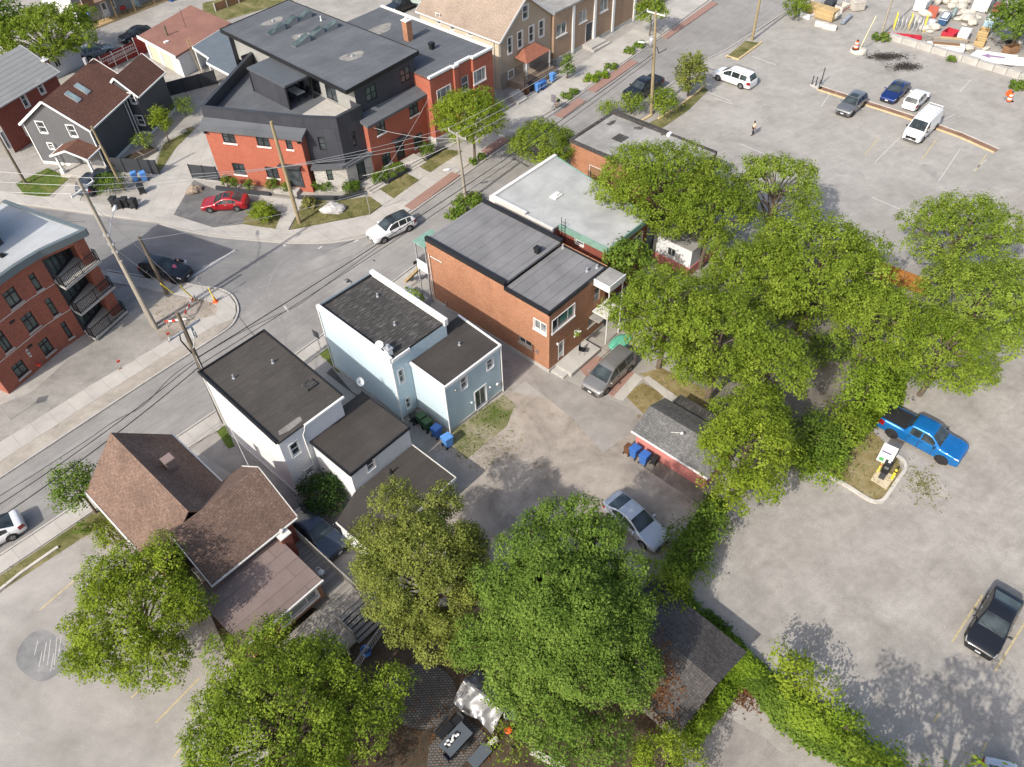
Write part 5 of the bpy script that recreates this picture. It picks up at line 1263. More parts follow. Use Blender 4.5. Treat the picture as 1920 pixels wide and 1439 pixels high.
for a_ in ((.1,.3,.1,.4),(.1,.3,.6,.9),(.42,.9,.55,.88),(.4,.6,.12,.45),(.7,.9,.12,.42)): wbox(q, P, uu+su_*a_[0], uu+su_*a_[1], vv+sv_*a_[2], vv+sv_*a_[3], .041, .045)
q.obj('print', M['sign_maroon'], sg)
u, v = b.onwall(*f1, *z9(273,1212)); q = MB(); q.cyl(P(u,v,0), P(u,v,.3), .09, .07); q.blob(P(u,v,.34), (.13,.13,.13), 2, .05); b.part('fire_connection', q, M['red_barrier'])
for px, py in ((90,895),(222,1078)): u, v = b.onwall(*f1, *z9(px,py)); q = MB(); wbox(q, P, u-.22, u+.22, v-.1, v+.1, .002, .05); b.part('wall_vent', q, M['black'])
q = MB()
for z in (2.85, 5.65):
    for f in (f1, f2): P2_ = wframe(*f); n = math.hypot(f[1][0]-f[0][0], f[1][1]-f[0][1]); wbox(q, P2_, 0.02, n-.02, z, z+.05, .003, .015)
b.part('string_course', q, M['offwhite'])
APT = b

# ================================================================ grey gabled house with porch
b = Bld('grey_house', 'charcoal sided gabled house with white trim, skylights and a front porch', 'house', 83, 306, 104)
fr = ((0,0),(7.8,0)); rt = ((7.8,0),(7.8,7.0)); ze, zr = 5.0, 7.7
of = [b.opening(*fr, z1(265,912), z1(362,1000)), b.opening(*fr, z1(495,940), z1(588,1028)), b.opening(*fr, z1(355,1075), z1(412,1120)), (5.2,6.1,.5,2.5)]
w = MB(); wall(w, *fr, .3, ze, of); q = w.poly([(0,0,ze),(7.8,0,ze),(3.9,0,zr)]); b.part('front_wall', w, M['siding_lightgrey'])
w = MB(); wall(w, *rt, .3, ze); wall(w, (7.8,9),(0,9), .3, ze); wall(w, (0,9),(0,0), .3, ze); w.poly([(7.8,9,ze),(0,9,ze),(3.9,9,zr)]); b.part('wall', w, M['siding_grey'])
f = MB(); f.bx(-.04,7.84,-.04,9.04,0,.3); f.bx(5.0,8.9,7.55,13.2,0,.3); b.part('foundation', f, M['white'])
gable_roof(b, 0, 7.8, 0, 9.0, ze, zr, M['shingle_red'], 'y', .3, .14, M['white'], 'main_roof')
q = MB()
for x, y in ((0,0),(7.8,0),(7.8,7)): q.bx(x-.06,x+.06,y-.06,y+.06,.3,ze-.2)
b.part('corner_trim', q, M['white'])
for q in of[:3]: window(b.root, *fr, q, M['white'], M['glass'], 'sash', casing=.1)
door(b.root, *fr, of[3], M['white'], M['glass'], M['white'])
sl_ = (zr-ze)/3.9
for px, py in ((560,755),(630,695)):
    x, y = b.L(*z1(px,py), 6.4); z = zr-(x-3.9)*sl_; q = MB(); a_ = [(x-.35,y-.55),(x+.35,y-.55),(x+.35,y+.55),(x-.35,y+.55)]; a_ = [(x-.6,y-.36),(x+.6,y-.36),(x+.6,y+.36),(x-.6,y+.36)]
    vs = [(p_[0],p_[1],zr-(p_[0]-3.9)*sl_-.02) for p_ in a_] + [(p_[0],p_[1],zr-(p_[0]-3.9)*sl_+.12) for p_ in a_]; q.add(vs, [[4,5,6,7],[0,1,5,4],[1,2,6,5],[2,3,7,6],[3,0,4,7]]); s_ = b.part('skylight', q, M['galv'])
    k = MB(); k.poly([(x+i*.52, y+j*.29, zr-(x+i*.52-3.9)*sl_+.125) for i, j in ((-1,-1),(1,-1),(1,1),(-1,1))]); k.obj('pane', m_glass('skylight_glass', (.28,.36,.35), .1, .3), s_)
# rear wing
wf = ((5.6,7.55),(8.85,7.55)); wr = ((8.85,7.55),(8.85,13.2))
ow = [b.opening(*wf, z1(958,700), z1(1025,778)), b.opening(*wf, z1(1015,868), z1(1092,940))]
w = MB(); wall(w, *wf, .3, 4.8, ow); wall(w, *wr, .3, 4.8); wall(w, (8.85,13.2),(5,13.2), .3, 4.8); wall(w, (5,13.2),(5,9.05), .3, 4.8); w.poly([(5.0,7.6,4.8),(8.85,7.6,4.8),(6.9,7.6,6.5)]); w.poly([(8.85,13.2,4.8),(5,13.2,4.8),(6.9,13.2,6.5)]); b.part('wing_wall', w, M['siding_grey'])
gable_roof(b, 5.0, 8.85, 7.75, 13.2, 4.8, 6.6, M['shingle_red'], 'y', .25, .12, M['white'], 'wing_roof')
for q in ow: window(b.root, *wf, q, M['white'], M['glass'], 'sash', casing=.1)
downpipe(b, [(7.9,6.4,4.6),(7.9,6.4,.4),(7.95,4.5,.35)], M['white'], .05)
q = MB(); q.bx(3.6,3.9,8.0,8.3,7.4,8.3); b.part('flue', q, M['galv'])
# porch
gable_roof(b, 3.9, 7.9, -2.2, -.05, 2.75, 3.5, M['shingle_red'], 'y', .2, .1, M['white'], 'porch_roof')
for x in (4.0, 7.75): q = MB(); q.prism([(x-.2,-2.2),(x+.2,-2.2),(x+.2,-1.8),(x-.2,-1.8)], 0, .9); q.prism([(x-.1,-2.1),(x+.1,-2.1),(x+.1,-1.9),(x-.1,-1.9)], .9, 2.65); b.part('porch_column', q, M['white'])
q = MB(); q.bx(3.75,8.0,-2.3,-.06,0,.45); b.part('porch_floor', q, M['concrete'])
q = MB(); q.bx(5.0,6.6,-3.2,-2.32,0,.28); q.bx(5.0,6.6,-2.9,-2.31,.29,.36); b.part('porch_steps', q, M['deck'])
GREY = b

# ================================================================ red brick house at the far left
b = Bld('metal_roof_house', 'dark red brick house with ribbed grey metal roof at the left edge', 'house', 103, 137, 25.7, 5.2)
fr = ((-9,0),(0,0)); 
ofr = [b.opening(*fr, z1(140,705), z1(222,790)), b.opening(*fr, z1(270,625), z1(340,690)), b.opening(*fr, z1(0,1000), z1(80,1100)), b.opening(*fr, z1(165,935), z1(212,1010))]
w = MB(); wall(w, *fr, 0, 5.4, ofr); wall(w, (0,0),(0,8.4), 0, 5.4); wall(w, (0,8.4),(-9,8.4), 0, 5.4); w.poly([(0,0,5.4),(0,8.4,5.4),(0,4.2,7.6)]); b.part('wall', w, M['brick_dark'])
for q in ofr: window(b.root, *fr, q, M['white'], M['glass_green'], 'sash', casing=.12, sill=M['offwhite'])
gable_roof(b, -9, 0, 0, 8.4, 5.4, 7.6, M['metal_roof'], 'x', .35, .12, M['galv'])
chimney(b, .5, 1.5, 0, 6.2, .6, M['brick_dark'], M['offwhite'])

# ================================================================ small buildings in the rear yard
b = Bld('white_cottage', 'small white cottage with grey hipped roof behind the grey house', 'house', 80, 116, 30, 2.6)
w = MB(); pts = [(0,0),(5.2,0),(5.2,3.5),(0,3.5)]
for i in range(4): wall(w, pts[i], pts[(i+1)%4], 0, 2.6, [(1.4,2.2,1.2,2.1)] if i == 0 else ())
b.part('wall', w, M['siding_white']); window(b.root, pts[0], pts[1], (1.4,2.2,1.2,2.1), M['white'], M['glass'], 'slide')
q = MB(); q.add([(-.3,-.3,2.6),(5.5,-.3,2.6),(5.5,3.8,2.6),(-.3,3.8,2.6),(1.7,1.75,3.7),(3.6,1.75,3.7)], [[0,1,5,4],[1,2,5],[2,3,4,5],[3,0,4],[3,2,1,0]]); b.part('roof', q, M['shingle_grey'])

b = Bld('garage', 'long garage with faded red brown roof and white doors behind the grey house', 'garage', 300, 130, 44)
pts = [(.6,-4.4),(.9,.2),(.8,4.2),(10.3,7.3),(10.5,-1.7)]
w = MB(); ww = [(.8,-4.6),(10.2,-1.9),(10.0,6.9),(.9,3.8)]
for i in range(4): wall(w, ww[i], ww[(i+1)%4], 0, 2.7, [(.6,3.0,0,2.3),(3.8,6.2,0,2.3)] if i == 3 else ())
b.part('wall', w, M['siding_white'])
for q in ((.6,3.0,0,2.3),(3.8,6.2,0,2.3)): k = MB(); P = wframe(ww[3], ww[0]); wbox(k, P, q[0]+.02, q[1]-.02, 0, 2.28, -.11, -.06); b.part('garage_door', k, M['siding_cream'])
M['roof_redbrown'] = m_plain('faded_red_roof', (.25,.125,.095), .9, 0, .25, .4)
q = MB(); q.prism([(.4,-4.9),(10.5,-2.0),(10.3,7.4),(.6,4.3)], 2.7, 2.92); b.part('roof', q, M['roof_redbrown'])
q = MB(); q.prism([(.3,-5.0),(.4,-5.0),(.5,4.4),(.4,4.4)], 2.6, 3.0); b.part('fascia', q, M['white'])
x, y = b.L(*z1(1255,270), 2.9); q = MB(); q.cyl((x,y,2.9), (x,y,4.1), .13, .13); q.cyl((x,y,4.1), (x,y,4.25), .22, .05); b.part('stove_pipe', q, M['pole_dark'])
x, y = b.L(*z1(1395,210), 2.9); q = MB(); q.cyl((x,y,2.9), (x,y,5.4), .025); b.part('antenna_mast', q, M['black'])
x, y = b.L(*z1(1250,322), 2.9); q = MB(); q.bx(x-.3,x+.3,y-.2,y+.2,2.93,3.1); b.part('roof_hatch', q, M['white'])
GAR = b
b = Bld('metal_carport', 'open carport with bluish ribbed metal roof beside the black corner building', 'carport', 300, 130, 44)
q = MB(); pts = [(2.9,-4.9),(9.0,-3.1),(7.0,-13.0),(1.6,-14.9),(1.65,-10.0),(2.5,-9.3)]; q.prism(pts, 3.1, 3.22); b.part('roof', q, M['metal_roof_blue'])
q = MB()
for i in range(6):
    a_, c_ = Vector(pts[i]), Vector(pts[(i+1)%6]); dd = (c_-a_).normalized(); nn = Vector((-dd.y,dd.x)); q.prism([a_, c_, c_+nn*.06, a_+nn*.06], 2.96+.003*i, 3.26+.003*i)
b.part('fascia', q, M['white'])
for x, y in ((3.0,-5.2),(2.5,-8.8),(1.8,-14.3),(6.7,-12.8),(8.6,-3.6)): k = MB(); k.bx(x-.09,x+.09,y-.09,y+.09,0,3.0); b.part('post', k, M['white'])

b = Bld('balcony_row_house', 'white and grey terrace house with wooden balconies at the top left', 'house', *z4(1230,425), 41)
fr = ((0,0),(14,-.1)); sw = ((0,10),(0,0)); H = 6.0
o = [b.opening(*fr, z4(1200,170), z4(1350,280)), b.opening(*fr, z4(1660,20), z4(1735,110)), b.opening(*fr, z4(1500,80), z4(1650,240))]
o[2] = (o[2][0], o[2][0]+.95, .15, 2.2); o[1] = (o[1][0], o[1][1], 1.0, 2.2); o.append((8.2,9.1,.15,2.2)); o.append((9.6,10.6,1,2.2)); o += [(x,x+1,3.9,5.2) for x in (1,3.5,6,8.5)]
w = MB(); wall(w, *fr, 0, H, o); wall(w, fr[1], (14,10), 0, H); b.part('front_wall', w, M['stucco_grey'])
w = MB(); wall(w, *sw, 0, H); b.part('side_wall', w, M['stucco_white'])
for q in o:
    if q[2] < .2: door(b.root, *fr, q, M['white'], M['glass'], M['white'])
    else: window(b.root, *fr, q, M['white'], M['glass'], 'sash', casing=.1)
q = MB(); q.bx(-.2,14.2,-.3,10.2,H,H+.2); b.part('roof', q, M['roof_worn'])
q = MB(); q.bx(.6,14,-1.9,-.05,2.9,3.05); b.part('balcony', q, M['wood_brown'])
railing(b.root, [(.6,-1.85),(14,-1.85)], 3.05, 1, M['white'], gap=.2, post=.08)
q = MB(); q.bx(.6,2.2,-1.98,-1.92,3.0,4.3); b.part('balcony_screen', q, M['wood_brown'])
for x in (.9, 4.6, 7.6, 10.8): k = MB(); k.bx(x-.07,x+.07,-1.85,-1.71,.15,2.9); b.part('balcony_post', k, M['wood_new'] if x > 1 else M['bin_blue2'])
q = MB(); q.bx(.6,14,-2.0,-.05,0,.15); b.part('porch_slab', q, M['wood_new'])
ROW = b
# ---------------------------------------------------------------- trees
def leaf_cloud(sprigs, dirs, tints, per, spread, size, seed, up=.55, asp=.62, droop=0.0):
    """a mesh of many small leaves gathered round sprig points"""
    r = np.random.default_rng(seed)
    n = len(sprigs)*per
    c = np.repeat(sprigs, per, 0) + r.normal(0, spread, (n, 3))*np.array([1,1,.75])
    d = np.repeat(dirs, per, 0)
    nrm = d*.75 + np.array([0,0,up*.7]) + r.normal(0, .36, (n,3))
    nrm /= np.linalg.norm(nrm, axis=1, keepdims=True)+1e-9
    a = np.cross(nrm, r.normal(0,1,(n,3))); a /= np.linalg.norm(a, axis=1, keepdims=True)+1e-9
    if droop: a[:,2] -= droop; a /= np.linalg.norm(a, axis=1, keepdims=True)
    b = np.cross(nrm, a)
    s = size*(.5+.95*r.random(n)**1.6)[:,None]
    v = np.stack([c-a*s*.5, c+b*s*asp*.5-a*s*.05, c+a*s*.5, c-b*s*asp*.5-a*s*.05], 1).reshape(-1,3)
    t = np.clip(np.repeat(tints, per)+r.normal(0,.16,n), 0, 1)
    return v, t

def leaf_obj(name, v, t, m, parent):
    n = len(t)
    me = bpy.data.meshes.new(name)
    me.vertices.add(n*4); me.loops.add(n*4); me.polygons.add(n)
    me.vertices.foreach_set('co', v.astype(np.float32).ravel())
    me.loops.foreach_set('vertex_index', np.arange(n*4, dtype=np.int32))
    me.polygons.foreach_set('loop_start', np.arange(0, n*4, 4, dtype=np.int32))
    me.update(calc_edges=True)
    at = me.attributes.new('tint', 'FLOAT', 'FACE'); at.data.foreach_set('value', t.astype(np.float32))
    me.materials.append(m)
    o = bpy.data.objects.new(name, me); COL.objects.link(o)
    if parent: o.parent = parent
    return o

def crown_points(lobes, dens, seed, jit=.16, low=-.45):
    """sprig points over the upper and outer skin of a set of lobes, thinned inside"""
    r = np.random.default_rng(seed); P = []; D = []; T = []
    L = np.array([l[:3] for l in lobes]); RR = np.array([l[3:6] for l in lobes])
    for k, l in enumerate(lobes):
        rad = np.array(l[3:6]); area = 4*np.pi*((rad[0]*rad[1])**.8+(rad[0]*rad[2])**.8+(rad[1]*rad[2])**.8)/3
        n = max(6, int(area*dens))
        d = r.normal(0,1,(n,3)); d /= np.linalg.norm(d, axis=1, keepdims=True)
        d = d[d[:,2] > low + r.normal(0,.15,len(d))]
        rr = 1 + r.normal(0, jit, len(d)); rr = np.where(r.random(len(d)) < .15, rr*.7, rr)
        p = L[k] + d*rad*rr[:,None]
        # drop what lies deep inside another lobe
        q = ((p[:,None,:]-L[None])/RR[None]); ins = (np.sum(q*q, 2) < .55); ins[:,k] = False
        keep = ~ins.any(1) | (r.random(len(p)) < .12)
        p, d = p[keep], d[keep]
        P.append(p); D.append(d); T.append(np.full(len(p), .5+r.normal(0,.13))+r.normal(0,.1,len(p)))
    return np.concatenate(P), np.concatenate(D), np.concatenate(T)

TREES = []
def tree(name, label, px, py, zc, rpx, kind='maple', rz=None, shape='round', nl=22, leaf=.26, dens=5.5, per=9, spread=.2, seed=1, trunk=None, ext=(), asp=(1,1), group=None, cat='tree', low=-.45, droop=0, base=None, lr=(.30,.44), bark='bark', turn=0.0):
    """crown centre seen at a pixel, radius in photo pixels; limbs reach into every lobe"""
    q = random.Random(seed*31+5)
    c = g(px, py, zc); dist = (c - Vector((0,0,HC))).length
    R = rpx*dist/FPX; rz = rz or R*.8
    bs = g(*base) if base else Vector((c.x, c.y, 0))
    root = thing(name, label, cat, bs, 0, group)
    off = np.array([c.x-bs.x, c.y-bs.y, 0.0])
    lobes = []; big = rpx > 55 and shape != 'flat'
    if big: nl = int(nl*2.5); lr = (lr[0]*.50, lr[1]*.62); leaf *= .7; per = int(per*1.6); spread *= .82
    ct, st = math.cos(turn), math.sin(turn)
    for k in range(nl):
        f = (k+.5)/nl; z = 1-1.55*f; t = k*2.39996+q.uniform(-.35,.35)
        h = math.sqrt(max(0, 1-z*z))
        if shape == 'cone': h = .25+.78*(1-(z+.55)/1.55); hz = z
        elif shape == 'column': h = .55*h+.15
        elif shape == 'flat': h = math.sqrt(max(0,1-z*z*.6)); z *= .7
        k_ = q.uniform(.55,.95) if big else q.uniform(.52,.78)
        lr_ = R*q.uniform(*lr)*(1 if shape != 'column' else .75)
        x_, y_ = h*k_*R*asp[0]*math.cos(t), h*k_*R*asp[1]*math.sin(t)
        lobes.append((off[0]+x_*ct-y_*st, off[1]+x_*st+y_*ct, zc+z*rz*.72, lr_, lr_, lr_*q.uniform(.62,.85)))
    for ex, ey, ez, er in ext:      # single boughs that stand out of the outline
        w = g(ex, ey, ez); e = er*dist/FPX
        
        if big:
            for k in range(3): a = k*2.1+seed; lobes.append((w.x-bs.x+e*.5*math.cos(a), w.y-bs.y+e*.5*math.sin(a), ez+q.uniform(-.2,.3)*e, e*.6, e*.6, e*.48))
        else: lobes.append((w.x-bs.x, w.y-bs.y, ez, e, e, e*.75))
    P, D, T = crown_points(lobes, dens, seed, .10 if big else .16, low=low)
    v, t = leaf_cloud(P, D, T, per, spread, leaf, seed+100, droop=droop)
    tb = MB(); th = max(.07, R*.045) if trunk is None else trunk
    top = zc + rz*.35
    ax = [(0,0,-.1), (off[0]*.3+.04*R,off[1]*.3-.03*R,top*.35), (off[0]*.8-.02*R,off[1]*.8+.02*R,top*.7), (off[0],off[1],top)]
    tb.tube(ax, [th*1.25, th, th*.7, th*.25], 8)
    for l in lobes[::2]:
        h0 = max(.25*zc, min(top*.8, l[2]-.6*R)); f = h0/top
        s0 = Vector((off[0]*f, off[1]*f, h0)); e0 = Vector(l[:3]); mid = s0.lerp(e0, .5)+Vector((0,0,.12*R))
        tb.tube([s0, mid, e0, e0.lerp(e0+(e0-mid), .35)], [th*.5, th*.32, th*.16, th*.05], 5, False)
    tb.obj('trunk', M[bark], root)
    leaf_obj('crown', v, t, LEAF[kind], root)
    TREES.append((label, len(t)))
    return root

B_ = 'tree belt between the houses and the parking lot'
tree('maple_tree', 'broad leafy maple partly covering the pale stained roof', 1240, 350, 6.5, 118, 'maple', 3.4, seed=2, nl=24, group=B_, ext=((1165,395,5,36),(1180,310,7,40),(1335,340,7,40)))
tree('maple_tree', 'smaller sunlit maple at the edge of the upper parking lot casting a shadow on it', 1455, 365, 5.5, 80, 'grey', 3.6, seed=3, nl=18, group=B_, ext=((1500,320,7,30),(1420,310,7,24)), lr=(.26,.38))
tree('maple_tree', 'maple standing between the pale roof and the pink building', 1330, 400, 6, 80, 'maple', 3.2, seed=4, nl=16, group=B_)
tree('maple_tree', 'dark green small tree against the rear corner of the orange brick house', 1183, 492, 5.4, 46, 'deep', 2.4, seed=5, nl=12, group=B_)
tree('maple_tree', 'wide rounded tree before the orange fence boards', 1535, 505, 6.5, 122, 'maple', 3.6, seed=6, nl=26, group=B_, ext=((1600,465,5,34),(1440,470,7,44)))
tree('maple_tree', 'tree in the middle of the belt behind the dark gap', 1410, 525, 6, 92, 'maple', 3.2, seed=7, nl=20, group=B_)
tree('maple_tree', 'tree with a few bare twigs beside the broken grey post', 1640, 600, 5, 78, 'maple', 3, seed=8, nl=18, group=B_, ext=())
tree('maple_tree', 'broad bright maple leaning toward the parked grey minivan', 1250, 585, 6, 98, 'maple', 3.4, seed=9, nl=24, group=B_, ext=((1165,585,6,34),(1215,655,4.5,28)))
tree('maple_tree', 'bright maple in front of the belt above the pink shed', 1350, 640, 6.5, 104, 'maple', 3.6, seed=10, nl=22, group=B_, ext=((1300,700,4,40),))
tree('maple_tree', 'bright maple at the sunlit corner beside the dark gravel gap', 1445, 690, 6.2, 74, 'maple', 3.6, seed=11, nl=18, group=B_)
tree('maple_tree', 'lime green tree bending over the end of the pink shed', 1398, 850, 5.2, 86, 'lime', 3.6, seed=12, nl=20, group=B_, ext=((1370,930,3.5,36),(1420,910,3.5,40)))
tree('maple_tree', 'low mid green tree filling the space behind the lime green tree', 1420, 770, 4.2, 60, 'maple', 2.4, seed=13, nl=14, group=B_)
tree('ash_tree', 'greyish open tree at the right edge above the parking lot', 1805, 440, 5.2, 92, 'grey', 3, seed=14, nl=20, dens=5.2, group=B_, lr=(.26,.38), ext=((1755,400,6,26),(1860,420,5,40)))
tree('ash_tree', 'spreading olive green tree at the right edge over the pale lot', 1835, 570, 5.0, 100, 'grey', 3, seed=15, nl=22, dens=5.6, group=B_, ext=((1900,520,5,46),(1880,640,4,40)))
tree('ash_tree', 'olive green tree right of the broken grey post', 1765, 662, 4.6, 80, 'maple', 3, seed=16, nl=18, dens=5.2, group=B_, ext=((1820,680,3.5,30),))
tree('shrub', 'bushy shrub behind the blue pickup truck', 1625, 730, 2.4, 54, 'hedge', 1.9, seed=17, nl=14, group='shrubs along the parking lot edge', cat='shrub', leaf=.2)
tree('shrub', 'grey green shrub between the trees and the pickup truck', 1530, 825, 1.8, 52, 'deep', 1.7, seed=18, nl=14, group='shrubs along the parking lot edge', cat='shrub', leaf=.2, ext=((1560,850,1,30),))
tree('shrub', 'leafy shrub between the low trees and the grass island', 1590, 800, 1.8, 42, 'maple', 1.6, seed=19, nl=12, group='shrubs along the parking lot edge', cat='shrub', leaf=.2)
tree('shrub', 'low spreading shrub at the tip of the grass island', 1535, 865, 1.0, 48, 'hedge', .9, seed=20, nl=12, group='shrubs along the parking lot edge', cat='shrub', leaf=.18, shape='flat')
tree('shrub', 'shrub in the shade of the belt near the grey post', 1670, 690, 1.8, 46, 'deep', 1.6, seed=21, nl=10, group='shrubs along the parking lot edge', cat='shrub', leaf=.2)
tree('shrub', 'low undergrowth shrub in the dark gap of the tree belt', 1555, 655, 1.4, 42, 'deep', 1.2, seed=27, nl=10, group='shrubs along the parking lot edge', cat='shrub', leaf=.2)
tree('shrub', 'undergrowth shrub behind the dark gap of the tree belt', 1500, 590, 1.6, 44, 'maple', 1.3, seed=28, nl=10, group='shrubs along the parking lot edge', cat='shrub', leaf=.2)
tree('shrub', 'small bright shrub by the corner of the garden hut', 1352, 768, 1.3, 28, 'hedge', 1.2, seed=22, nl=8, group='shrubs along the parking lot edge', cat='shrub', leaf=.18)
tree('shrub', 'dark green hedge shrub right of the silver sedan', 1290, 1040, 1.5, 54, 'deep', 1.4, seed=23, nl=12, group='shrubs along the yard boundary', cat='shrub', leaf=.17)
tree('shrub', 'hedge shrub below the end of the pink shed', 1330, 985, 1.6, 42, 'deep', 1.5, seed=24, nl=10, group='shrubs along the yard boundary', cat='shrub', leaf=.17)
tree('shrub', 'bright green shrub between the large tree and the garage roof', 1242, 1105, 2.2, 52, 'maple', 1.8, seed=25, nl=12, group='shrubs along the yard boundary', cat='shrub', leaf=.17)
# big trees at the bottom
tree('maple_tree', 'ragged lime green maple in the lower left lot with the dark patch beside it', 255, 1155, 4.8, 112, 'lime', 2.9, seed=31, nl=26, leaf=.2, dens=11, spread=.17, lr=(.24,.36), ext=((185,1235,5,34),(180,1080,6,32),(225,1055,6.5,34),(300,1040,6.5,36),(345,1120,6,30),(300,1250,5,40)))
tree('maple_tree', 'large bright green maple covering the bottom of the deck', 525, 1355, 5.2, 152, 'maple', 3.0, seed=32, nl=36, leaf=.2, dens=12, spread=.17, lr=(.22,.34), ext=((510,1190,6,36),(545,1225,5.5,34),(715,1300,5,50),(690,1350,5,56),(430,1230,5.5,46),(400,1330,5,40)))
tree('spruce_tree', 'olive yellow feathery tree between the dark car and the large tree', 796, 1070, 6.5, 124, 'olive', 3.8, seed=33, nl=42, leaf=.19, dens=18, spread=.15, lr=(.2,.3), droop=.3, ext=((830,940,7.5,36),(740,935,8,44),(690,1000,7.4,36),(865,1060,6,40),(830,1205,5,46),(770,1180,5,40)))
tree('linden_tree', 'largest dense green tree at the bottom centre', 1050, 1175, 7.6, 178, 'fir', 5.2, seed=34, nl=60, leaf=.2, dens=17, spread=.16, shape='cone', lr=(.22,.32), ext=((1030,1035,10.5,62),(1100,1030,10.5,60),(1070,975,11,52),(985,1045,9.5,50),(1020,985,10.5,40),(1130,1000,10,44),(1165,1080,9,46),(1190,1150,8,36),(930,1090,9,46),(905,1190,7,46),(1185,1290,6,40),(1040,1370,4.5,60),(1120,1400,4,60),(1000,1330,5,50)))
tree('maple_tree', 'lime green tree at the bottom edge left of the garage', 1245, 1425, 3, 60, 'lime', 2.2, seed=35, nl=12, leaf=.18, dens=8, spread=.15)
tree('shrub', 'dark rounded shrub at the corner of the white house', 605, 925, 1.3, 44, 'dark', 1.3, seed=36, nl=14, leaf=.17, dens=10, cat='shrub')
tree('shrub', 'small garden shrub with bare branches beside the stone bench', 955, 1390, 1.4, 44, 'maple', 1.2, seed=37, nl=9, leaf=.15, dens=6, cat='shrub', lr=(.2,.32))
tree('street_tree', 'small feathery tree by the pavement beside the shingled house', 143, 912, 3.2, 44, 'deep', 1.9, seed=38, nl=16, leaf=.18, dens=7, ext=((165,890,3.5,14),), lr=(.24,.36))
tree('shrub', 'tiny round shrub beside the kerb below the shingled house', 157, 992, .5, 13, 'deep', .45, seed=39, nl=6, leaf=.12, dens=14, cat='shrub', spread=.08)
tree('shrub', 'bright shrub along the left wall of the shingled house', 205, 1000, 1.2, 26, 'lime', 1.0, seed=40, nl=8, leaf=.16, dens=9, cat='shrub')
# street and far trees
tree('locust_tree', 'bright yellow green street tree before the red brick houses', 880, 218, 5.6, 66, 'lime', 2.6, seed=41, nl=22, leaf=.26, dens=6, base=(890,304), trunk=.13, bark='pole_dark')
tree('street_tree', 'rounded bushy tree between the street and the worn grey roof', 1018, 272, 2.8, 66, 'maple', 2.3, seed=42, nl=18, leaf=.24, dens=6)
tree('cedar_tree', 'upright bronze green cedar on the verge behind the utility pole', 1295, 140, 2.6, 36, 'olive', 2.9, seed=43, nl=16, shape='column', leaf=.24, dens=7)
tree('shrub', 'green shrub on the verge right of the utility pole', 1245, 190, 1.5, 27, 'maple', 1.5, seed=44, nl=10, leaf=.22, dens=7, cat='shrub')
tree('shrub', 'pale shrub in front of the black pickup truck', 1185, 195, 1.2, 22, 'grey', 1.1, seed=45, nl=8, leaf=.2, dens=7, cat='shrub')
tree('shrub', 'thin pale shrub at the street corner of the worn roof building', 1140, 205, 1.2, 20, 'grey', .9, seed=46, nl=7, leaf=.2, dens=6, cat='shrub')
tree('willow_tree', 'willowy green tree behind the metal roofed house', 85, 62, 4.6, 80, 'maple', 2.8, seed=47, nl=24, leaf=.34, dens=4.5, droop=.5, lr=(.22,.34))
tree('conifer_tree', 'dark tree at the upper left corner of the picture', -10, 48, 5, 44, 'deep', 3, seed=48, nl=12, leaf=.32, dens=5)
tree('shrub', 'green shrub at the corner of the stone pile', 1494, 12, 1.6, 24, 'maple', 1.4, seed=49, nl=9, leaf=.24, dens=6, cat='shrub')
tree('maple_tree', 'rounded tree at the upper right corner beside the salvage yard', 1920, 32, 3.6, 50, 'deep', 2.8, seed=50, nl=14, leaf=.28, dens=6)
tree('street_tree', 'small green street tree at the top beside the brown hall', 1222, 22, 3.2, 27, 'maple', 2, seed=51, nl=10, leaf=.26, dens=6, trunk=.08)
tree('cedar_tree', 'small conical cedar between the porch and the brown hall', 1064, 125, 1.6, 16, 'deep', 1.7, seed=52, nl=9, leaf=.2, dens=9, shape='cone', cat='shrub')
tree('birch_tree', 'slender yellow green tree in the garden of the grey house', 302, 228, 2.6, 22, 'lime', 1.9, seed=53, nl=12, leaf=.2, dens=7, shape='column', lr=(.34,.5))
tree('shrub', 'open grey green shrub in the raised bed beside the grey house', 266, 265, 1.5, 18, 'grey', 1.0, seed=54, nl=7, leaf=.18, dens=6, cat='shrub')
tree('shrub', 'small leafy bush at the back of the side garden', 342, 200, 1.2, 20, 'maple', 1.0, seed=55, nl=7, leaf=.18, dens=6, cat='shrub')
tree('shrub', 'round yellow green bush on the lawn beside the red car', 490, 398, .9, 25, 'lime', .85, seed=56, nl=12, leaf=.15, dens=12, cat='shrub', spread=.1)
tree('shrub', 'shrub beside the dark car in front of the grey house', 205, 345, .9, 26, 'deep', .8, seed=57, nl=9, leaf=.16, dens=8, cat='shrub')
tree('grass_clump', 'tall fountain grass clump behind the boulder', 580, 381, .5, 13, 'grass', .55, seed=58, nl=6, leaf=.3, dens=12, cat='plant', spread=.1, droop=.2)
for i, (x, y, r_, lb) in enumerate(((424,342,9,'leftmost clipped bush at the foot of the red wall'),(440,346,8,'second bush from the left at the foot of the red wall'),(466,350,9,'bush between the gas meter and the ground floor windows'),(511,348,13,'tall bush under the lower right window of the red wall'),(538,353,11,'bush left of the front steps and the new pole'),(597,351,11,'bush at the left foot of the stone base'),(613,350,13,'taller bush in front of the stone base'),(653,356,13,'bush at the corner of the stone base'),(668,352,11,'bush right of the stone corner beside the steps'),(707,336,12,'bush left of the street door steps'),(727,327,14,'middle bush below the street front window'),(747,318,12,'bush beside the street front steps'),(799,284,16,'bush under the lower right street window'))):
    tree('shrub', lb, x, y-3, .75, r_, 'deep', .6, seed=60+i, nl=8, leaf=.15, dens=13, cat='shrub', spread=.09, group='shrubs along the corner building')
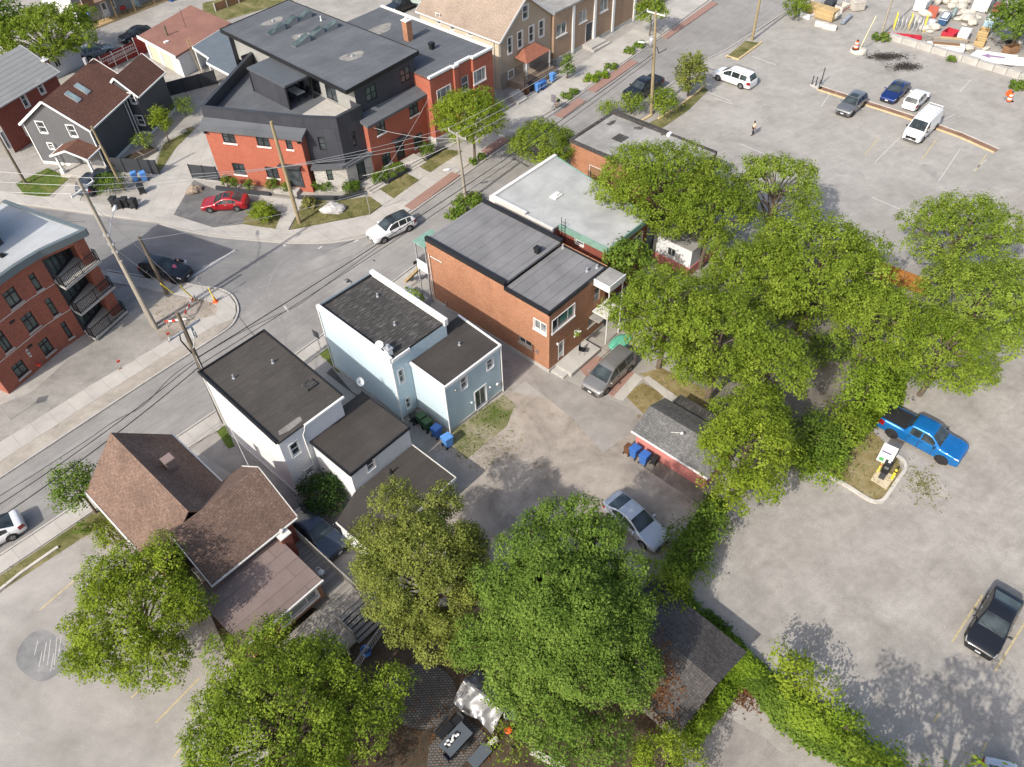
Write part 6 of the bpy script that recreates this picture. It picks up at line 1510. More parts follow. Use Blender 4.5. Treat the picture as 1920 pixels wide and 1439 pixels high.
for i, (x, y, r_, lb) in enumerate(((880,378,28,'tall weeds at the foot of the street lamp pole'),(855,400,18,'low weeds along the front edge of the orange house'),(1108,148,13,'larger plant tuft in the paving strip'),(1128,140,12,'plant tuft beside the larger tuft in the paving strip'),(1146,125,10,'upper plant tuft in the paving strip'),(1062,180,9,'plant tuft just above the person in green'),(1076,172,8,'plant tuft near the kerb above the person in green'),(1180,95,10,'plant tuft left of the utility pole'),(1200,85,10,'plant tuft at the foot of the utility pole'),(903,293,7,'plant tuft beside the street tree'),(886,303,6,'small tuft in the tree pit'),(1652,70,14,'weeds at the foot of the tall wooden pole'),(1785,112,7,'weed growing against the concrete block wall'),(1910,160,14,'weeds at the right end of the block wall'))):
    tree('grass_clump', lb, x, y, .35, r_, 'grassgreen' if i not in (2,3) else 'hedge', .4, seed=80+i, nl=6, leaf=.22, dens=12, cat='plant', spread=.1, shape='flat', trunk=.02)

# vines and ground cover along the fence line
def cover(name, label, path, w, h, m, seed, n, leaf=.17, cat='ground cover', kind='stuff', bumps=.5):
    """leaves over a long low bank along a ground path (pixels)"""
    r = np.random.default_rng(seed); q = [np.array([*g(x, y)[:2]]) for x, y in path]
    seg = [np.linalg.norm(q[i+1]-q[i]) for i in range(len(q)-1)]; L = sum(seg)
    s = r.random(n)*L; P = np.zeros((n,3)); D = np.zeros((n,3))
    for k in range(n):
        t = s[k]; i = 0
        while t > seg[i] and i < len(seg)-1: t -= seg[i]; i += 1
        d = (q[i+1]-q[i])/seg[i]; nn = np.array([-d[1], d[0]])
        c = q[i]+d*t; a = r.uniform(-1,1)
        hh = h*(.6+bumps*math.sin(s[k]*1.3+seed)*.5+bumps*.4*math.sin(s[k]*3.1+2*seed))
        ww = w*(1+.25*math.sin(s[k]*.9+seed*2))
        P[k,:2] = c+nn*a*ww/2; P[k,2] = max(.05, hh*math.sqrt(max(0, 1-a*a))*r.uniform(.55,1.05))
        D[k,:2] = nn*a; D[k,2] = 1-abs(a)*.5
    T = .5+.2*np.sin(P[:,0]*.9)+.15*np.sin(P[:,1]*1.7)
    v, t = leaf_cloud(P, D, T, 6, .13, leaf, seed+5)
    o = leaf_obj(name, v, t, LEAF[m], None)
    return tag(o, label, cat, None, kind)
cover('vine_hedge', 'bright green vines smothering the fence from the garage to the bottom edge', [(1285,1160),(1340,1205),(1420,1270),(1500,1340),(1590,1400),(1680,1470)], 1.45, .9, 'hedge', 3, 7500, .17)
cover('vine_hedge', 'darker weeds mixed into the vine covered fence', [(1300,1172),(1420,1275),(1500,1345),(1680,1475)], 2.3, .7, 'deep', 13, 3000, .2)
cover('vine_edge', 'vines creeping along the lower right edge of the garage roof', [(1385,1262),(1340,1330),(1290,1392)], .9, .9, 'hedge', 4, 1300, .18)
cover('boundary_hedge', 'low hedge between the back yard and the parking lot', [(1345,940),(1315,1000),(1285,1050),(1260,1090),(1290,1150)], 1.6, 1.4, 'deep', 5, 3200, .18)
cover('weed_bank', 'weedy undergrowth below the tree belt beside the parking lot', [(1500,872),(1560,830),(1640,770),(1680,700)], 2.4, .9, 'hedge', 6, 3600, .2)
tree('maple_tree', 'bright young tree rising out of the vine covered fence', 1490, 1268, 2.3, 36, 'lime', 1.7, seed=95, nl=12, leaf=.2, dens=7, ext=((1545,1290,2.5,26),(1470,1225,2.6,20)), lr=(.26,.38))
tree('maple_tree', 'young tree in the vines near the bottom edge', 1585, 1365, 1.8, 34, 'hedge', 1.5, seed=96, nl=10, leaf=.2, dens=7)
tree('maple_tree', 'young tree at the bottom end of the vine covered fence', 1650, 1440, 2.2, 40, 'hedge', 1.4, seed=97, nl=8, leaf=.2, dens=7)

tree('maple_tree', 'tree just below the bottom edge casting dappled shade on the lot', 1770, 1680, 7.0, 185, 'maple', 4, seed=98, nl=18, leaf=.3, dens=3)

# grass as real blades on the lawns
def grass(label, polys, n, m='grass', size=.16, seed=1):
    r = random.Random(seed); P = []
    for pts, z in polys:
        q = P2(pts); xs = [p[0] for p in q]; ys = [p[1] for p in q]
        area = abs(sum(q[i][0]*q[(i+1)%len(q)][1]-q[(i+1)%len(q)][0]*q[i][1] for i in range(len(q))))/2
        k = int(area*n); 
        while k > 0:
            x, y = r.uniform(min(xs), max(xs)), r.uniform(min(ys), max(ys)); ins = False
            for i in range(len(q)):
                a, b2 = q[i], q[i-1]
                if (a[1] > y) != (b2[1] > y) and x < (b2[0]-a[0])*(y-a[1])/(b2[1]-a[1])+a[0]: ins = not ins
            k -= 1
            if ins: P.append((x+r.gauss(0,.14), y+r.gauss(0,.14), z+.03))
    P = np.array(P); D = np.zeros_like(P); D[:,2] = .2
    T = .5+.3*np.sin(P[:,0]*1.7+seed)*np.sin(P[:,1]*2.3)
    v, t = leaf_cloud(P, D, T, 4, .07, size, seed, up=.25, asp=.3)
    return tag(leaf_obj('grass', v, t, LEAF[m], None), label, 'grass', None, 'stuff')
grass('dry mown grass on the lawns around the corner building', [([(459,412),(490,380),(511,393),(529,401),(517,430),(456,422)],.105), ([(575,369),(618,381),(694,370),(716,386),(694,403),(545,432)],.105), ([(713,357),(762,326),(786,339),(738,374)],.105), ([(782,312),(822,281),(868,285),(806,325)],.105)], 40, 'grass', .13, 1)
grass('dry grass on the kerbed island beside the pickup truck', [([(1500,868),(1545,838),(1625,800),(1680,850),(1690,885),(1665,930),(1640,938),(1560,900)],.05)], 34, 'grass', .14, 2)
grass('dry grass patches beside the brick patio path', [([(1170,740),(1205,718),(1248,742),(1208,778)],.02), ([(1200,702),(1240,690),(1330,735),(1350,770),(1330,790),(1295,760),(1262,740)],.02)], 30, 'grass', .13, 3)
grass('patchy green grass behind the blue house', [([(820,806),(846,812),(945,740),(958,760),(930,800),(890,840),(868,850)],.02), ([(592,658),(620,642),(640,672),(636,700),(616,680)],.04), ([(404,806),(422,792),(440,838),(428,842)],.04)], 36, 'grassgreen', .14, 4)
grass('green grass before the grey house and the verge by the pavement', [([(30,345),(90,316),(130,335),(92,368),(50,372)],.04), ([(-60,1122),(0,1080),(172,964),(215,940),(235,965),(150,1012),(0,1110),(-60,1150)],.011), ([(290,318),(310,262),(350,240),(368,240),(330,278),(300,322)],.03)], 30, 'grassgreen', .14, 5)
grass('sparse weeds on the street corner plot', [([(283,577),(318,556),(350,560),(400,568),(410,578),(405,592),(330,628),(300,640),(292,612)],.016)], 9, 'grass', .13, 6)
print('leaves', sum(n for _, n in TREES))
# ---------------------------------------------------------------- vehicles
PROF = {  # silhouette along the length, front first; cowl, roof front, roof rear, glass base; belt
 'sedan': dict(L=4.7, top=[(2.35,.45),(2.34,.62),(2.2,.72),(1.75,.82),(1.1,.93),(.95,.96),(.55,1.17),(.08,1.38),(-.3,1.45),(-.75,1.45),(-1.1,1.37),(-1.5,1.21),(-1.85,1.07),(-2.15,1.03),(-2.3,.96),(-2.35,.75),(-2.36,.5)],
   ws=(.08,.95), rw=(-1.85,-1.0), sg=[(-.42,.62),(-1.35,-.5)], belt=(.86,.95), wb=(1.42,-1.33), wr=.33),
 'suv': dict(L=4.65, top=[(2.32,.5),(2.31,.75),(2.15,.9),(1.7,1.0),(1.15,1.07),(1.0,1.1),(.6,1.36),(.25,1.58),(-.1,1.66),(-.9,1.67),(-1.6,1.62),(-1.85,1.55),(-2.05,1.3),(-2.2,1.08),(-2.3,.95),(-2.33,.7),(-2.33,.5)],
   ws=(.25,1.0), rw=(-2.2,-1.85), sg=[(-.38,.62),(-1.2,-.46),(-1.72,-1.27)], belt=(.96,1.06), wb=(1.4,-1.35), wr=.36),
 'minivan': dict(L=5.1, top=[(2.55,.45),(2.54,.68),(2.4,.82),(2.0,.95),(1.6,1.05),(1.5,1.08),(1.05,1.36),(.62,1.6),(.25,1.73),(-.8,1.75),(-1.8,1.72),(-2.15,1.66),(-2.35,1.4),(-2.5,1.08),(-2.56,.9),(-2.57,.7),(-2.57,.45)],
   ws=(.62,1.5), rw=(-2.5,-2.15), sg=[(.05,1.05),(-1.05,-.03),(-2.0,-1.12)], belt=(.95,1.02), wb=(1.6,-1.48), wr=.35),
 'van': dict(L=5.5, top=[(2.75,.5),(2.74,.9),(2.6,1.05),(2.2,1.18),(1.95,1.26),(1.88,1.3),(1.45,1.66),(1.05,1.98),(.75,2.1),(0,2.14),(-1.5,2.14),(-2.5,2.12),(-2.66,2.04),(-2.72,1.4),(-2.75,.9),(-2.76,.5)],
   ws=(1.05,1.88), rw=None, sg=[(.62,1.5)], belt=(1.18,1.2), wb=(1.75,-1.7), wr=.36),
 'pickup': dict(L=5.85, top=[(2.92,.6),(2.91,.95),(2.75,1.12),(2.2,1.2),(1.5,1.26),(1.38,1.3),(1.0,1.58),(.68,1.8),(.35,1.88),(-.55,1.88),(-.82,1.84),(-1.0,1.6),(-1.1,1.34),(-1.14,1.28),(-2.0,1.28),(-2.86,1.27),(-2.9,1.1),(-2.93,.85),(-2.93,.6)],
   ws=(.68,1.38), rw=(-1.1,-.85), sg=[(.08,1.0),(-.75,-.02)], belt=(1.16,1.2), wb=(1.85,-1.78), wr=.41),
}
def interp(tab, x):
    for i in range(len(tab)-1):
        a, b = tab[i], tab[i+1]
        if a[0] >= x >= b[0]: return a[1] if a[0] == b[0] else a[1]+(b[1]-a[1])*(a[0]-x)/(a[0]-b[0])
    return tab[0][1] if x > tab[0][0] else tab[-1][1]

def vehicle(name, label, cat, kind, a, b, paint, L=None, Wd=1.84, H=None, rim='rim', group=None, roof=None, trim=None, z=0, dark_roof=False, sunroof=False, rails=False, plate=True, at=None, flip=False):
    """a, b: ground pixels of the middle of the front and of the rear end"""
    pr = PROF[kind]; p, q = g(*a), g(*b); ctr = (p+q)/2; ang = math.atan2(p.y-q.y, p.x-q.x)
    L = L or pr['L']; kx = L/pr['L']; hz0 = max(t[1] for t in pr['top']); kz = (H or hz0)/hz0
    root = thing(name, label, cat, (ctr.x, ctr.y, z), ang, group)
    top = [(x*kx, zz*kz) for x, zz in pr['top']]; hw = Wd/2; zb = .22*(1.3 if kind in ('pickup','suv','van') else 1)
    xs = sorted({t[0] for t in top} | {v*kx for s_ in ([pr['ws']] + ([pr['rw']] if pr['rw'] else []) + pr['sg']) for v in s_} | {.5*(top[i][0]+top[i+1][0]) for i in range(len(top)-1)} | {x*kx for x in (pr['L']/2-.42, -pr['L']/2+.4)}, reverse=True)
    xf, xr = top[0][0], top[-1][0]
    def belt(x): t = (xf-x)/(xf-xr); return (pr['belt'][0]+(pr['belt'][1]-pr['belt'][0])*t)*kz
    cab = (pr['ws'][1]*kx, (pr['rw'][0] if pr['rw'] else -2.7)*kx)
    def ring(x):
        zt = interp(top, x); u = abs(x)/(L/2); w = hw*(1-.05*max(0,(u-.45)/.55)**2-.13*max(0,(u-.82)/.18)**2.2)
        if kind in ('van','pickup') and x < 0: w = hw*(1-.03*max(0,(u-.8)/.2)**2)
        zs = min(belt(x), zt-.035); cabin = zt-belt(x) > .08 and not (kind == 'pickup' and x < -1.1*kx)
        k = .34 if kind != 'van' else .16
        wt = w*.955-(zt-zs)*k if cabin else w*.86
        if kind == 'pickup' and x < -1.08*kx: wt = w*.9
        zmid = zb+(zs-zb)*.55
        e5 = (w*.955, zs); e6 = (wt, zt-(.055 if cabin else .02))
        def lp(t): return (e5[0]+(e6[0]-e5[0])*t, e5[1]+(e6[1]-e5[1])*t)
        half = [(0,zb),(w*.9,zb),(w*.985,zb+.1),(w,zmid),(w*.99,zs-.09*min(1,(zs-zb)*2)),e5,lp(.08),lp(.88),e6,(wt*.9,zt-.018),(wt*.5,zt-.004),(0,zt)]
        return half
    rings = []
    for x in xs: half = ring(x); rings.append([(x,y,zz) for y, zz in half] + [(x,-y,zz) for y, zz in half[-2:0:-1]])
    N = len(rings[0]); nh = 12
    parts = {'body': [], 'windshield': [], 'rear_window': [], 'headlight0': [], 'headlight1': [], 'taillight0': [], 'taillight1': [], 'roof_panel': [], 'lower_trim': []}
    for k_ in range(len(pr['sg'])): parts['side_window%d0' % k_] = []; parts['side_window%d1' % k_] = []
    for i in range(len(xs)-1):
        xm = (xs[i]+xs[i+1])/2
        for j in range(N):
            f = (i*N+j, (i+1)*N+j, (i+1)*N+(j+1)%N, i*N+(j+1)%N)
            jj = j if j < nh-1 else N-1-j; sd = 0 if j < nh-1 else 1
            key = 'body'
            if jj in (9,10,8) and pr['ws'][0]*kx < xm < pr['ws'][1]*kx and jj >= 9: key = 'windshield'
            elif pr['rw'] and jj >= 9 and pr['rw'][0]*kx < xm < pr['rw'][1]*kx: key = 'rear_window'
            elif jj == 6:
                for k_, s_ in enumerate(pr['sg']):
                    if s_[0]*kx < xm < s_[1]*kx: key = 'side_window%d%d' % (k_, sd)
            elif jj in (3,4) and xf-.42 < xm < xf-.07 and jj == 4: key = 'headlight%d' % sd
            elif jj in (3,4) and xr+.02 < xm < xr+.42: key = 'taillight%d' % sd
            elif jj >= 8 and dark_roof and (pr['rw'][1] if pr['rw'] else -2)*kx < xm < pr['ws'][0]*kx: key = 'roof_panel'
            elif kind == 'pickup' and roof == 'cover' and jj >= 9 and xm < -1.14*kx and xm > -2.86*kx: key = 'roof_panel'
            elif trim and jj <= 1: key = 'lower_trim'
            parts[key].append(f)
    allv = [v for r in rings for v in r]
    mats = {'body': paint, 'windshield': M['carglass'], 'rear_window': M['carglass'], 'roof_panel': M['carglass'] if dark_roof else M['plastic_black'], 'lower_trim': trim or paint}
    for key, fs in parts.items():
        if not fs: continue
        used = sorted({v for f in fs for v in f}); mp = {v: i for i, v in enumerate(used)}
        mb = MB(); mb.add([allv[v] for v in used], [[mp[v] for v in f][::-1] for f in fs], True)
        if key == 'body':
            for r, rev in ((rings[0], False), (rings[-1], True)): mb.add(r, [list(range(N)) if not rev else list(range(N))[::-1]])
        nm = key.rstrip('01') if key not in ('body',) else key
        nm = 'side_window' if key.startswith('side_window') else nm
        m = M['carglass'] if nm == 'side_window' else M['headlamp'] if nm == 'headlight' else M['taillamp'] if nm == 'taillight' else mats[key]
        if key == 'roof_panel' and roof == 'cover': nm = 'bed_cover'
        mb.obj(nm, m, root)
    # wheels with arches
    wr = pr['wr']*kz**.5
    for wx in pr['wb']:
        for s_ in (1, -1):
            x = wx*kx; y = s_*(hw*.985-.1)
            ar = MB(); n = 16
            ar.add([(x+(wr+.075)*math.cos(2*math.pi*k/n), s_*hw*1.002, max(zb*.55, wr+(wr+.075)*math.sin(2*math.pi*k/n))) for k in range(n)], [list(range(n))]); ar.obj('wheel_arch', M['plastic_black'], root)
            ty = MB(); prof = [(wr*.62,-.115),(wr*.93,-.12),(wr,-.08),(wr,.08),(wr*.93,.12),(wr*.62,.115)]
            vs = [(x+r*math.cos(2*math.pi*k/20), y+d*s_+.02*s_, wr+r*math.sin(2*math.pi*k/20)) for r, d in prof for k in range(20)]
            ty.add(vs, [[i*20+k,(i+1)*20+k,(i+1)*20+(k+1)%20,i*20+(k+1)%20] for i in range(5) for k in range(20)], True); wh = ty.obj('wheel', M['tyre'], root)
            rm = MB(); yo = y+s_*.125
            rm.add([(x+wr*.63*math.cos(2*math.pi*k/20), yo-s_*.06, wr+wr*.63*math.sin(2*math.pi*k/20)) for k in range(20)], [list(range(20))]); rm.obj('rim_back', M['rim_dark'], wh)
            sp = MB()
            for k in range(5):
                t = 2*math.pi*k/5+.3; c_, s2 = math.cos(t), math.sin(t)
                sp.add([(x+wr*(r*c_-h*s2), yo, wr+wr*(r*s2+h*c_)) for r, h in ((.1,-.13),(.62,-.09),(.62,.09),(.1,.13))], [[0,1,2,3]])
            vs = [(x+wr*r*math.cos(2*math.pi*k/20), yo+.004*s_, wr+wr*r*math.sin(2*math.pi*k/20)) for r in (.55,.64) for k in range(20)]
            sp.add(vs, [[k,20+k,20+(k+1)%20,(k+1)%20] for k in range(20)]); sp.obj('rim', M[rim], wh)
    sm = MB(); hd = MB()     # door gaps and handles
    for x in sorted({v*kx for s_ in pr['sg'] for v in (s_[0]-.03, s_[1]+.05)}):
        for s_ in (1, -1):
            A, B2 = ring(x)[2:6], ring(x-.022)[2:6]
            sm.add([(x, s_*(y+.003), z_) for y, z_ in A]+[(x-.022, s_*(y+.003), z_) for y, z_ in B2], [[i, i+1, 5+i, 4+i] if s_ < 0 else [4+i, 5+i, i+1, i] for i in range(3)])
    sm.obj('door_gap', M['plastic_black'], root)
    for sg_ in pr['sg'][:2]:
        x = sg_[0]*kx+.12; y, z_ = ring(x)[4]
        for s_ in (1, -1): hd.bx(x-.09, x+.09, s_*y-.025, s_*y+.025, z_-.02, z_+.02)
    hd.obj('door_handle', M['plastic_black'] if cat != 'car' else M['galv'], root)
    for s_ in (1, -1):   # mirrors
        mb = MB(); x = pr['ws'][1]*kx-.28; zz = belt(x)+.08; y = s_*(hw+.1)
        mb.blob((x,y,zz), (.09,.12,.085), 3, .03, 10, 6, False); mb.beam((x,s_*hw*.93,zz-.06),(x,y,zz-.03),.05); mb.obj('mirror', paint if kind not in ('van','pickup') else M['plastic_black'], root)
    gr = MB(); zt = interp(top, xf-.05); gr.bx(xf-.06, xf+.012, -hw*.55, hw*.55, zb+.22, zt-.12); gr.bx(xf-.08, xf+.008, -hw*.74, hw*.74, zb+.02, zb+.16); gr.obj('grille', M['plastic_black'], root)
    if plate: pl = MB(); pl.bx(xf+.013, xf+.025, -.16, .16, zb+.16, zb+.28); pl.obj('license_plate', M['plate'], root)
    if sunroof: sr = MB(); x1 = pr['ws'][0]*kx-.12; zt = interp(top, x1-.4); sr.bx(x1-.75, x1-.02, -.4, .4, zt-.05, zt+.008); sr.obj('sunroof', M['carglass'], root)
    if rails:
        for s_ in (1, -1):
            rl = MB(); x0, x1 = pr['ws'][0]*kx-.2, pr['sg'][-1][0]*kx; yy = s_*(hw*.955-(.55*kz)*.34); zt = interp(top,(x0+x1)/2); rl.tube([(x0,yy,zt-.08),(x0-.1,yy,zt+.03),(x1+.1,yy,zt+.03),(x1,yy,zt-.08)],.022,6); rl.obj('roof_rail', M['plastic_black'], root)
    # wipers
    wp = MB(); c0 = pr['ws'][1]*kx
    for y0 in (.45, -.1): x1 = c0-.16; wp.beam((c0+.0, y0, interp(top,c0)+.02), (x1, y0-.5, interp(top,x1)+.016), .02)
    wp.obj('wiper', M['plastic_black'], root)
    return root

PT = {'red': m_paint('car_red', (.36,.012,.02)), 'white': m_paint('car_white', (.74,.745,.75), .0), 'black': m_paint('car_black', (.012,.013,.016)), 'grey': m_paint('car_grey', (.19,.195,.2), .5), 'beige': m_paint('car_pewter', (.25,.24,.23), .5),
      'blue': m_paint('car_blue', (.012,.035,.16), .4), 'truckblue': m_paint('truck_blue', (.008,.16,.46), .4), 'silver': m_paint('car_silver', (.50,.53,.57), .35), 'slate': m_paint('car_slate', (.045,.06,.085), .4), 'greyblue': m_paint('car_grey_blue', (.22,.27,.3), .3)}
PK = 'cars in the upper parking lot'
vehicle('parked_car', 'red sedan parked on the dark gravel by the black and red corner building', 'car', 'sedan', (386,391), (464,387), PT['red'], 4.65, 1.82, dark_roof=False, sunroof=True)
vehicle('moving_car', 'white crossover with black roof driving on the main street', 'car', 'suv', (696,456), (775,419), PT['white'], 4.85, 1.9, 1.66, dark_roof=True, trim=None, rim='rim')
vehicle('parked_car', 'black sport utility car with two people bending at its hood', 'car', 'suv', (374,530), (256,503), PT['black'], 4.9, 1.94, 1.72, rim='rim_dark')
vehicle('minivan', 'grey minivan with roof rails parked by the orange brick house', 'minivan', 'minivan', (1105,742), (1177,674), PT['beige'], 5.1, 1.98, 1.75, trim=M['plastic_black'], rails=True, rim='rim')
vehicle('parked_car', 'silver sedan half under the largest tree in the back yard', 'car', 'sedan', (1232,1021), (1150,951), PT['silver'], 4.85, 1.86, 1.46)
vehicle('pickup_truck', 'bright blue pickup truck with black bed cover by the grass island', 'pickup truck', 'pickup', (1790,864), (1660,795), PT['truckblue'], 5.85, 2.05, 1.92, roof='cover', rim='rim_dark', trim=M['plastic_black'])
vehicle('parked_car', 'glossy black sedan between yellow lines at the right edge', 'car', 'sedan', (1829,1226), (1882,1126), PT['black'], 4.75, 1.86, 1.47)
vehicle('parked_car', 'silver sedan cut off by the lower right corner', 'car', 'sedan', (1882,1568), (1868,1472), PT['silver'], 4.6, 1.8, 1.46)
vehicle('parked_car', 'white sedan cut off by the left edge beside the near pavement', 'car', 'sedan', (-70,1045), (33,990), PT['white'], 4.75, 1.86, 1.45)
vehicle('parked_car', 'dark car squeezed between the deck and the olive tree', 'car', 'sedan', (637,1040), (560,973), PT['slate'], 4.7, 1.84, 1.46)
vehicle('minivan', 'white minivan parked beside the planted kerb strip', 'minivan', 'minivan', (1341,142), (1411,167), PT['white'], 5.15, 2.0, 1.76, dark_roof=False, group=PK, rails=True)
vehicle('parked_car', 'grey crossover nosed out across the brown strip', 'car', 'suv', (1575,222), (1612,190), PT['grey'], 4.6, 1.86, 1.67, group=PK, sunroof=True, rim='rim_dark')
vehicle('parked_car', 'dark blue sedan between the grey crossover and the white wagon', 'car', 'sedan', (1658,197), (1693,164), PT['blue'], 4.7, 1.84, 1.43, group=PK, sunroof=True)
vehicle('parked_car', 'plain white small wagon behind the white van', 'car', 'suv', (1730,180), (1698,212), PT['white'], 4.3, 1.78, 1.58, group=PK)
vn = vehicle('cargo_van', 'white cargo van with a white roof rack and black bumper', 'van', 'van', (1700,273), (1747,228), PT['white'], 5.5, 2.05, 2.12, group=PK, trim=M['plastic_black'])
rk = MB()
for s_ in (1,-1): rk.beam((.4,s_*.72,2.28),(-2.7,s_*.72,2.28),.05)
for k in range(6): x = .35-.58*k; rk.beam((x,-.72,2.28),(x,.72,2.28),.05); rk.beam((x,-.72,2.06),(x,-.72,2.28),.04); rk.beam((x,.72,2.06),(x,.72,2.28),.04)
rk.obj('roof_rack', M['white'], vn)
vt = MB(); vt.cyl((-1.6,-.2,2.1),(-1.6,-.2,2.2),.1); vt.obj('roof_fan', M['plastic_black'], vn)
vehicle('pickup_truck', 'black pickup truck half hidden by shrubs near the utility pole', 'pickup truck', 'pickup', (1172,196), (1236,158), PT['black'], 5.8, 2.0, 1.9, roof='cover')
vehicle('pickup_truck', 'dark pickup truck behind the grey roof of the brick row house', 'pickup truck', 'pickup', (735,28), (780,8), PT['black'], 5.6, 1.95, 1.85, roof='cover')
vehicle('parked_car', 'dark sedan in front of the porch of the grey house', 'car', 'suv', (200,330), (162,369), PT['slate'], 4.5, 1.8, 1.6)
vehicle('parked_car', 'grey blue wagon behind the dark red board fence', 'car', 'suv', (208,98), (160,113), PT['greyblue'], 4.5, 1.8, 1.6)
vehicle('parked_car', 'dark car behind the red end wall of the board fence', 'car', 'sedan', (236,80), (278,66), PT['black'], 4.5, 1.8, 1.5)
# ---------------------------------------------------------------- poles and wires
def vh(base, top):
    a = g(*base); d = ray(*top); t = (a.x*d.x+a.y*d.y)/(d.x*d.x+d.y*d.y); return HC+t*d.z
def pole(name, label, base, top, m, r=.15, lean=True, cat='utility pole', group=None, h=None):
    p = g(*base); H = h or vh(base, top); q = g(*top, H) if lean and not h else p + Vector((0,0,H))
    t = thing(name, label, cat, p, 0, group); q = Vector((q.x, q.y, H)) - Vector((p.x, p.y, 0))
    b = MB(); b.tube([(0,0,-.1), q*.5, q], [r*1.15, r, r*.75], 12); b.obj('pole', M[m], t)
    return t, p, q, H
def crossarm(t, p, q, H, drop, a, bpx, m='wood_old', ins=3):
    """arm between two pixels at the pole's height minus drop"""
    z = H-drop; A = g(*a, z)-Vector((p.x,p.y,0)); B = g(*bpx, z)-Vector((p.x,p.y,0)); c = q*((H-drop)/H); L = (B-A)/2
    A, B = c-L, c+L; A.z = B.z = z
    b = MB(); b.beam(A, B, .12); o = b.obj('crossarm', M[m], t); pts = []
    for k in range(ins):
        w = A.lerp(B, k/(ins-1)*.94+.03); i = MB(); i.cyl(w, w+Vector((0,0,.28)), .05, .035, 8); i.obj('insulator', M['offwhite'], o); pts.append(w+Vector((0,0,.28))+Vector((p.x,p.y,0)))
    return pts
def cable(label, pts, sag=.4, r=.022, m='cable', group='overhead cables', name='overhead_cable', n=18):
    pa = []
    for i in range(len(pts)-1):
        a, b2 = Vector(pts[i]), Vector(pts[i+1])
        for k in range(n+(1 if i == len(pts)-2 else 0)):
            t = k/n; w = a.lerp(b2, t); w.z -= sag*4*t*(1-t); pa.append(w)
    b = MB(); b.tube(pa, r, 5, False); return tag(b.obj(name, M[m]), label, 'cable', group)
def lamp(t, a, bb, m='galv'):
    b = MB(); mid = (Vector(a)+Vector(bb))/2+Vector((0,0,.25)); b.tube([a, mid, bb], .035, 6); o = b.obj('lamp_arm', M[m], t)
    d = (Vector(bb)-Vector(a)); d.z = 0; d.normalize(); e = Vector(bb)
    h = MB(); s_ = Vector((-d.y,d.x,0)); h.add([e-s_*.16+Vector((0,0,-.05)), e+s_*.16+Vector((0,0,-.05)), e+d*.75+s_*.12, e+d*.75-s_*.12, e-s_*.1+Vector((0,0,.1)), e+s_*.1+Vector((0,0,.1)), e+d*.7+s_*.07+Vector((0,0,.07)), e+d*.7-s_*.07+Vector((0,0,.07))], [[3,2,1,0],[4,5,6,7],[0,1,5,4],[1,2,6,5],[2,3,7,6],[3,0,4,7]], True); h.obj('lamp_head', M['white'], o)

t1, p1, q1, H1 = pole('utility_pole', 'tallest weathered utility pole with crossarm and street lamp at the street corner', (288,612), (145,335), 'pole_grey', .17)
c1 = crossarm(t1, p1, q1, H1, .9, (134,378), (176,346), 'offwhite')
k_ = q1*.62; e_ = g(216,399,k_.z)-Vector((p1.x,p1.y,0)); lamp(t1, k_, Vector((e_.x,e_.y,k_.z+.2)))
for f in (.55,.6,.66): b = MB(); w = q1*f; b.bx(w.x-.22,w.x+.22,w.y-.1,w.y+.1,w.z-.12,w.z+.12); b.obj('bracket', M['galv'], t1)
t, p, q, H = pole('utility_pole', 'short weathered pole stub strapped to the tallest pole', (294,617), (226,490), 'pole_grey', .17)
t2, p2, q2, H2 = pole('utility_pole', 'bare dark leaning pole beside the black sport utility car', (313,551), (260,444), 'pole_dark', .16)
t3, p3, q3, H3 = pole('utility_pole', 'dark utility pole with cable hardware at the corner of the white house', (421,793), (332,586), 'pole_dark', .17)
c3 = crossarm(t3, p3, q3, H3, 1.6, (322,640), (380,600), 'galv')
b = MB(); w = q3*.82; b.tube([w+Vector((.3,.3,.5)), w+Vector((.5,-.2,-.3)), w+Vector((.2,-.3,-1.0))], .05, 6); b.cyl(w+Vector((.35,.35,.3)), w+Vector((.35,.35,-.4)), .1); b.cyl(w+Vector((.55,.1,.2)), w+Vector((.55,.1,-.35)), .08); b.obj('cutout_switch', M['galv'], t3)
b = MB(); w = q3*.8; b.tube([w+Vector((-.3,-.2,.7)), w+Vector((-.4,-.3,0)), w+Vector((-.15,-.15,-1.4))], .05, 6); b.obj('cable_loop', M['cable'], t3)
b = MB(); b.tube([q3*.7+Vector((-.14,-.12,0)), q3*.02+Vector((-.16,-.14,0))], .045, 6); b.obj('conduit', M['galv'], t3)
t4, p4, q4, H4 = pole('utility_pole', 'plain new pale brown pole on the corner lawn', (562,420), (508,228), 'pole_new', .17)
t5, p5, q5, H5 = pole('utility_pole', 'grey utility pole with crossarm and lamp beside the yellow green street tree', (874,380), (857,251), 'pole_grey', .15)
c5 = crossarm(t5, p5, q5, H5, .15, (840,249), (873,268))
k_ = q5*.5; e_ = g(846,322,k_.z)-Vector((p5.x,p5.y,0)); lamp(t5, k_, Vector((e_.x,e_.y,k_.z+.3)))
t6, p6, q6, H6 = pole('utility_pole', 'tall green grey utility pole with a transformer can at the planted verge', (1221,215), (1230,22), 'pole_new', .17)
c6 = crossarm(t6, p6, q6, H6, .2, (1213,17), (1247,26), 'offwhite')
b = MB(); w = q6*.72+Vector((-.32,.1,0)); b.lathe([(.0,w.z-.5),(.26,w.z-.48),(.28,w.z+.35),(.2,w.z+.5),(0,w.z+.52)], 16, (w.x,w.y)); b.obj('transformer', M['galv'], t6)
k_ = q6*.7; lamp(t6, k_, k_+Vector((-1.0,.35,.1)))
b = MB(); b.tube([q6*.68+Vector((.25,0,0)), q6*.62+Vector((.5,-.1,0)), q6*.6+Vector((1.5,.9,.2))], .05, 6); b.obj('cable_loop', M['cable'], t6)
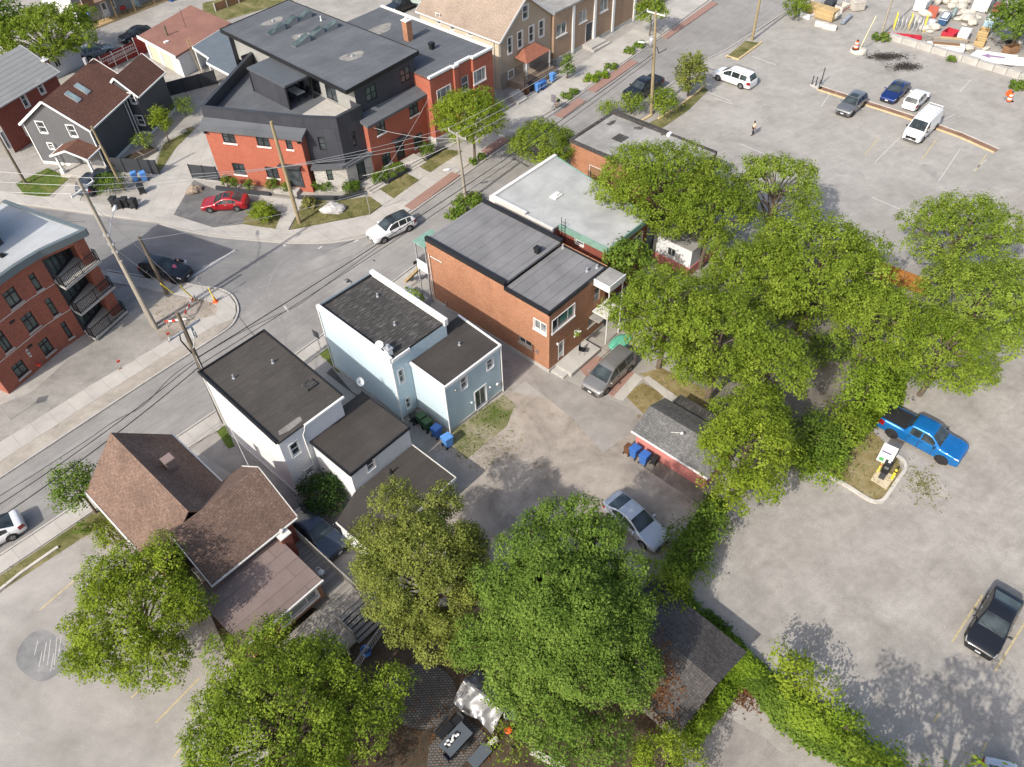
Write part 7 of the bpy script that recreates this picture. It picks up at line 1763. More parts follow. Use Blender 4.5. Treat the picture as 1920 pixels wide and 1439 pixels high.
t7, p7, q7, H7 = pole('utility_pole', 'pole rising out of the small kerbed grass planter at the street', (1410,76), (1426,-2), 'pole_new', .15, h=10.5)
t8, p8, q8, H8 = pole('utility_pole', 'grey wooden pole beside the block wall of the salvage yard', (1651,69), (1668,0), 'pole_grey', .13, h=9)
t9, p9, q9, H9 = pole('utility_pole', 'mossy utility pole at the front corner of the grey house', (232,357), (171,237), 'pole_new', .14)
t10, p10, q10, H10 = pole('utility_pole', 'dark pole at the left edge before the dark red brick house', (49,346), (-8,245), 'pole_dark', .14)
t, p, q, H = pole('broken_post', 'broken grey post sticking out of the tree belt', (1672,648), (1691,572), 'pole_grey', .17, cat='post', h=5.2)
def at_(pt, z): return g(*pt, z)
for k in range(3):
    cable('one of three bare wires from the tallest pole to the street lamp pole', [c1[k], c5[k]], .9, .016, 'cable_light', 'bare wires between the tall poles')
    cable('one of three bare wires from the street lamp pole to the transformer pole', [c5[k], c6[k]], .7, .016, 'cable_light', 'bare wires along the street')
    cable('bare overhead wire from the tallest pole running out past the left edge', [c1[k], c1[k]+Vector((-26,5+.8*k,0))], .4, .016, 'cable_light', 'bare wires leaving to the left')
P_ = lambda p, q, f: Vector((p.x,p.y,0))+q*f
cable('thick black cable over the street between the white house pole and the transformer pole', [P_(p3,q3,.62), P_(p6,q6,.62)], .7, .034)
cable('thinner black cable running beside the thick cable over the street', [P_(p3,q3,.56), P_(p6,q6,.58)], .8, .024)
off = at_((-120,1050), 5.5)
cable('thick black cable leaving the white house pole toward the lower left edge', [P_(p3,q3,.55), off], .5, .034); cable('thin black cable leaving the white house pole toward the lower left edge', [P_(p3,q3,.6), off+Vector((-.5,.6,.3))], .5, .028)
cable('white service wire from the white house pole to the shingled house', [P_(p3,q3,.66), at_((470,882), 4.0)], .25, .02, 'cable_light')
cable('pale service wire from the tallest pole to the corner building lawn post', [P_(p1,q1,.6), at_((690,360), 3.2), at_((806,180), 6.0)], .5, .016, 'cable_light')
cable('service wires from the street lamp pole to the corner building', [P_(p5,q5,.93), at_((700,240), 5.8)], .35, .016, 'cable_light'); cable('lower service wire from the street lamp pole to the stone base', [P_(p5,q5,.9), at_((680,330), 3.0)], .4, .016, 'cable_light')
for a, f, s_ in (((366,563),.86,'long'),((326,551),.58,'short')):
    w = g(*a); pt = P_(p1,q1,f); cable('%s guy wire of the tallest pole with a yellow guard at its foot' % s_, [pt, w], 0, .014, 'cable_light', 'guy wires', 'guy_wire', 4)
    b = MB(); d = (pt-w).normalized(); b.tube([w, w+d*2.3], .055, 8); tag(b.obj('guy_guard', M['guard_yellow']), 'yellow plastic guard on the %s guy wire' % s_, 'guy guard', 'guy wire guards')

# ---------------------------------------------------------------- wheelie bins
def bin_proto(name, m, label, big=1.0, lid=None):
    t = thing(name, label, 'bin', (0,0,0)); s = big
    b = MB(); b.add([(-.24*s,-.26*s,.08),(.24*s,-.26*s,.08),(.24*s,.24*s,.08),(-.24*s,.24*s,.08),(-.3*s,-.36*s,.98*s),(.3*s,-.36*s,.98*s),(.3*s,.32*s,.98*s),(-.3*s,.32*s,.98*s)], [[3,2,1,0],[4,5,6,7],[0,1,5,4],[1,2,6,5],[2,3,7,6],[3,0,4,7]]); b.obj('body', m, t, .015)
    b = MB(); b.add([(-.33*s,-.4*s,.98*s),(.33*s,-.4*s,.98*s),(.33*s,.36*s,.98*s),(-.33*s,.36*s,.98*s),(-.28*s,-.33*s,1.07*s),(.28*s,-.33*s,1.07*s),(.3*s,.34*s,1.1*s),(-.3*s,.34*s,1.1*s)], [[3,2,1,0],[4,5,6,7],[0,1,5,4],[1,2,6,5],[2,3,7,6],[3,0,4,7]]); b.obj('lid', lid or m, t, .012)
    for x in (-.27*s, .27*s): b = MB(); b.cyl((x-.03,.27*s,.1),(x+.03,.27*s,.1), .1, n=12); b.obj('wheel', M['tyre'], t)
    b = MB(); b.cyl((-.22*s,.43*s,.96*s),(.22*s,.43*s,.96*s),.018,n=6); b.beam((-.22*s,.33*s,.95*s),(-.22*s,.44*s,.96*s),.03); b.beam((.22*s,.33*s,.95*s),(.22*s,.44*s,.96*s),.03); b.obj('handle', m, t)
    return t
protos = {}
def bin_(kind, px, py, yaw, label, group, big=1.0):
    m = {'blue': M['bin_blue'], 'light': M['bin_blue2'], 'black': M['bin_black'], 'green': M['bin_green'], 'brown': M['bin_brown'], 'grey': M['charcoal']}[kind]
    w = g(px, py); k = (kind, big)
    if k not in protos: t = bin_proto('wheelie_bin', m, label, big); protos[k] = t; t.location = w; t.rotation_euler = (0,0,yaw); t['group'] = group; return t
    return dup(protos[k], w, yaw, label, group)
A_ = R_(46)
G1, G2, G3, G4 = 'bins between the white and blue houses', 'bins along the pink shed', 'bins at the drive of the grey house', 'bins before the gabled house'
bin_('black', 778, 792, A_+1.4, 'dark bin tucked in at the inner corner of the blue house', G1, .85)
bin_('green', 792, 795, A_+1.57, 'inner green bin between the blue house and the blue bins', G1); bin_('green', 803, 806, A_+1.5, 'outer green bin next to the darker blue bin', G1)
bin_('blue', 820, 818, A_+1.6, 'darker blue bin between the green bins and the light blue bin', G1); bin_('light', 840, 836, A_+1.45, 'light blue bin at the outer corner of the blue house', G1, 1.05)
bin_('brown', 1177, 850, A_+1.57, 'low brown bin at the end of the pink shed', G2, .8); bin_('blue', 1189, 856, A_+1.5, 'blue bin beside the low brown bin', G2); bin_('blue', 1207, 868, A_+1.6, 'blue bin between its twin and the small black bin', G2); bin_('black', 1226, 870, A_+1.57, 'small black bin right of the blue bins', G2, .75)
bin_('light', 256, 340, A_+2.7, 'light blue bin against the black fence', G3); bin_('light', 272, 339, A_+2.9, 'second light blue bin by the black fence nearer the pale driveway', G3); bin_('black', 268, 362, A_+2.6, 'black bin standing in front of the light blue bins', G3)
bin_('black', 217, 387, A_+2.2, 'black bin at the left end of the row beside the pavement', G3); bin_('black', 227, 391, A_+2.5, 'black bin second from the left beside the pavement', G3); bin_('black', 238, 388, A_+2.4, 'black bin third from the left beside the pavement', G3); bin_('black', 254, 390, A_+2.1, 'tilted looking black bin alone at the pavement edge', G3)
bin_('light', 1008, 172, A_+1.57, 'light blue bin in front of the tan porch', G4); bin_('blue', 1018, 167, A_+1.57, 'dark blue bin beside the light blue bin at the tan porch', G4); bin_('light', 1036, 153, A_+1.6, 'light blue bin at the right end of the tan porch', G4); bin_('grey', 996, 170, A_+1.5, 'grey bin left of the light blue bin at the tan porch', G4, .9); bin_('brown', 988, 178, A_+1.6, 'brown bin at the top of the concrete steps', G4, .8)
bin_('blue', 322, 3, A_, 'blue bin at the top edge beyond the faded red roof', 'bins behind the terrace house')

# ---------------------------------------------------------------- people
def skin_mesh(name, pts, edges, rad, m, parent, sub=2):
    me = bpy.data.meshes.new(name); me.from_pydata(pts, edges, []); me.materials.append(m)
    o = bpy.data.objects.new(name, me); COL.objects.link(o); o.parent = parent
    o.modifiers.new('skin', 'SKIN'); me.skin_vertices.new(name='') if not me.skin_vertices else None
    for i, r in enumerate(rad): me.skin_vertices[0].data[i].radius = (r, r); me.skin_vertices[0].data[i].use_root = (i == 0)
    s = o.modifiers.new('sub', 'SUBSURF'); s.levels = s.render_levels = sub
    for p in me.polygons: p.use_smooth = True
    o.modifiers['skin'].use_smooth_shade = True
    return o
def person(label, px, py, yaw, J, skin, shirt, legs, hair, hscale=1.0, sleeves=False, shorts=False, z=0, shoe=None, cap=None):
    """J: joints in the person's own frame: x right, y forward, z up"""
    w = g(px, py); t = thing('person', label, 'person', (w.x, w.y, z), yaw); s = hscale
    V = {k: Vector(v)*s for k, v in J.items()}
    names = ['pelvis','spine','chest','neck','head','top','shl','ell','hal','shr','elr','har','hil','knl','anl','tol','hir','knr','anr','tor']
    rad = [.125,.115,.13,.055,.085,.075,.06,.042,.032,.06,.042,.032,.085,.055,.038,.03,.085,.055,.038,.03]
    E = [(0,1),(1,2),(2,3),(3,4),(4,5),(2,6),(6,7),(7,8),(2,9),(9,10),(10,11),(0,12),(12,13),(13,14),(14,15),(0,16),(16,17),(17,18),(18,19)]
    pts = [V[n] for n in names]
    # fingers and thumb
    for hnd, el in (('hal','ell'), ('har','elr')):
        i0 = names.index(hnd); d = (V[hnd]-V[el]).normalized(); sd = d.orthogonal().normalized()
        for k, (o, l) in enumerate(((-.03,.075),(-.01,.085),(.01,.08),(.03,.065))):
            pts.append(V[hnd]+sd*o+d*.05); rad.append(.011); E.append((i0, len(pts)-1)); pts.append(V[hnd]+sd*o*1.2+d*(.05+l*.6)); rad.append(.008); E.append((len(pts)-2, len(pts)-1))
        pts.append(V[hnd]+sd*.05+d*.02); rad.append(.011); E.append((i0, len(pts)-1))
    body = skin_mesh('body', pts, E, [r*s for r in rad], skin, t, 1)
    def cloth(nm, ks, es, rs, m): skin_mesh(nm, [V[k] if isinstance(k, str) else k for k in ks], es, [r*s for r in rs], m, t, 1)
    up = ['pelvis','spine','chest','shl','shr'] + (['ell','elr'] if sleeves else [])
    mid = lambda a, b2, f: V[a].lerp(V[b2], f)
    ks = ['pelvis','spine','chest', mid('shl','chest',.1), mid('shr','chest',.1), mid('shl','ell',.95 if sleeves else .55), mid('shr','elr',.95 if sleeves else .55)]
    cloth('shirt', ks, [(0,1),(1,2),(2,3),(2,4),(3,5),(4,6)], [.15,.14,.15,.08,.08,.055,.055], shirt)
    f = .75 if shorts else 1.0
    ks = [mid('pelvis','spine',-.05), 'hil','hir', mid('hil','knl',f), mid('hir','knr',f)] + ([] if shorts else [mid('knl','anl',.92), mid('knr','anr',.92)])
    es = [(0,1),(0,2),(1,3),(2,4)] + ([] if shorts else [(3,5),(4,6)])
    cloth('trousers', ks, es, [.15,.105,.105,.075,.075] + ([] if shorts else [.055,.055]), legs)
    hd = V['head']; fw = Vector((0,1,0)); fd = (V['top']-V['neck']).normalized(); fo = (fw-fd*fw.dot(fd)).normalized(); rt_ = fo.cross(fd)
    hb = MB(); c = hd+fd*.045*s-fo*.018*s; hb.blob(c, (.105*s,.115*s,.105*s), 2, .05, 14, 9, False); hb.obj('hair' if cap is None else 'cap', hair, t)
    fb = MB()
    for e in (-1,1): fb.blob(hd+fo*.088*s+rt_*.034*s*e+fd*.01*s, (.014*s,)*3, 1, 0, 8, 5, False)
    fb.obj('eyes', M['black'], t); fb = MB(); fb.blob(hd+fo*.1*s-fd*.015*s, (.014*s,.02*s,.02*s), 1, 0, 8, 5, False); fb.obj('nose', skin, t); fb = MB(); fb.blob(hd+fo*.085*s-fd*.05*s, (.028*s,.01*s,.008*s), 1, 0, 8, 5, False); fb.obj('mouth', M['taillamp'], t)
    for e, hp in (('anl','tol'),('anr','tor')): sb = MB(); c = V[e].lerp(V[hp], .5); c.z -= .01; sb.blob(c, (.05*s,.13*s,.045*s), 4, .02, 10, 6, False); sb.obj('shoe', shoe or M['black'], t)
    return t
STAND = dict(pelvis=(0,0,.92), spine=(0,.01,1.1), chest=(0,.0,1.32), neck=(0,.02,1.46), head=(0,.04,1.57), top=(0,.04,1.67), shl=(-.18,0,1.38), ell=(-.24,-.05,1.1), hal=(-.24,.08,.88), shr=(.18,0,1.38), elr=(.24,-.05,1.1), har=(.23,.1,.9),
             hil=(-.09,0,.86), knl=(-.1,.12,.48), anl=(-.1,.1,.08), tol=(-.1,.24,.04), hir=(.09,0,.86), knr=(.1,-.02,.48), anr=(.1,-.2,.1), tor=(.1,-.08,.03))
LEAN = dict(pelvis=(0,-.12,.88), spine=(0,.06,1.02), chest=(0,.3,1.14), neck=(0,.44,1.2), head=(0,.55,1.22), top=(0,.62,1.3), shl=(-.18,.32,1.16), ell=(-.24,.42,.9), hal=(-.2,.62,.86), shr=(.18,.32,1.16), elr=(.24,.44,.9), har=(.2,.64,.86),
            hil=(-.09,-.1,.84), knl=(-.1,-.04,.46), anl=(-.1,-.12,.08), tol=(-.1,.02,.04), hir=(.09,-.1,.84), knr=(.12,.0,.46), anr=(.13,-.06,.08), tor=(.13,.08,.04))
RIDE = dict(pelvis=(0,-.25,.98), spine=(0,-.1,1.14), chest=(0,.12,1.32), neck=(0,.26,1.43), head=(0,.34,1.53), top=(0,.36,1.63), shl=(-.18,.12,1.34), ell=(-.24,.3,1.12), hal=(-.24,.5,1.03), shr=(.18,.12,1.34), elr=(.24,.3,1.12), har=(.24,.5,1.03),
            hil=(-.1,-.22,.95), knl=(-.12,.18,.72), anl=(-.12,.05,.32), tol=(-.12,.2,.28), hir=(.1,-.22,.95), knr=(.12,.1,.56), anr=(.12,-.06,.18), tor=(.12,.08,.13))
CL = lambda n, c: m_plain(n, c, .85, 0, .1)
M['cream_cloth'], M['pink_cloth'], M['green_cloth'], M['dark_cloth'], M['white_cloth'] = CL('cream_cloth', (.72,.62,.46)), CL('pink_cloth', (.62,.12,.22)), CL('green_cloth', (.25,.68,.14)), CL('dark_cloth', (.02,.02,.024)), CL('white_cloth', (.7,.7,.7))
person('person in a cream top and black trousers walking across the upper lot', 1411, 254, R_(100), STAND, M['skin'], M['cream_cloth'], M['dark_cloth'], M['hair'], 1.0)
person('person in a pink top bending toward the hood of the black car', 338, 519, R_(60), LEAN, M['skin'], M['pink_cloth'], M['dark_cloth'], M['hair'], 1.0, shoe=M['white'])
person('person in a black top and white shorts bending at the front of the black car', 350, 506, R_(100), LEAN, M['skin'], M['dark_cloth'], M['white_cloth'], M['hair'], 1.0, shorts=True)
pc = g(1044, 205); ya = R_(46-90)
person('person in a bright green top and cap riding a bicycle along the brick strip', 1044, 205, ya+R_(180), RIDE, M['skin'], M['green_cloth'], M['dark_cloth'], M['green_cloth'], 1.0, shorts=True, z=.1, cap=True)
t = thing('bicycle', 'black bicycle ridden along the brick paving strip', 'bicycle', (pc.x, pc.y, .1), ya+R_(180))
for y in (-.52, .55):
    b = MB(); b.tube([(0, y+.33*math.cos(a), .34+.33*math.sin(a)) for a in [2*math.pi*k/20 for k in range(21)]], .022, 6, False); wh = b.obj('wheel', M['tyre'], t)
    b = MB()
    for k in range(8): a = k*math.pi/8; b.tube([(0,y-.32*math.cos(a),.34-.32*math.sin(a)),(0,y+.32*math.cos(a),.34+.32*math.sin(a))], .004, 3, False)
    b.obj('spokes', M['galv'], wh)
b = MB()
for p_, q_ in (((0,-.52,.34),(0,-.05,.32)),((0,-.05,.32),(0,-.2,.85)),((0,-.2,.85),(0,.4,.86)),((0,.4,.86),(0,-.05,.32)),((0,-.52,.34),(0,-.2,.8)),((0,.55,.34),(0,.38,.98))): b.tube([p_, q_], .018, 6)
b.obj('frame', M['charcoal'], t); b = MB(); b.tube([(-.26,.46,1.0),(0,.38,1.0),(.26,.46,1.0)], .014, 6); b.obj('handlebar', M['black'], t); b = MB(); b.blob((0,-.24,.9), (.08,.14,.04), 2, .03, 10, 6, False); b.obj('saddle', M['black'], t)

# ---------------------------------------------------------------- signs, barrels, barriers, small street things
def sign(label, base, h, yaw, w, hh, m, shape='square', z=0, back=None, tilt=0, name='street_sign', marks=()):
    p = g(*base); t = thing(name, label, 'sign', (p.x,p.y,z), yaw)
    b = MB(); b.cyl((0,0,0),(0,0,h), .032, n=8); b.obj('post', M['galv'], t)
    b = MB()
    if shape == 'diamond': pts = [(0,-w/2),(w/2,0),(0,w/2),(-w/2,0)]
    elif shape == 'octagon': pts = [(w/2*math.cos(R_(22.5+45*k)), w/2*math.sin(R_(22.5+45*k))) for k in range(8)]
    else: pts = [(-w/2,-hh/2),(w/2,-hh/2),(w/2,hh/2),(-w/2,hh/2)]
    n = len(pts); zc = h-(w if shape != 'square' else hh)*.45
    vs = [(x,-.04,zc+y) for x, y in pts]+[(x,-.055,zc+y) for x, y in pts]
    b.add(vs, [list(range(n))[::-1], list(range(n,2*n))]+[[i,(i+1)%n,n+(i+1)%n,n+i] for i in range(n)]); o = b.obj('plate', m, t)
    for x0, x1, y0, y1, mm in marks: k = MB(); k.bx(x0*w/2,x1*w/2,-.062,-.057,zc+y0*hh/2,zc+y1*hh/2); k.obj('lettering', mm, o)
    return t
sign('dark square sign plate on a post before the gap between white and blue houses', (602,657), 2.2, R_(-40), .75, .75, M['charcoal'])
sign('purple grey sign plate on a thin post in front of the cyclist', (1037,216), 2.3, R_(140), .6, .9, m_plain('sign_back', (.2,.18,.21), .5, .2, .08), z=.1)
sign('small dark street sign at the corner of the orange brick house', (785,528), 2.4, R_(40), .6, .35, M['charcoal'])
sign('white diamond shaped sign leaning over the gravel yard at the left edge', (20,787), 2.6, R_(-30), .95, .95, M['white'], 'diamond')
sign('grey street sign on a thin post at the rounded pavement corner', (392,573), 3.3, R_(60), .6, .6, M['galv'], 'octagon')
M['sign_green'] = m_plain('sign_green', (.08,.33,.12), .5, 0, .1); M['sign_text'] = m_plain('sign_text', (.12,.1,.2), .5, 0, .1)
sign('tall white information sign with grey writing beside the pay station', (1645,888), 3.1, R_(-38), .95, 1.9, M['white'], marks=((-.75,.75,.62,.68,M['galv']),(-.7,.7,.5,.55,M['galv']),(-.8,.5,.08,.24,M['sign_text']),(-.7,.3,-.12,-.06,M['galv']),(-.75,-.1,-.85,-.5,M['sign_green'])))
sign('thin empty sign post at the corner of the front lawn', (694,402), 2.4, R_(50), .3, .3, M['galv'], z=.1)
t = thing('pay_station', 'black parking pay station on the yellow edged pad', 'pay station', g(1652,897), R_(-38))
b = MB(); b.bx(-.2,.2,-.18,.18,.1,.75); b.obj('pedestal', M['charcoal'], t, .02); b = MB(); b.bx(-.25,.25,-.2,.2,.75,1.7); b.bx(-.27,.27,-.24,.2,1.7,1.82); b.obj('cabinet', M['black'], t, .03); b = MB(); b.bx(-.14,.14,-.215,-.202,1.3,1.55); b.obj('screen', M['glass_pale'], t); b = MB(); b.bx(-.08,.08,-.04,.14,1.825,1.845); b.obj('solar_panel', M['white'], t)
b = MB(); b.prism(P2([(1644,881),(1679,894),(1661,919),(1632,901)]), 0, .1); tag(b.obj('concrete_pad', m_plain('yellowed_concrete', (.55,.47,.33), .9, 0, .25, 2)), 'yellow edged concrete pad under the pay station', 'pad')
for i, (x, y, lb) in enumerate(((1646,885,'left yellow bollard with red band beside the pay station'),(1672,898,'right yellow bollard with dark cap beside the pay station'))):
    t = thing('bollard', lb, 'bollard', g(x,y,.1)); b = MB(); b.lathe([(.09,0),(.09,1.0),(.06,1.07),(0,1.09)], 12); b.obj('post', M['guard_yellow'], t); b = MB(); b.lathe([(.094,.8),(.094,.95)], 12); b.obj('band', M['red_barrier'] if i == 0 else M['black'], t)
for i, lb in enumerate(('first black bollard at the end of the brown strip','second black bollard at the end of the brown strip','third black bollard nearest the brown strip','tall thin black post behind the three bollards')):
    x, y = ((1522,159),(1529,161),(1535,166),(1539,158))[i]
    b = MB(); b.lathe([(.07,0),(.07,1.05 if i < 3 else 2.0),(0,1.08 if i < 3 else 2.02)], 10); o = b.obj('bollard', M['charcoal'], None, 0, g(x,y,.08)); tag(o, lb, 'bollard', 'black posts at the strip end')
b = MB(); b.prism(P2([(1518,160),(1528,154),(1545,163),(1536,170)]), 0, .09); tag(b.obj('concrete_pad', M['kerb_old']), 'pale concrete pad under the black bollards', 'pad')
def barrel(label, px, py, foot, z=0):
    t = thing('traffic_barrel', label, 'barrel', g(px,py,z)); pr = [(.29,0),(.28,.25),(.26,.25),(.25,.45),(.235,.45),(.225,.65),(.21,.65),(.2,.85),(.19,.85),(.17,1.02)]
    for k in range(5):
        b = MB(); b.lathe([pr[2*k], pr[2*k+1]], 16, smooth=True); b.obj('band', M['orange'] if k % 2 == 0 else M['white'], t)
    b = MB(); b.lathe([(.13,1.02),(.12,1.12),(0,1.13)], 14); b.obj('cap', M['black'], t); b = MB(); b.lathe([(.42,-.02),(.42,.08),(.3,.1),(.3,-.02)], 18) if foot == 'round' else b.bx(-.45,.45,-.3,.3,-.02,.07); b.obj('foot', M['tyre'], t); return t
barrel('orange and white striped barrel on a round concrete block', 1604, 92, 'round', .5)
b = MB(); b.lathe([(1.0,0),(.98,.35),(.85,.46),(0,.48)], 20); tag(b.obj('concrete_block', M['kerb_old'], None, 0, g(1609,97)), 'round concrete block under the striped barrel and pole', 'concrete block')
p_ = g(1613,90,.47); b = MB(); e_ = g(1643,30,4.6); b.tube([p_, e_], .06, 8); tag(b.obj('barrier_pole', m_plain('cream_pole', (.7,.62,.38), .6, 0, .1)), 'long cream pole leaning out of the round concrete block', 'pole')
barrel('orange and white striped barrel beside a round orange sign', 1891, 190, 'flat')
t = thing('work_sign', 'round orange work sign on a low stand next to the striped barrel', 'sign', g(1884,191), R_(10)); b = MB(); b.cyl((0,-.02,1.05),(0,.02,1.05),.38,n=20); b.obj('plate', M['orange'], t); b = MB(); b.beam((0,.03,0),(0,.03,1.3),.05); b.beam((-.5,0,.05),(.5,0,.05),.08); b.beam((0,-.4,.05),(0,.4,.05),.07); b.obj('stand', M['galv'], t)
def barricade(label, a, bpx, h=.85):
    p, q = g(*a), g(*bpx); t = thing('barricade', label, 'barrier', p, math.atan2(q.y-p.y, q.x-p.x)); L = (q-p).length
    for k in range(6): b = MB(); b.bx(L*k/6, L*(k+1)/6, -.02,.02,h-.2,h); b.obj('board', M['red_barrier'] if k % 2 == 0 else M['white'], t)
    for x in (.15, L-.15): b = MB(); b.beam((x,-.4,0),(x,.03,h-.1),.06); b.beam((x,.4,0),(x,-.03,h-.1),.06); b.obj('leg', M['wood_old'], t)
barricade('red and white barricade board across the street corner plot', (352,600), (370,566)); barricade('red barricade lying beside the dark pole hardware', (312,610), (352,605), .5)
for lb, x, y in (('red survey flag on the boulevard by the barricades',318,640),('red survey flag on the boulevard below the apartment block',226,692)):
    t = thing('survey_flag', lb, 'flag', g(x,y,.09), R_(30), 'survey flags'); b = MB(); b.cyl((0,0,0),(0,0,.9),.015,n=5); b.obj('stake', M['galv'], t); b = MB(); b.add([(0,0,.66),(.26,.05,.68),(.28,.02,.92),(0,0,.9),(0,.02,.66),(.26,.07,.68),(.28,.04,.92),(0,.02,.9)], [[0,1,2,3],[7,6,5,4],[0,4,5,1],[1,5,6,2],[2,6,7,3],[3,7,4,0]]); b.obj('flag', M['red_barrier'], t); b = MB(); b.obx((0,0),(1,0),.12,.08,0,.05); b.obj('base', M['wood_brown'], t)
t = thing('traffic_cone', 'orange cone at the foot of the yellow guy guard on the corner', 'cone', g(404,566,.1)); b = MB(); b.lathe([(.17,.03),(.03,.72),(0,.72)], 14); b.obj('cone', M['orange'], t); b = MB(); b.lathe([(.125,.25),(.09,.42)], 14); b.obj('band', M['white'], t); b = MB(); b.bx(-.22,.22,-.22,.22,0,.03); b.obj('base', M['orange'], t)
b = MB(); w = g(404,566,.1); e_ = g(391,541,2.0); b.tube([w, e_], .05, 8); tag(b.obj('guy_guard', M['guard_yellow']), 'yellow guard tube standing behind the orange cone', 'guy guard', 'guy wire guards')
b = MB(); b.blob((0,0,.35), (1.25,.75,.55), 5, .16, 12, 8); tag(b.obj('boulder', m_plain('white_rock', (.46,.445,.43), .9, 0, .3, 2.2), None, 0, g(625,398)), 'large white boulder on the front lawn', 'boulder')
b = MB(); b.blob((0,0,.2), (.8,.6,.4), 9, .3, 12, 8); tag(b.obj('rock_pile', M['stone_tan'], None, 0, g(366,360)), 'pile of pale rocks at the edge of the dark gravel', 'rock')
t = thing('gas_meter', 'grey gas meter at the foot of the red brick wall', 'gas meter', g(483,347), R_(-10)); b = MB(); b.bx(-.2,.2,-.15,.15,.5,.95); b.obj('meter', M['galv'], t, .03); b = MB(); b.tube([(-.12,0,0),(-.12,0,.5)], .03, 6); b.tube([(.12,0,.95),(.12,.25,1.1)], .03, 6); b.obj('pipe', M['galv'], t)

# kerbs of the lots
kerb_thing('planter_kerb', 'yellow kerb round the small grass planter with the pole', [(1361,106),(1384,113),(1428,81)], .2, .18, M['kerb_yellow'])
kerb_thing('verge_kerb', 'yellowish kerb along the planted verge by the utility pole', [(1200,230),(1222,217)], .22, .18, M['kerb_yellow'], group=None); kerb_thing('verge_kerb', 'longer yellowish kerb along the verge below the cedar', [(1234,224),(1268,204),(1300,180),(1322,161)], .22, .18, M['kerb_yellow'])
kerb_thing('island_kerb', 'pale concrete kerb round the grass island with the pay station', rnd_path([(1528,882),(1580,908),(1628,938),(1648,942),(1660,934),(1682,902),(1696,882),(1694,866),(1680,856)]), .24, .16, M['kerb_old'])
kerb_thing('wall_kerb', 'low concrete kerb along the left verge of the corner lot', [(-40,1140),(40,1076),(110,1027)], .2, .15, M['kerb_old'])
mp = [(1536,166),(1620,193),(1710,222),(1800,254),(1868,284)]
b = MB(); strip(b, mp, .75, .0, .09); tag(b.obj('median_strip', m_ground('brown_strip', (.16,.09,.06), (.22,.13,.09), (.28,.18,.13), .8, 3, .25)), 'long brown earth strip between the parked cars', 'strip')
for sgn, lb in ((1,'near'),(-1,'far')):
    q = [Vector(p) for p in P2(mp)]; b = MB()
    for i in range(4):
        d = (q[i+1]-q[i]).normalized(); nn = Vector((d.y,-d.x))*sgn; b.prism([q[i]+nn*.38, q[i+1]+nn*.38, q[i+1]+nn*.55, q[i]+nn*.55], 0, .12)
    tag(b.obj('strip_kerb', M['kerb_old'] if sgn < 0 else M['kerb_yellow']), '%s kerb edge of the brown earth strip' % ('side facing the van front,' if sgn > 0 else 'upper'), 'kerb')
# ---------------------------------------------------------------- fences and walls
def panel_fence(name, label, pts, h, m, post_m=None, z=0, cat='fence', pitch=1.8, th=.05, atz=None):
    """pts: ground pixels (or pixels at level atz)"""
    P = [g(*p, atz or 0) for p in pts]; P = [Vector((p.x,p.y,z)) for p in P]
    t = thing(name, label, cat, P[0])
    for i in range(len(P)-1):
        a, b2 = P[i]-P[0], P[i+1]-P[0]; n = max(1, round((b2-a).length/pitch)); d = (b2-a).normalized(); nn = Vector((-d.y,d.x,0))*th/2
        for k in range(n):
            p, q = a.lerp(b2, k/n), a.lerp(b2, (k+1)/n); b = MB(); b.prism([p+nn+d*.05, q+nn-d*.05, q-nn-d*.05, p-nn+d*.05], .08, h); b.obj('panel', m, t)
            b = MB(); b.obx(p, d, .05, .05, 0, h+.04); b.obj('post', post_m or m, t)
        b = MB(); b.obx(b2-d*.0, d, .048, .05, 0, h+.05); b.obj('post', post_m or m, t)
    return t
panel_fence('panel_fence', 'black panel fence between the grey house and the pale driveway', [(206,322),(300,328)], 1.75, M['charcoal'], M['black'])
panel_fence('panel_fence', 'long black fence behind the side garden of the grey house', [(318,182),(408,158)], 1.8, M['charcoal'], M['black'])
panel_fence('panel_fence', 'short black fence panel beside the red brick wall', [(362,335),(412,340)], 1.7, M['charcoal'], M['black'])
panel_fence('board_fence', 'dark red board wall with ladders hung on it', [(163,117),(250,78)], 1.9, M['red_board'], M['white'], atz=1.9); panel_fence('board_fence', 'taller end of the dark red board wall beside the garage', [(250,78),(277,70)], 2.3, M['red_board'], M['white'], atz=1.9)
panel_fence('board_fence', 'orange stained board fence showing in a gap of the tree belt', [(1652,492),(1748,527)], 1.8, M['fence_orange'], M['wood_brown'], atz=1.8)
panel_fence('board_fence', 'dark wooden fence at the top edge beyond the garage roof', [(405,22),(470,-2)], 1.1, M['wood_brown'], M['white'])
a, c = g(185,120,1.3), g(252,88,1.3); d = (c-a).normalized(); nn = Vector((d.y,-d.x,0))
for k, (f0, f1, z0, lb) in enumerate(((.05,.98,1.35,'upper ladder hung on the dark red board wall'),(.2,1.0,.8,'lower ladder hung on the dark red board wall'))):
    p = a.lerp(c, f0); q = a.lerp(c, f1); t = thing('ladder', lb, 'ladder', (p.x,p.y,z0), math.atan2(d.y,d.x), 'ladders on the red wall'); L = (q-p).length
    for z in (0,.38): b = MB(); b.beam((0,-.14,z),(L,-.14,z),.06); b.obj('rail', M['galv'], t)
    for j in range(int(L/.32)): b = MB(); b.beam((.15+j*.32,-.14,0),(.15+j*.32,-.14,.38),.04); b.obj('rung', M['galv'], t)
w = g(372,132); t = thing('ladder', 'pale ladder leaning against the carport roof edge', 'ladder', w, R_(40))
for x in (-.2,.2): b = MB(); b.beam((x,-1.1,0),(x,.2,4.1),.06); b.obj('rail', M['wood_new'], t)
for j in range(10): b = MB(); f = (j+.7)/11; b.beam((-.2,-1.1+1.3*f,4.1*f),(.2,-1.1+1.3*f,4.1*f),.04); b.obj('rung', M['wood_new'], t)
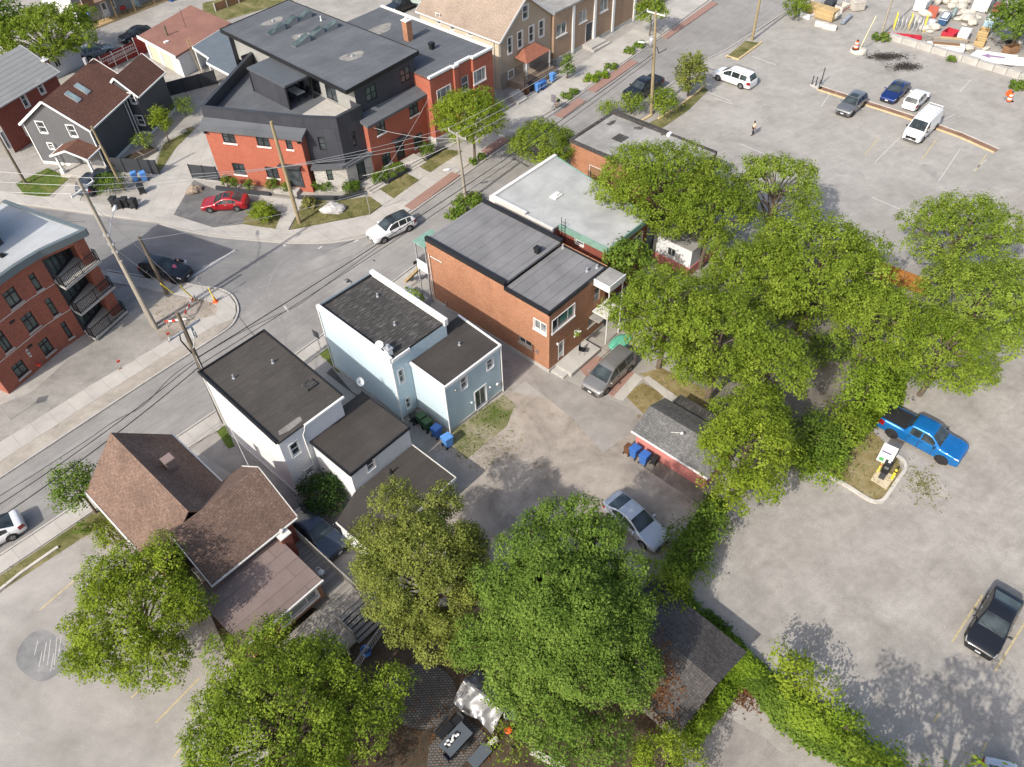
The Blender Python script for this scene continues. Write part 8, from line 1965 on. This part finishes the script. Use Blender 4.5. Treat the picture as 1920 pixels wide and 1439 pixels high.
# block wall of the salvage yard
P = [g(1665,73), g(1862,133), g(1935,155)]; k = 0
for i, n in ((0,7),(1,3)):
    for j in range(n):
        a, c = P[i].lerp(P[i+1], j/n), P[i].lerp(P[i+1], (j+1)/n); d = (c-a).normalized(); b = MB(); m_ = (a+c)/2; L = (c-a).length
        b.obx((0,0), d, L/2-.02, .32, 0, .75+.04*((k*7) % 3)); tag(b.obj('concrete_block', M['concrete_wall'], None, .03, m_), ('leftmost block of the concrete block wall at the salvage yard' if k == 0 else 'weathered grey block in the concrete block wall at the salvage yard'), 'concrete block', 'concrete wall blocks'); k += 1

# ---------------------------------------------------------------- salvage yard
zS = Z(1640, 0, .1459); zT = Z(1460, 0, .125)
def cm(n, c, r=.6): 
    if n not in M: M[n] = m_plain(n, c, r, 0, .15, 2)
    return M[n]
def crate(name, label, at, sx, sy, h, m, yaw=.8, open_=False, cat='crate', z=0, rib=None, tilt=0):
    p = g(*at); t = thing(name, label, cat, (p.x,p.y,z), yaw); t.rotation_euler = (tilt, 0, yaw)
    if open_:
        b = MB()
        b.bx(-sx/2,sx/2,-sy/2,sy/2,0,.06); e = .06
        b.bx(-sx/2,sx/2,-sy/2,-sy/2+e,.06,h); b.bx(-sx/2,sx/2,sy/2-e,sy/2,.06,h); b.bx(-sx/2,-sx/2+e,-sy/2+e,sy/2-e,.06,h); b.bx(sx/2-e,sx/2,-sy/2+e,sy/2-e,.06,h)
        b.obj('box', m, t)
        if rib: k = MB(); k.bx(-sx/2-.03,sx/2+.03,-sy/2-.03,-sy/2-.003,h*.4,h*.55); k.bx(-sx/2-.03,sx/2+.03,sy/2+.003,sy/2+.03,h*.4,h*.55); k.obj('slat', rib, t)
    else:
        b = MB(); b.bx(-sx/2,sx/2,-sy/2,sy/2,0,h); b.obj('box', m, t, .05)
        k = MB(); k.bx(-sx/2-.04,sx/2+.04,-sy/2-.04,sy/2+.04,h*.86,h*.93); k.bx(-sx*.36,sx*.36,-sy*.36,sy*.36,h+.002,h+.05); k.obj('lid_rim', rib or m, t, .01)
        for s_ in (-1,1): k = MB(); k.bx(s_*sx*.32-.06,s_*sx*.32+.06,-sy/2,sy/2,-.1,-.002); k.obj('skid', M['wood_old'], t)
        t.location.z += .1
    return t
white_, teal_, dred, sky_, grey_ = cm('salvage_white',(.7,.7,.69)), cm('salvage_teal',(.3,.38,.37)), cm('salvage_red',(.42,.03,.05)), cm('salvage_sky',(.36,.5,.6)), cm('salvage_grey',(.32,.32,.31))
crate('chest', 'large white chest at the top of the salvage yard', zS(600,110), 3.0, 1.5, 1.3, white_, .9)
crate('chest', 'dark blue long chest with white rails in the salvage yard', zS(880,290), 2.6, 1.0, .8, cm('salvage_blue',(.03,.08,.17)), .95, rib=white_)
crate('window_panel', 'low light blue panel box left of the dark blue chest', zS(715,330), 2.2, .8, .3, sky_, .95, rib=white_)
crate('tub', 'open bright red tub in the middle of the salvage yard', zS(955,480), 1.7, 1.5, .8, dred, .7, True)
crate('chest', 'white wrapped block right of the red tub', zS(1120,520), 2.3, 1.2, 1.1, white_, .95)
crate('crate', 'open orange wooden crate near the block wall', zS(1340,580), 1.5, 1.2, .7, M['wood_new'], .95, True, rib=M['wood_brown'])
crate('crate', 'orange wooden crate behind the open one', zS(1385,460), 1.5, 1.2, .8, M['wood_new'], .95, True, rib=M['wood_brown'])
crate('cabinet', 'pale blue cabinet lying in the salvage yard beside the tree', zS(1480,330), 2.2, 1.3, .9, sky_, .9, rib=white_)
crate('crate', 'brown box with a tyre beside it at the right end of the salvage yard', zS(1735,680), 1.7, 1.0, .9, M['wood_brown'], .3, True)
crate('chest', 'dark red box at the foot of the corner tree', zS(1575,170), 1.5, 1.3, 1.0, cm('salvage_maroon',(.3,.06,.08)), .9)
crate('cabinet', 'tall white shed like box at the top of the salvage yard', zS(1370,110), 3.0, 2.0, 1.9, white_, .9)
crate('tray', 'long low red tray behind the block wall', zS(380,490), 4.0, .9, .35, dred, -.35, True, rib=M['guard_yellow'])
crate('tub', 'small red tub at the end of the long red tray', zS(525,520), 1.1, .9, .5, dred, -.3, True)
crate('stack', 'stack of long white panels on a brown frame behind the block wall', zS(890,650), 4.4, 1.0, .7, white_, -.3, rib=M['wood_brown'])
crate('stack', 'long wooden beams stacked behind the white panels', zS(960,560), 4.0, .5, .6, M['wood_old'], -.3, rib=M['wood_new'])
crate('crate', 'grey covered crate left of the tyre', zS(1630,510), 2.3, 1.7, .6, grey_, .2)
for i, (x, y, sx, sy, h, ya, lb) in enumerate(((930,50,1.7,1.3,1.0,.5,'squared stone block below the white chest top'),(1130,60,1.8,1.4,1.0,.8,'squared stone block left of the tall white box'),(1100,130,1.5,1.3,.9,.7,'second squared stone block below the first'),(1180,270,1.9,1.7,.9,.6,'rounded stone slab pile before the tall white box'),(1250,320,1.5,1.2,.7,1.0,'small stone slab leaning on the slab pile'),(800,60,1.2,.9,1.1,.9,'stone block beside the red frame'),(1000,230,1.6,.5,1.3,.95,'teal grey stone panel standing on edge'))):
    p = g(*zS(x,y)); b = MB(); b.blob((0,0,h/2), (sx/2*1.15,sy/2*1.15,h/2*1.2), 20+i, .13, 8, 6); o = b.obj('stone_block', cm('salvage_stone',(.48,.45,.39)) if i < 6 else teal_, None, .02, p); o.rotation_euler = (0,0,ya); tag(o, lb, 'stone', 'stones in the salvage yard')
p = g(*zS(745,200)); t = thing('frame', 'red angled steel frame standing in the salvage yard', 'frame', p, .9); b = MB(); b.bx(-.9,.9,-.6,.6,0,.12); b.bx(-.9,-.75,-.6,.6,.12,1.5); b.obj('frame', cm('salvage_rust',(.36,.1,.07)), t); b = MB(); b.bx(-.72,.85,-.5,.5,.122,.3); b.obj('cushion', M['kerb_old'], t)
p = g(*zS(430,380)); t = thing('pipe_rack', 'yellow rack of bent grey pipes in the salvage yard', 'rack', p, -.3)
for x in (-1.8,0,1.8): b = MB(); b.beam((x,-.5,0),(x,-.2,2.0),.09); b.beam((x,.5,0),(x,.2,2.0),.09); b.obj('upright', M['guard_yellow'], t)
for k in range(7): b = MB(); x = -1.6+.5*k; b.tube([(x,.8*math.cos(a),.2+1.5*math.sin(a)) for a in [math.pi*j/10 for j in range(11)]], .045, 6); b.obj('pipe', M['galv'], t)
p = g(*zS(1490,790)); t = thing('foam_sheets', 'large white sheets with a purple arrow lying behind the block wall', 'sheets', p, -.35)
b = MB(); b.prism([(-3.0,-.9),(2.2,-1.3),(3.0,1.2),(-1.6,1.6)], .3, .55); b.obj('sheet', white_, t, .03); b = MB(); b.prism([(-1.3,.1),(-.3,.75),(-.3,.4),(1.9,.25),(1.9,-.1),(-.3,-.05),(-.3,-.45)], .552, .56); b.obj('arrow', cm('arrow_purple',(.3,.2,.32)), t); b = MB(); b.prism([(-2.6,-.7),(2,-1),(2.6,1),(-1.4,1.2)], 0, .29); b.obj('base', M['wood_old'], t)
crate('stack', 'white sheets at the right edge behind the arrow sheets', zS(1840,830), 3.2, 1.4, .5, white_, -.3)
p = g(*zS(1735,570)); b = MB(); b.tube([(.42*math.cos(a),.42*math.sin(a),.2) for a in [2*math.pi*k/20 for k in range(21)]], .17, 8, False); tag(b.obj('tyre', M['tyre'], None, 0, p), 'old black tyre beside the brown box', 'tyre')
crate('pallet_stack', 'tall stack of yellow planks beside the shrub at the street', zT(620,260), 1.6, 4.2, 1.3, M['wood_new'], .75)
crate('scrap_pile', 'white scrap frame beside the plank stack', zT(430,260), 1.2, 1.5, .7, white_, .6, True, rib=M['galv'])
crate('scrap_box', 'grey metal box at the right end of the stone pile', zT(1160,150), 1.7, 1.3, 1.2, cm('metal_box',(.45,.42,.37)), .2)
crate('scrap_beam', 'blue grey steel beam pointing at the parking lot', zT(1010,320), 3.0, .5, .3, cm('steel_blue',(.17,.21,.25)), .9, rib=M['galv'])
crate('scrap_box', 'dark box behind the round stone', zT(760,110), 1.4, 1.2, .8, M['charcoal'], .8); crate('scrap_pile', 'rusty white scrap heap behind the round stone', zT(940,160), 1.8, 1.2, .8, M['kerb_old'], .7, True, rib=cm('salvage_rust',(.36,.1,.07)))
p = g(*zT(785,290)); b = MB(); b.blob((0,0,.6), (1.1,1.0,.75), 41, .14, 10, 7); tag(b.obj('stone_block', cm('salvage_stone',(.48,.45,.39)), None, 0, p), 'rounded stone in front of the scrap pile', 'stone')
for x, y, lb in ((640,400,'left half of the pale concrete barrier'),(760,440,'right half of the pale concrete barrier')):
    p = g(*zT(x,y)); b = MB(); b.add([(a*.85, y_, z) for a in (-1,1) for y_, z in ((-.4,0),(-.36,.3),(-.2,.62),(.2,.62),(.36,.3),(.4,0))], [[0,1,2,3,4,5],[11,10,9,8,7,6]]+[[i,6+i,6+(i+1)%6,(i+1)%6] for i in range(6)]); o = b.obj('concrete_barrier', M['kerb_old'], None, .03, p); o.rotation_euler = (0,0,-.5); tag(o, lb, 'barrier', 'concrete barrier halves')

# ---------------------------------------------------------------- back garden
zG = Z(800, 1240, .1383)
p = g(*zG(790,560)); a_ = yaw_of(zG(590,240), zG(1010,560)); t = thing('tarp_shelter', 'silver tarpaulin draped over a ridge in the back garden', 'tarpaulin', p, a_)
r = random.Random(8); b = MB(); nx, ny = 16, 14; vs = []
for i in range(nx+1):
    for j in range(ny+1):
        u, v = i/nx, j/ny; yy = (v-.5)*2.3; z = 1.25-abs(v-.5)*2.1+.13*math.sin(13*u+7*v+2*math.sin(9*v))*abs(v-.5)*2+.05*math.sin(31*u-11*v)+r.uniform(-.03,.03); vs.append(((u-.5)*2.9+r.uniform(-.05,.05), yy*(1+.08*math.sin(7*u)), max(.05,z)))
b.add(vs, [[i*(ny+1)+j,(i+1)*(ny+1)+j,(i+1)*(ny+1)+j+1,i*(ny+1)+j+1] for i in range(nx) for j in range(ny)], True)
b.add([(x,y,z-.02) for x,y,z in vs], [[i*(ny+1)+j+1,(i+1)*(ny+1)+j+1,(i+1)*(ny+1)+j,i*(ny+1)+j] for i in range(nx) for j in range(ny)], True)
M['tarp'] = m_plain('silver_tarp', (.19,.19,.195), .36, .45, .15, 2); b.obj('cover', M['tarp'], t)
b = MB(); b.beam((-1.45,0,0),(-1.45,0,1.2),.06); b.beam((1.45,0,0),(1.45,0,1.2),.06); b.beam((-1.45,0,1.2),(1.45,0,1.2),.05); b.obj('frame', M['wood_old'], t)
M['table_slate'] = m_plain('slate_table', (.085,.10,.115), .5, 0, .1)
def gtable(label, at, sx, sy, yaw, h=.72):
    p = g(*at, h); t = thing('garden_table', label, 'table', (p.x,p.y,.03), yaw); b = MB(); b.bx(-sx/2,sx/2,-sy/2,sy/2,h-.05,h); b.obj('table_top', M['table_slate'], t, .01)
    for i, j in ((-1,-1),(1,-1),(1,1),(-1,1)): b = MB(); b.bx(i*(sx/2-.08)-.03,i*(sx/2-.08)+.03,j*(sy/2-.08)-.03,j*(sy/2-.08)+.03,0,h-.05); b.obj('leg', M['charcoal'], t)
    return t
ya = yaw_of(zG(330,1260), zG(570,1000))
gt = gtable('slate grey garden table with white flowers on it', zG(395,1060), 1.75, .95, ya); gtable('bare slate grey side table near the garden shrub', zG(720,1280), 1.3, .7, ya, .5)
p = g(*zG(345,1065), .75); t = thing('flower_arrangement', 'white flowers arranged on the slate grey table', 'flowers', p, ya)
for k in range(9): b = MB(); r = random.Random(k); b.blob((-.4+.1*k,r.uniform(-.12,.12),.08), (.09,.07,.06), k, .3, 8, 5); b.obj('flower', M['white'], t)
b = MB(); b.bx(-.5,.5,-.15,.15,.0,.04); b.obj('tray', M['black'], t)
gc = None
for k, (x, y, dy, lb) in enumerate(((420,840,0,'black garden chair at the upper end of the slate table'),(300,920,1.57,'black garden chair on the upper left side of the slate table'),(220,1020,1.57,'black garden chair on the lower left side of the slate table'),(500,1170,-1.57,'black garden chair on the right side of the slate table'),(310,1310,3.1,'black garden chair at the lower end of the slate table'))):
    p = g(*zG(x,y), .03)
    if gc is None:
        gc = t = thing('garden_chair', lb, 'chair', p, ya-1.57+dy, 'chairs round the slate table'); b = MB(); b.bx(-.25,.25,-.25,.25,.42,.46); b.obj('seat', M['black'], t); b = MB(); b.tube([(-.25,.26,.46),(-.25,.3,.9),(.25,.3,.9),(.25,.26,.46)],.022,6); b.bx(-.23,.23,.27,.29,.55,.85); b.obj('backrest', M['charcoal'], t)
        for i, j in ((-1,-1),(1,-1),(1,1),(-1,1)): b = MB(); b.cyl((i*.23,j*.23,0),(i*.23,j*.23,.43),.018,n=6); b.obj('leg', M['black'], t)
    else: dup(gc, p, ya-1.57+dy, lb)
p = g(*zG(1150,730), .3); t = thing('lawn_chair', 'green striped lawn chair beside the silver tarpaulin', 'chair', (p.x,p.y,0), ya+.5); b = MB(); b.bx(-.3,.3,-.3,.3,.3,.34); b.obj('seat', cm('chair_green',(.16,.24,.16)), t); b = MB(); b.bx(-.3,.3,.3,.36,.34,.9); b.obj('backrest', white_, t)
for i, j in ((-1,-1),(1,-1),(1,1),(-1,1)): b = MB(); b.cyl((i*.27,j*.27,0),(i*.27,j*.27,.31),.018,n=6); b.obj('leg', M['galv'], t)
p = g(*zG(1110,960)); t = thing('flower_pot', 'orange pot with a plant beside the garden shrub', 'pot', p); b = MB(); b.lathe([(.14,0),(.22,.3),(.2,.34),(0,.3)], 14); b.obj('pot', M['orange'], t)
p = g(*zG(895,1120)); t = thing('stone_bench', 'small pale carved stone ornament by the side table', 'ornament', p, .6); b = MB(); b.bx(-.35,.35,-.12,.12,.32,.4); b.obj('slab', M['kerb_old'], t); 
for s_ in (-1,1): b = MB(); b.bx(s_*.25-.06,s_*.25+.06,-.1,.1,0,.32); b.obj('support', M['kerb_old'], t)
p = g(*zG(935,870)); b = MB(); b.bx(-.15,.15,-.1,.1,0,.12); tag(b.obj('brick', cm('pale_brick',(.42,.33,.27)), None, .01, p), 'loose pale brick at the corner of the silver tarpaulin', 'brick')
p = g(*zG(1640,1340)); t = thing('wood_board', 'pale board lying on the soil at the bottom edge', 'board', p, -.5); b = MB(); b.bx(-1.0,1.0,-.18,.18,0,.12); b.obj('board', M['kerb_old'], t, .01)
t = thing('tub', 'blue tub half hidden under the deck stairs', 'tub', g(688,1225)); b = MB(); b.lathe([(.26,0),(.32,.5),(.29,.5),(.24,.1),(0,.1)], 16); b.obj('tub', M['bin_blue'], t)
t = thing('timber', 'weathered pale timber lying beside the left wall of the shingled house', 'timber', g(186,1015), R_(-40)); b = MB(); b.bx(-.7,.7,-.12,.12,0,.2); b.obj('timber', M['wood_old'], t, .01)
for x, y, lb in ((252,300,'raised wooden bed at the front of the side garden'),(278,288,'raised wooden bed beside the garden path')):
    t = thing('raised_bed', lb, 'garden bed', g(x,y), R_(50)); b = MB(); b.bx(-.8,.8,-.6,.6,0,.4); b.bx(-.9,.9,-.66,-.6,0,.45); b.bx(-.9,.9,.6,.66,0,.45); b.obj('frame', M['wood_old'], t); b = MB(); b.bx(-.75,.75,-.55,.55,.401,.43); b.obj('soil', M['soil'], t)
def flora(parent, m, c, r, n, leaf, seed):
    q = np.random.default_rng(seed); d = q.normal(0,1,(n,3)); d /= np.linalg.norm(d,axis=1,keepdims=True); d[:,2] = abs(d[:,2]); P = np.array(c)+d*np.array(r)
    v, t_ = leaf_cloud(P, d, np.full(n,.5), 5, .05, leaf, seed); leaf_obj('leaves', v, t_, LEAF[m], parent)
flora(PLANTER, 'hedge', (0,0,.75), (.45,1.2,.3), 90, .16, 1); flora(HANG, 'hedge', (0,0,.1), (.25,.25,.35), 40, .1, 2)
q = MB()
for k in range(12): r = random.Random(k+50); q.blob((r.uniform(-.2,.2),r.uniform(-.2,.2),.3+r.uniform(0,.2)), (.05,.05,.05), k, .1, 6, 4)
q.obj('flowers', M['white'], HANG)
t = thing('patio_umbrella', 'green grey umbrella over the furniture behind the cream wall', 'umbrella', g(790,28), 0); b = MB(); b.lathe([(1.3,2.0),(.7,2.35),(.05,2.55),(0,2.55)], 8, smooth=False); b.obj('canopy', cm('umbrella_green',(.3,.36,.3)), t); b = MB(); b.cyl((0,0,0),(0,0,2.5),.03); b.obj('pole', M['galv'], t); b = MB(); b.lathe([(.35,0),(.35,.1),(0,.12)],12); b.obj('base', M['charcoal'], t)
# bits on the porch of the terrace house
p = ROW.Wd(3.3,-1.0,.16); t = thing('bicycle', 'white bicycle leaning on the porch of the terrace house', 'bicycle', p, ROW.a)
for x in (-.5,.5): b = MB(); b.tube([(x+.32*math.cos(a),0,.34+.32*math.sin(a)) for a in [2*math.pi*k/16 for k in range(17)]], .025, 5, False); b.obj('wheel', M['tyre'], t)
b = MB(); b.tube([(-.5,0,.34),(-.2,0,.8),(.4,0,.85),(.0,0,.32),(-.2,0,.8)], .02, 5); b.tube([(.5,0,.34),(.36,0,1.0)], .02, 5); b.obj('frame', M['white'], t)
t = thing('porch_chair', 'teal chair on the porch of the terrace house', 'chair', ROW.Wd(8.6,-1.2,.15), ROW.a); b = MB(); b.bx(-.3,.3,-.3,.3,.35,.42); b.obj('seat', teal_, t); b = MB(); b.bx(-.3,.3,.25,.32,.42,1.0); b.obj('backrest', teal_, t); 
for i, j in ((-1,-1),(1,-1),(1,1),(-1,1)): b = MB(); b.cyl((i*.26,j*.26,0),(i*.26,j*.26,.36),.02,n=6); b.obj('leg', teal_, t)
t = thing('barbecue', 'red covered barbecue on the porch of the terrace house', 'barbecue', ROW.Wd(6.2,-1.2,.15), ROW.a); b = MB(); b.blob((0,0,.85), (.5,.32,.3), 3, .05, 12, 8, False); b.obj('hood', cm('bbq_red',(.3,.03,.03)), t); b = MB()
for i, j in ((-1,-1),(1,-1),(1,1),(-1,1)): b.cyl((i*.35,j*.2,0),(i*.35,j*.2,.7),.025,n=6)
b.obj('stand', M['black'], t)

# dead leaves on the garage roof, litter on the lots
LEAF['dead'] = m_leaf('dead_leaves', (.07,.03,.015), (.14,.065,.03), (.22,.12,.05), .1)
def litter(name, label, c, r, n, zf, leaf, m, seed, parent=None):
    q = np.random.default_rng(seed); w = np.array([*g(*c)[:2]]); P = np.zeros((n,3)); P[:,:2] = w+q.normal(0,1,(n,2))*np.array(r); P[:,2] = [zf(x,y) for x,y in P[:,:2]]
    D = np.zeros((n,3)); D[:,2] = 1; v, t_ = leaf_cloud(P, D, np.full(n,.5), 4, .12, leaf, seed, up=2)
    for k in range(len(v)): v[k,2] = max(v[k,2], .02) if parent is None else v[k,2]
    return tag(leaf_obj(name, v, t_, LEAF[m], None), label, 'leaf litter', None, 'stuff')
GR = Bld.__new__(Bld); o_ = g(1385,1250); GR.o = Vector((o_.x,o_.y,0)); GR.a = R_(90-47.5); GR.ca, GR.sa = math.cos(GR.a), math.sin(GR.a)
def roof_z(x, y):
    dx = (x-GR.o.x)*GR.ca+(y-GR.o.y)*GR.sa; return 3.2-abs(dx+3.15)*.95/2.85+.03
litter('leaf_litter', 'brown dead leaves lying on the garage roof', (1228,1322), (.55,1.3), 420, roof_z, .14, 'dead', 3, True)
litter('leaf_litter', 'brown dead leaves beside the vine covered fence', (1405,1302), (.8,.5), 260, lambda x, y: .05, .13, 'dead', 4)
litter('leaf_litter', 'scattered dead leaves on the soil of the back garden', (820,1330), (3.2,2.2), 420, lambda x, y: .05, .1, 'dead', 5)
litter('weeds', 'sparse weeds growing on the dirt of the back yard', (905,850), (1.8,1.0), 150, lambda x, y: .03, .1, 'grass', 6)
litter('weeds', 'weedy tufts on the lot beside the grass island', (1730,905), (.7,.9), 160, lambda x, y: .03, .12, 'grass', 7)
litter('weeds', 'green weeds at the foot of the rear wall of the blue house', (905,770), (1.2,1.2), 130, lambda x, y: .04, .12, 'grassgreen', 8)

# the many look-alike slabs and pallets of the salvage yard
ST = 'look-alike slabs of the salvage yard'; s0 = None
r = random.Random(77)
for x, y in ((860,30),(980,110),(1040,20),(1060,190),(1130,180),(1210,200),(1080,260),(1150,330),(1230,260),(880,150),(1010,60),(1270,210),(640,210),(560,260),(1330,240),(1590,400),(1660,430),(1780,480),(1850,560),(1430,640),(1200,640),(700,420),(770,390),(640,400)):
    p = g(*zS(x,y)); lb = 'pale rough slab in the salvage yard, one of many alike'
    if s0 is None:
        b = MB(); b.blob((0,0,.25), (.75,.5,.28), 3, .12, 8, 6); s0 = o = b.obj('stone_block', M['salvage_stone'], None, .02, p); tag(o, lb, 'stone', ST)
    else: o = s0.copy(); COL.objects.link(o); o.location = p
    o.rotation_euler = (r.uniform(-.15,.15), r.uniform(-.15,.15), r.uniform(0,3)); k = r.uniform(.6,1.25); o.scale = (k*r.uniform(.7,1.3), k, k*r.uniform(.6,1.5))
b = MB(); w = g(*zS(1690,470))
pl = None
for i, (x, y) in enumerate(((620,470),(690,500),(1060,590),(1290,680),(1190,560),(1700,640))):
    p = g(*zS(x,y))
    if pl is None:
        pl = t = thing('pallet', 'wooden pallet lying in the salvage yard behind the block wall', 'pallet', p, -.3, 'pallets of the salvage yard')
        for k in range(6): b = MB(); b.bx(-.6,.6,-.5+.18*k,-.38+.18*k,.11,.135); b.obj('board', M['wood_old'], t)
        for y_ in (-.5,0,.5): b = MB(); b.bx(y_*1.1-.05,y_*1.1+.05,-.5,.52,0,.108); b.obj('bearer', M['wood_old'], t)
    else: dup(pl, p, -.3+.5*r.random())
for i, (x, y, lb) in enumerate(((560,120,'bent steel tube frame left of the plank stack'),(1050,90,'bent steel tube frame on the rusty scrap heap'))):
    p = g(*zT(x,y)); b = MB(); b.tube([(-.8,-.3,0),(-.7,-.2,1.1),(.1,.2,1.5),(.8,.3,.9),(.9,.1,0)], .05, 6); b.tube([(-.75,-.3,.5),(.8,.3,.6)], .04, 6); tag(b.obj('tube_frame', M['galv'], None, 0, p), lb, 'frame')

LEAF['mulch'] = m_leaf('dark_mulch', (.03,.026,.022), (.06,.052,.045), (.11,.098,.085), .05)
for c_, r_, n_ in (((1662,107),(1.15,.5),620), ((1698,126),(.95,.5),480)): litter('mulch_spill', 'dark spilled mulch on the upper lot %s' % ('nearer the striped barrel' if c_[0] < 1680 else 'further from the striped barrel'), c_, r_, n_, lambda x, y: .025, .14, 'mulch', c_[0])
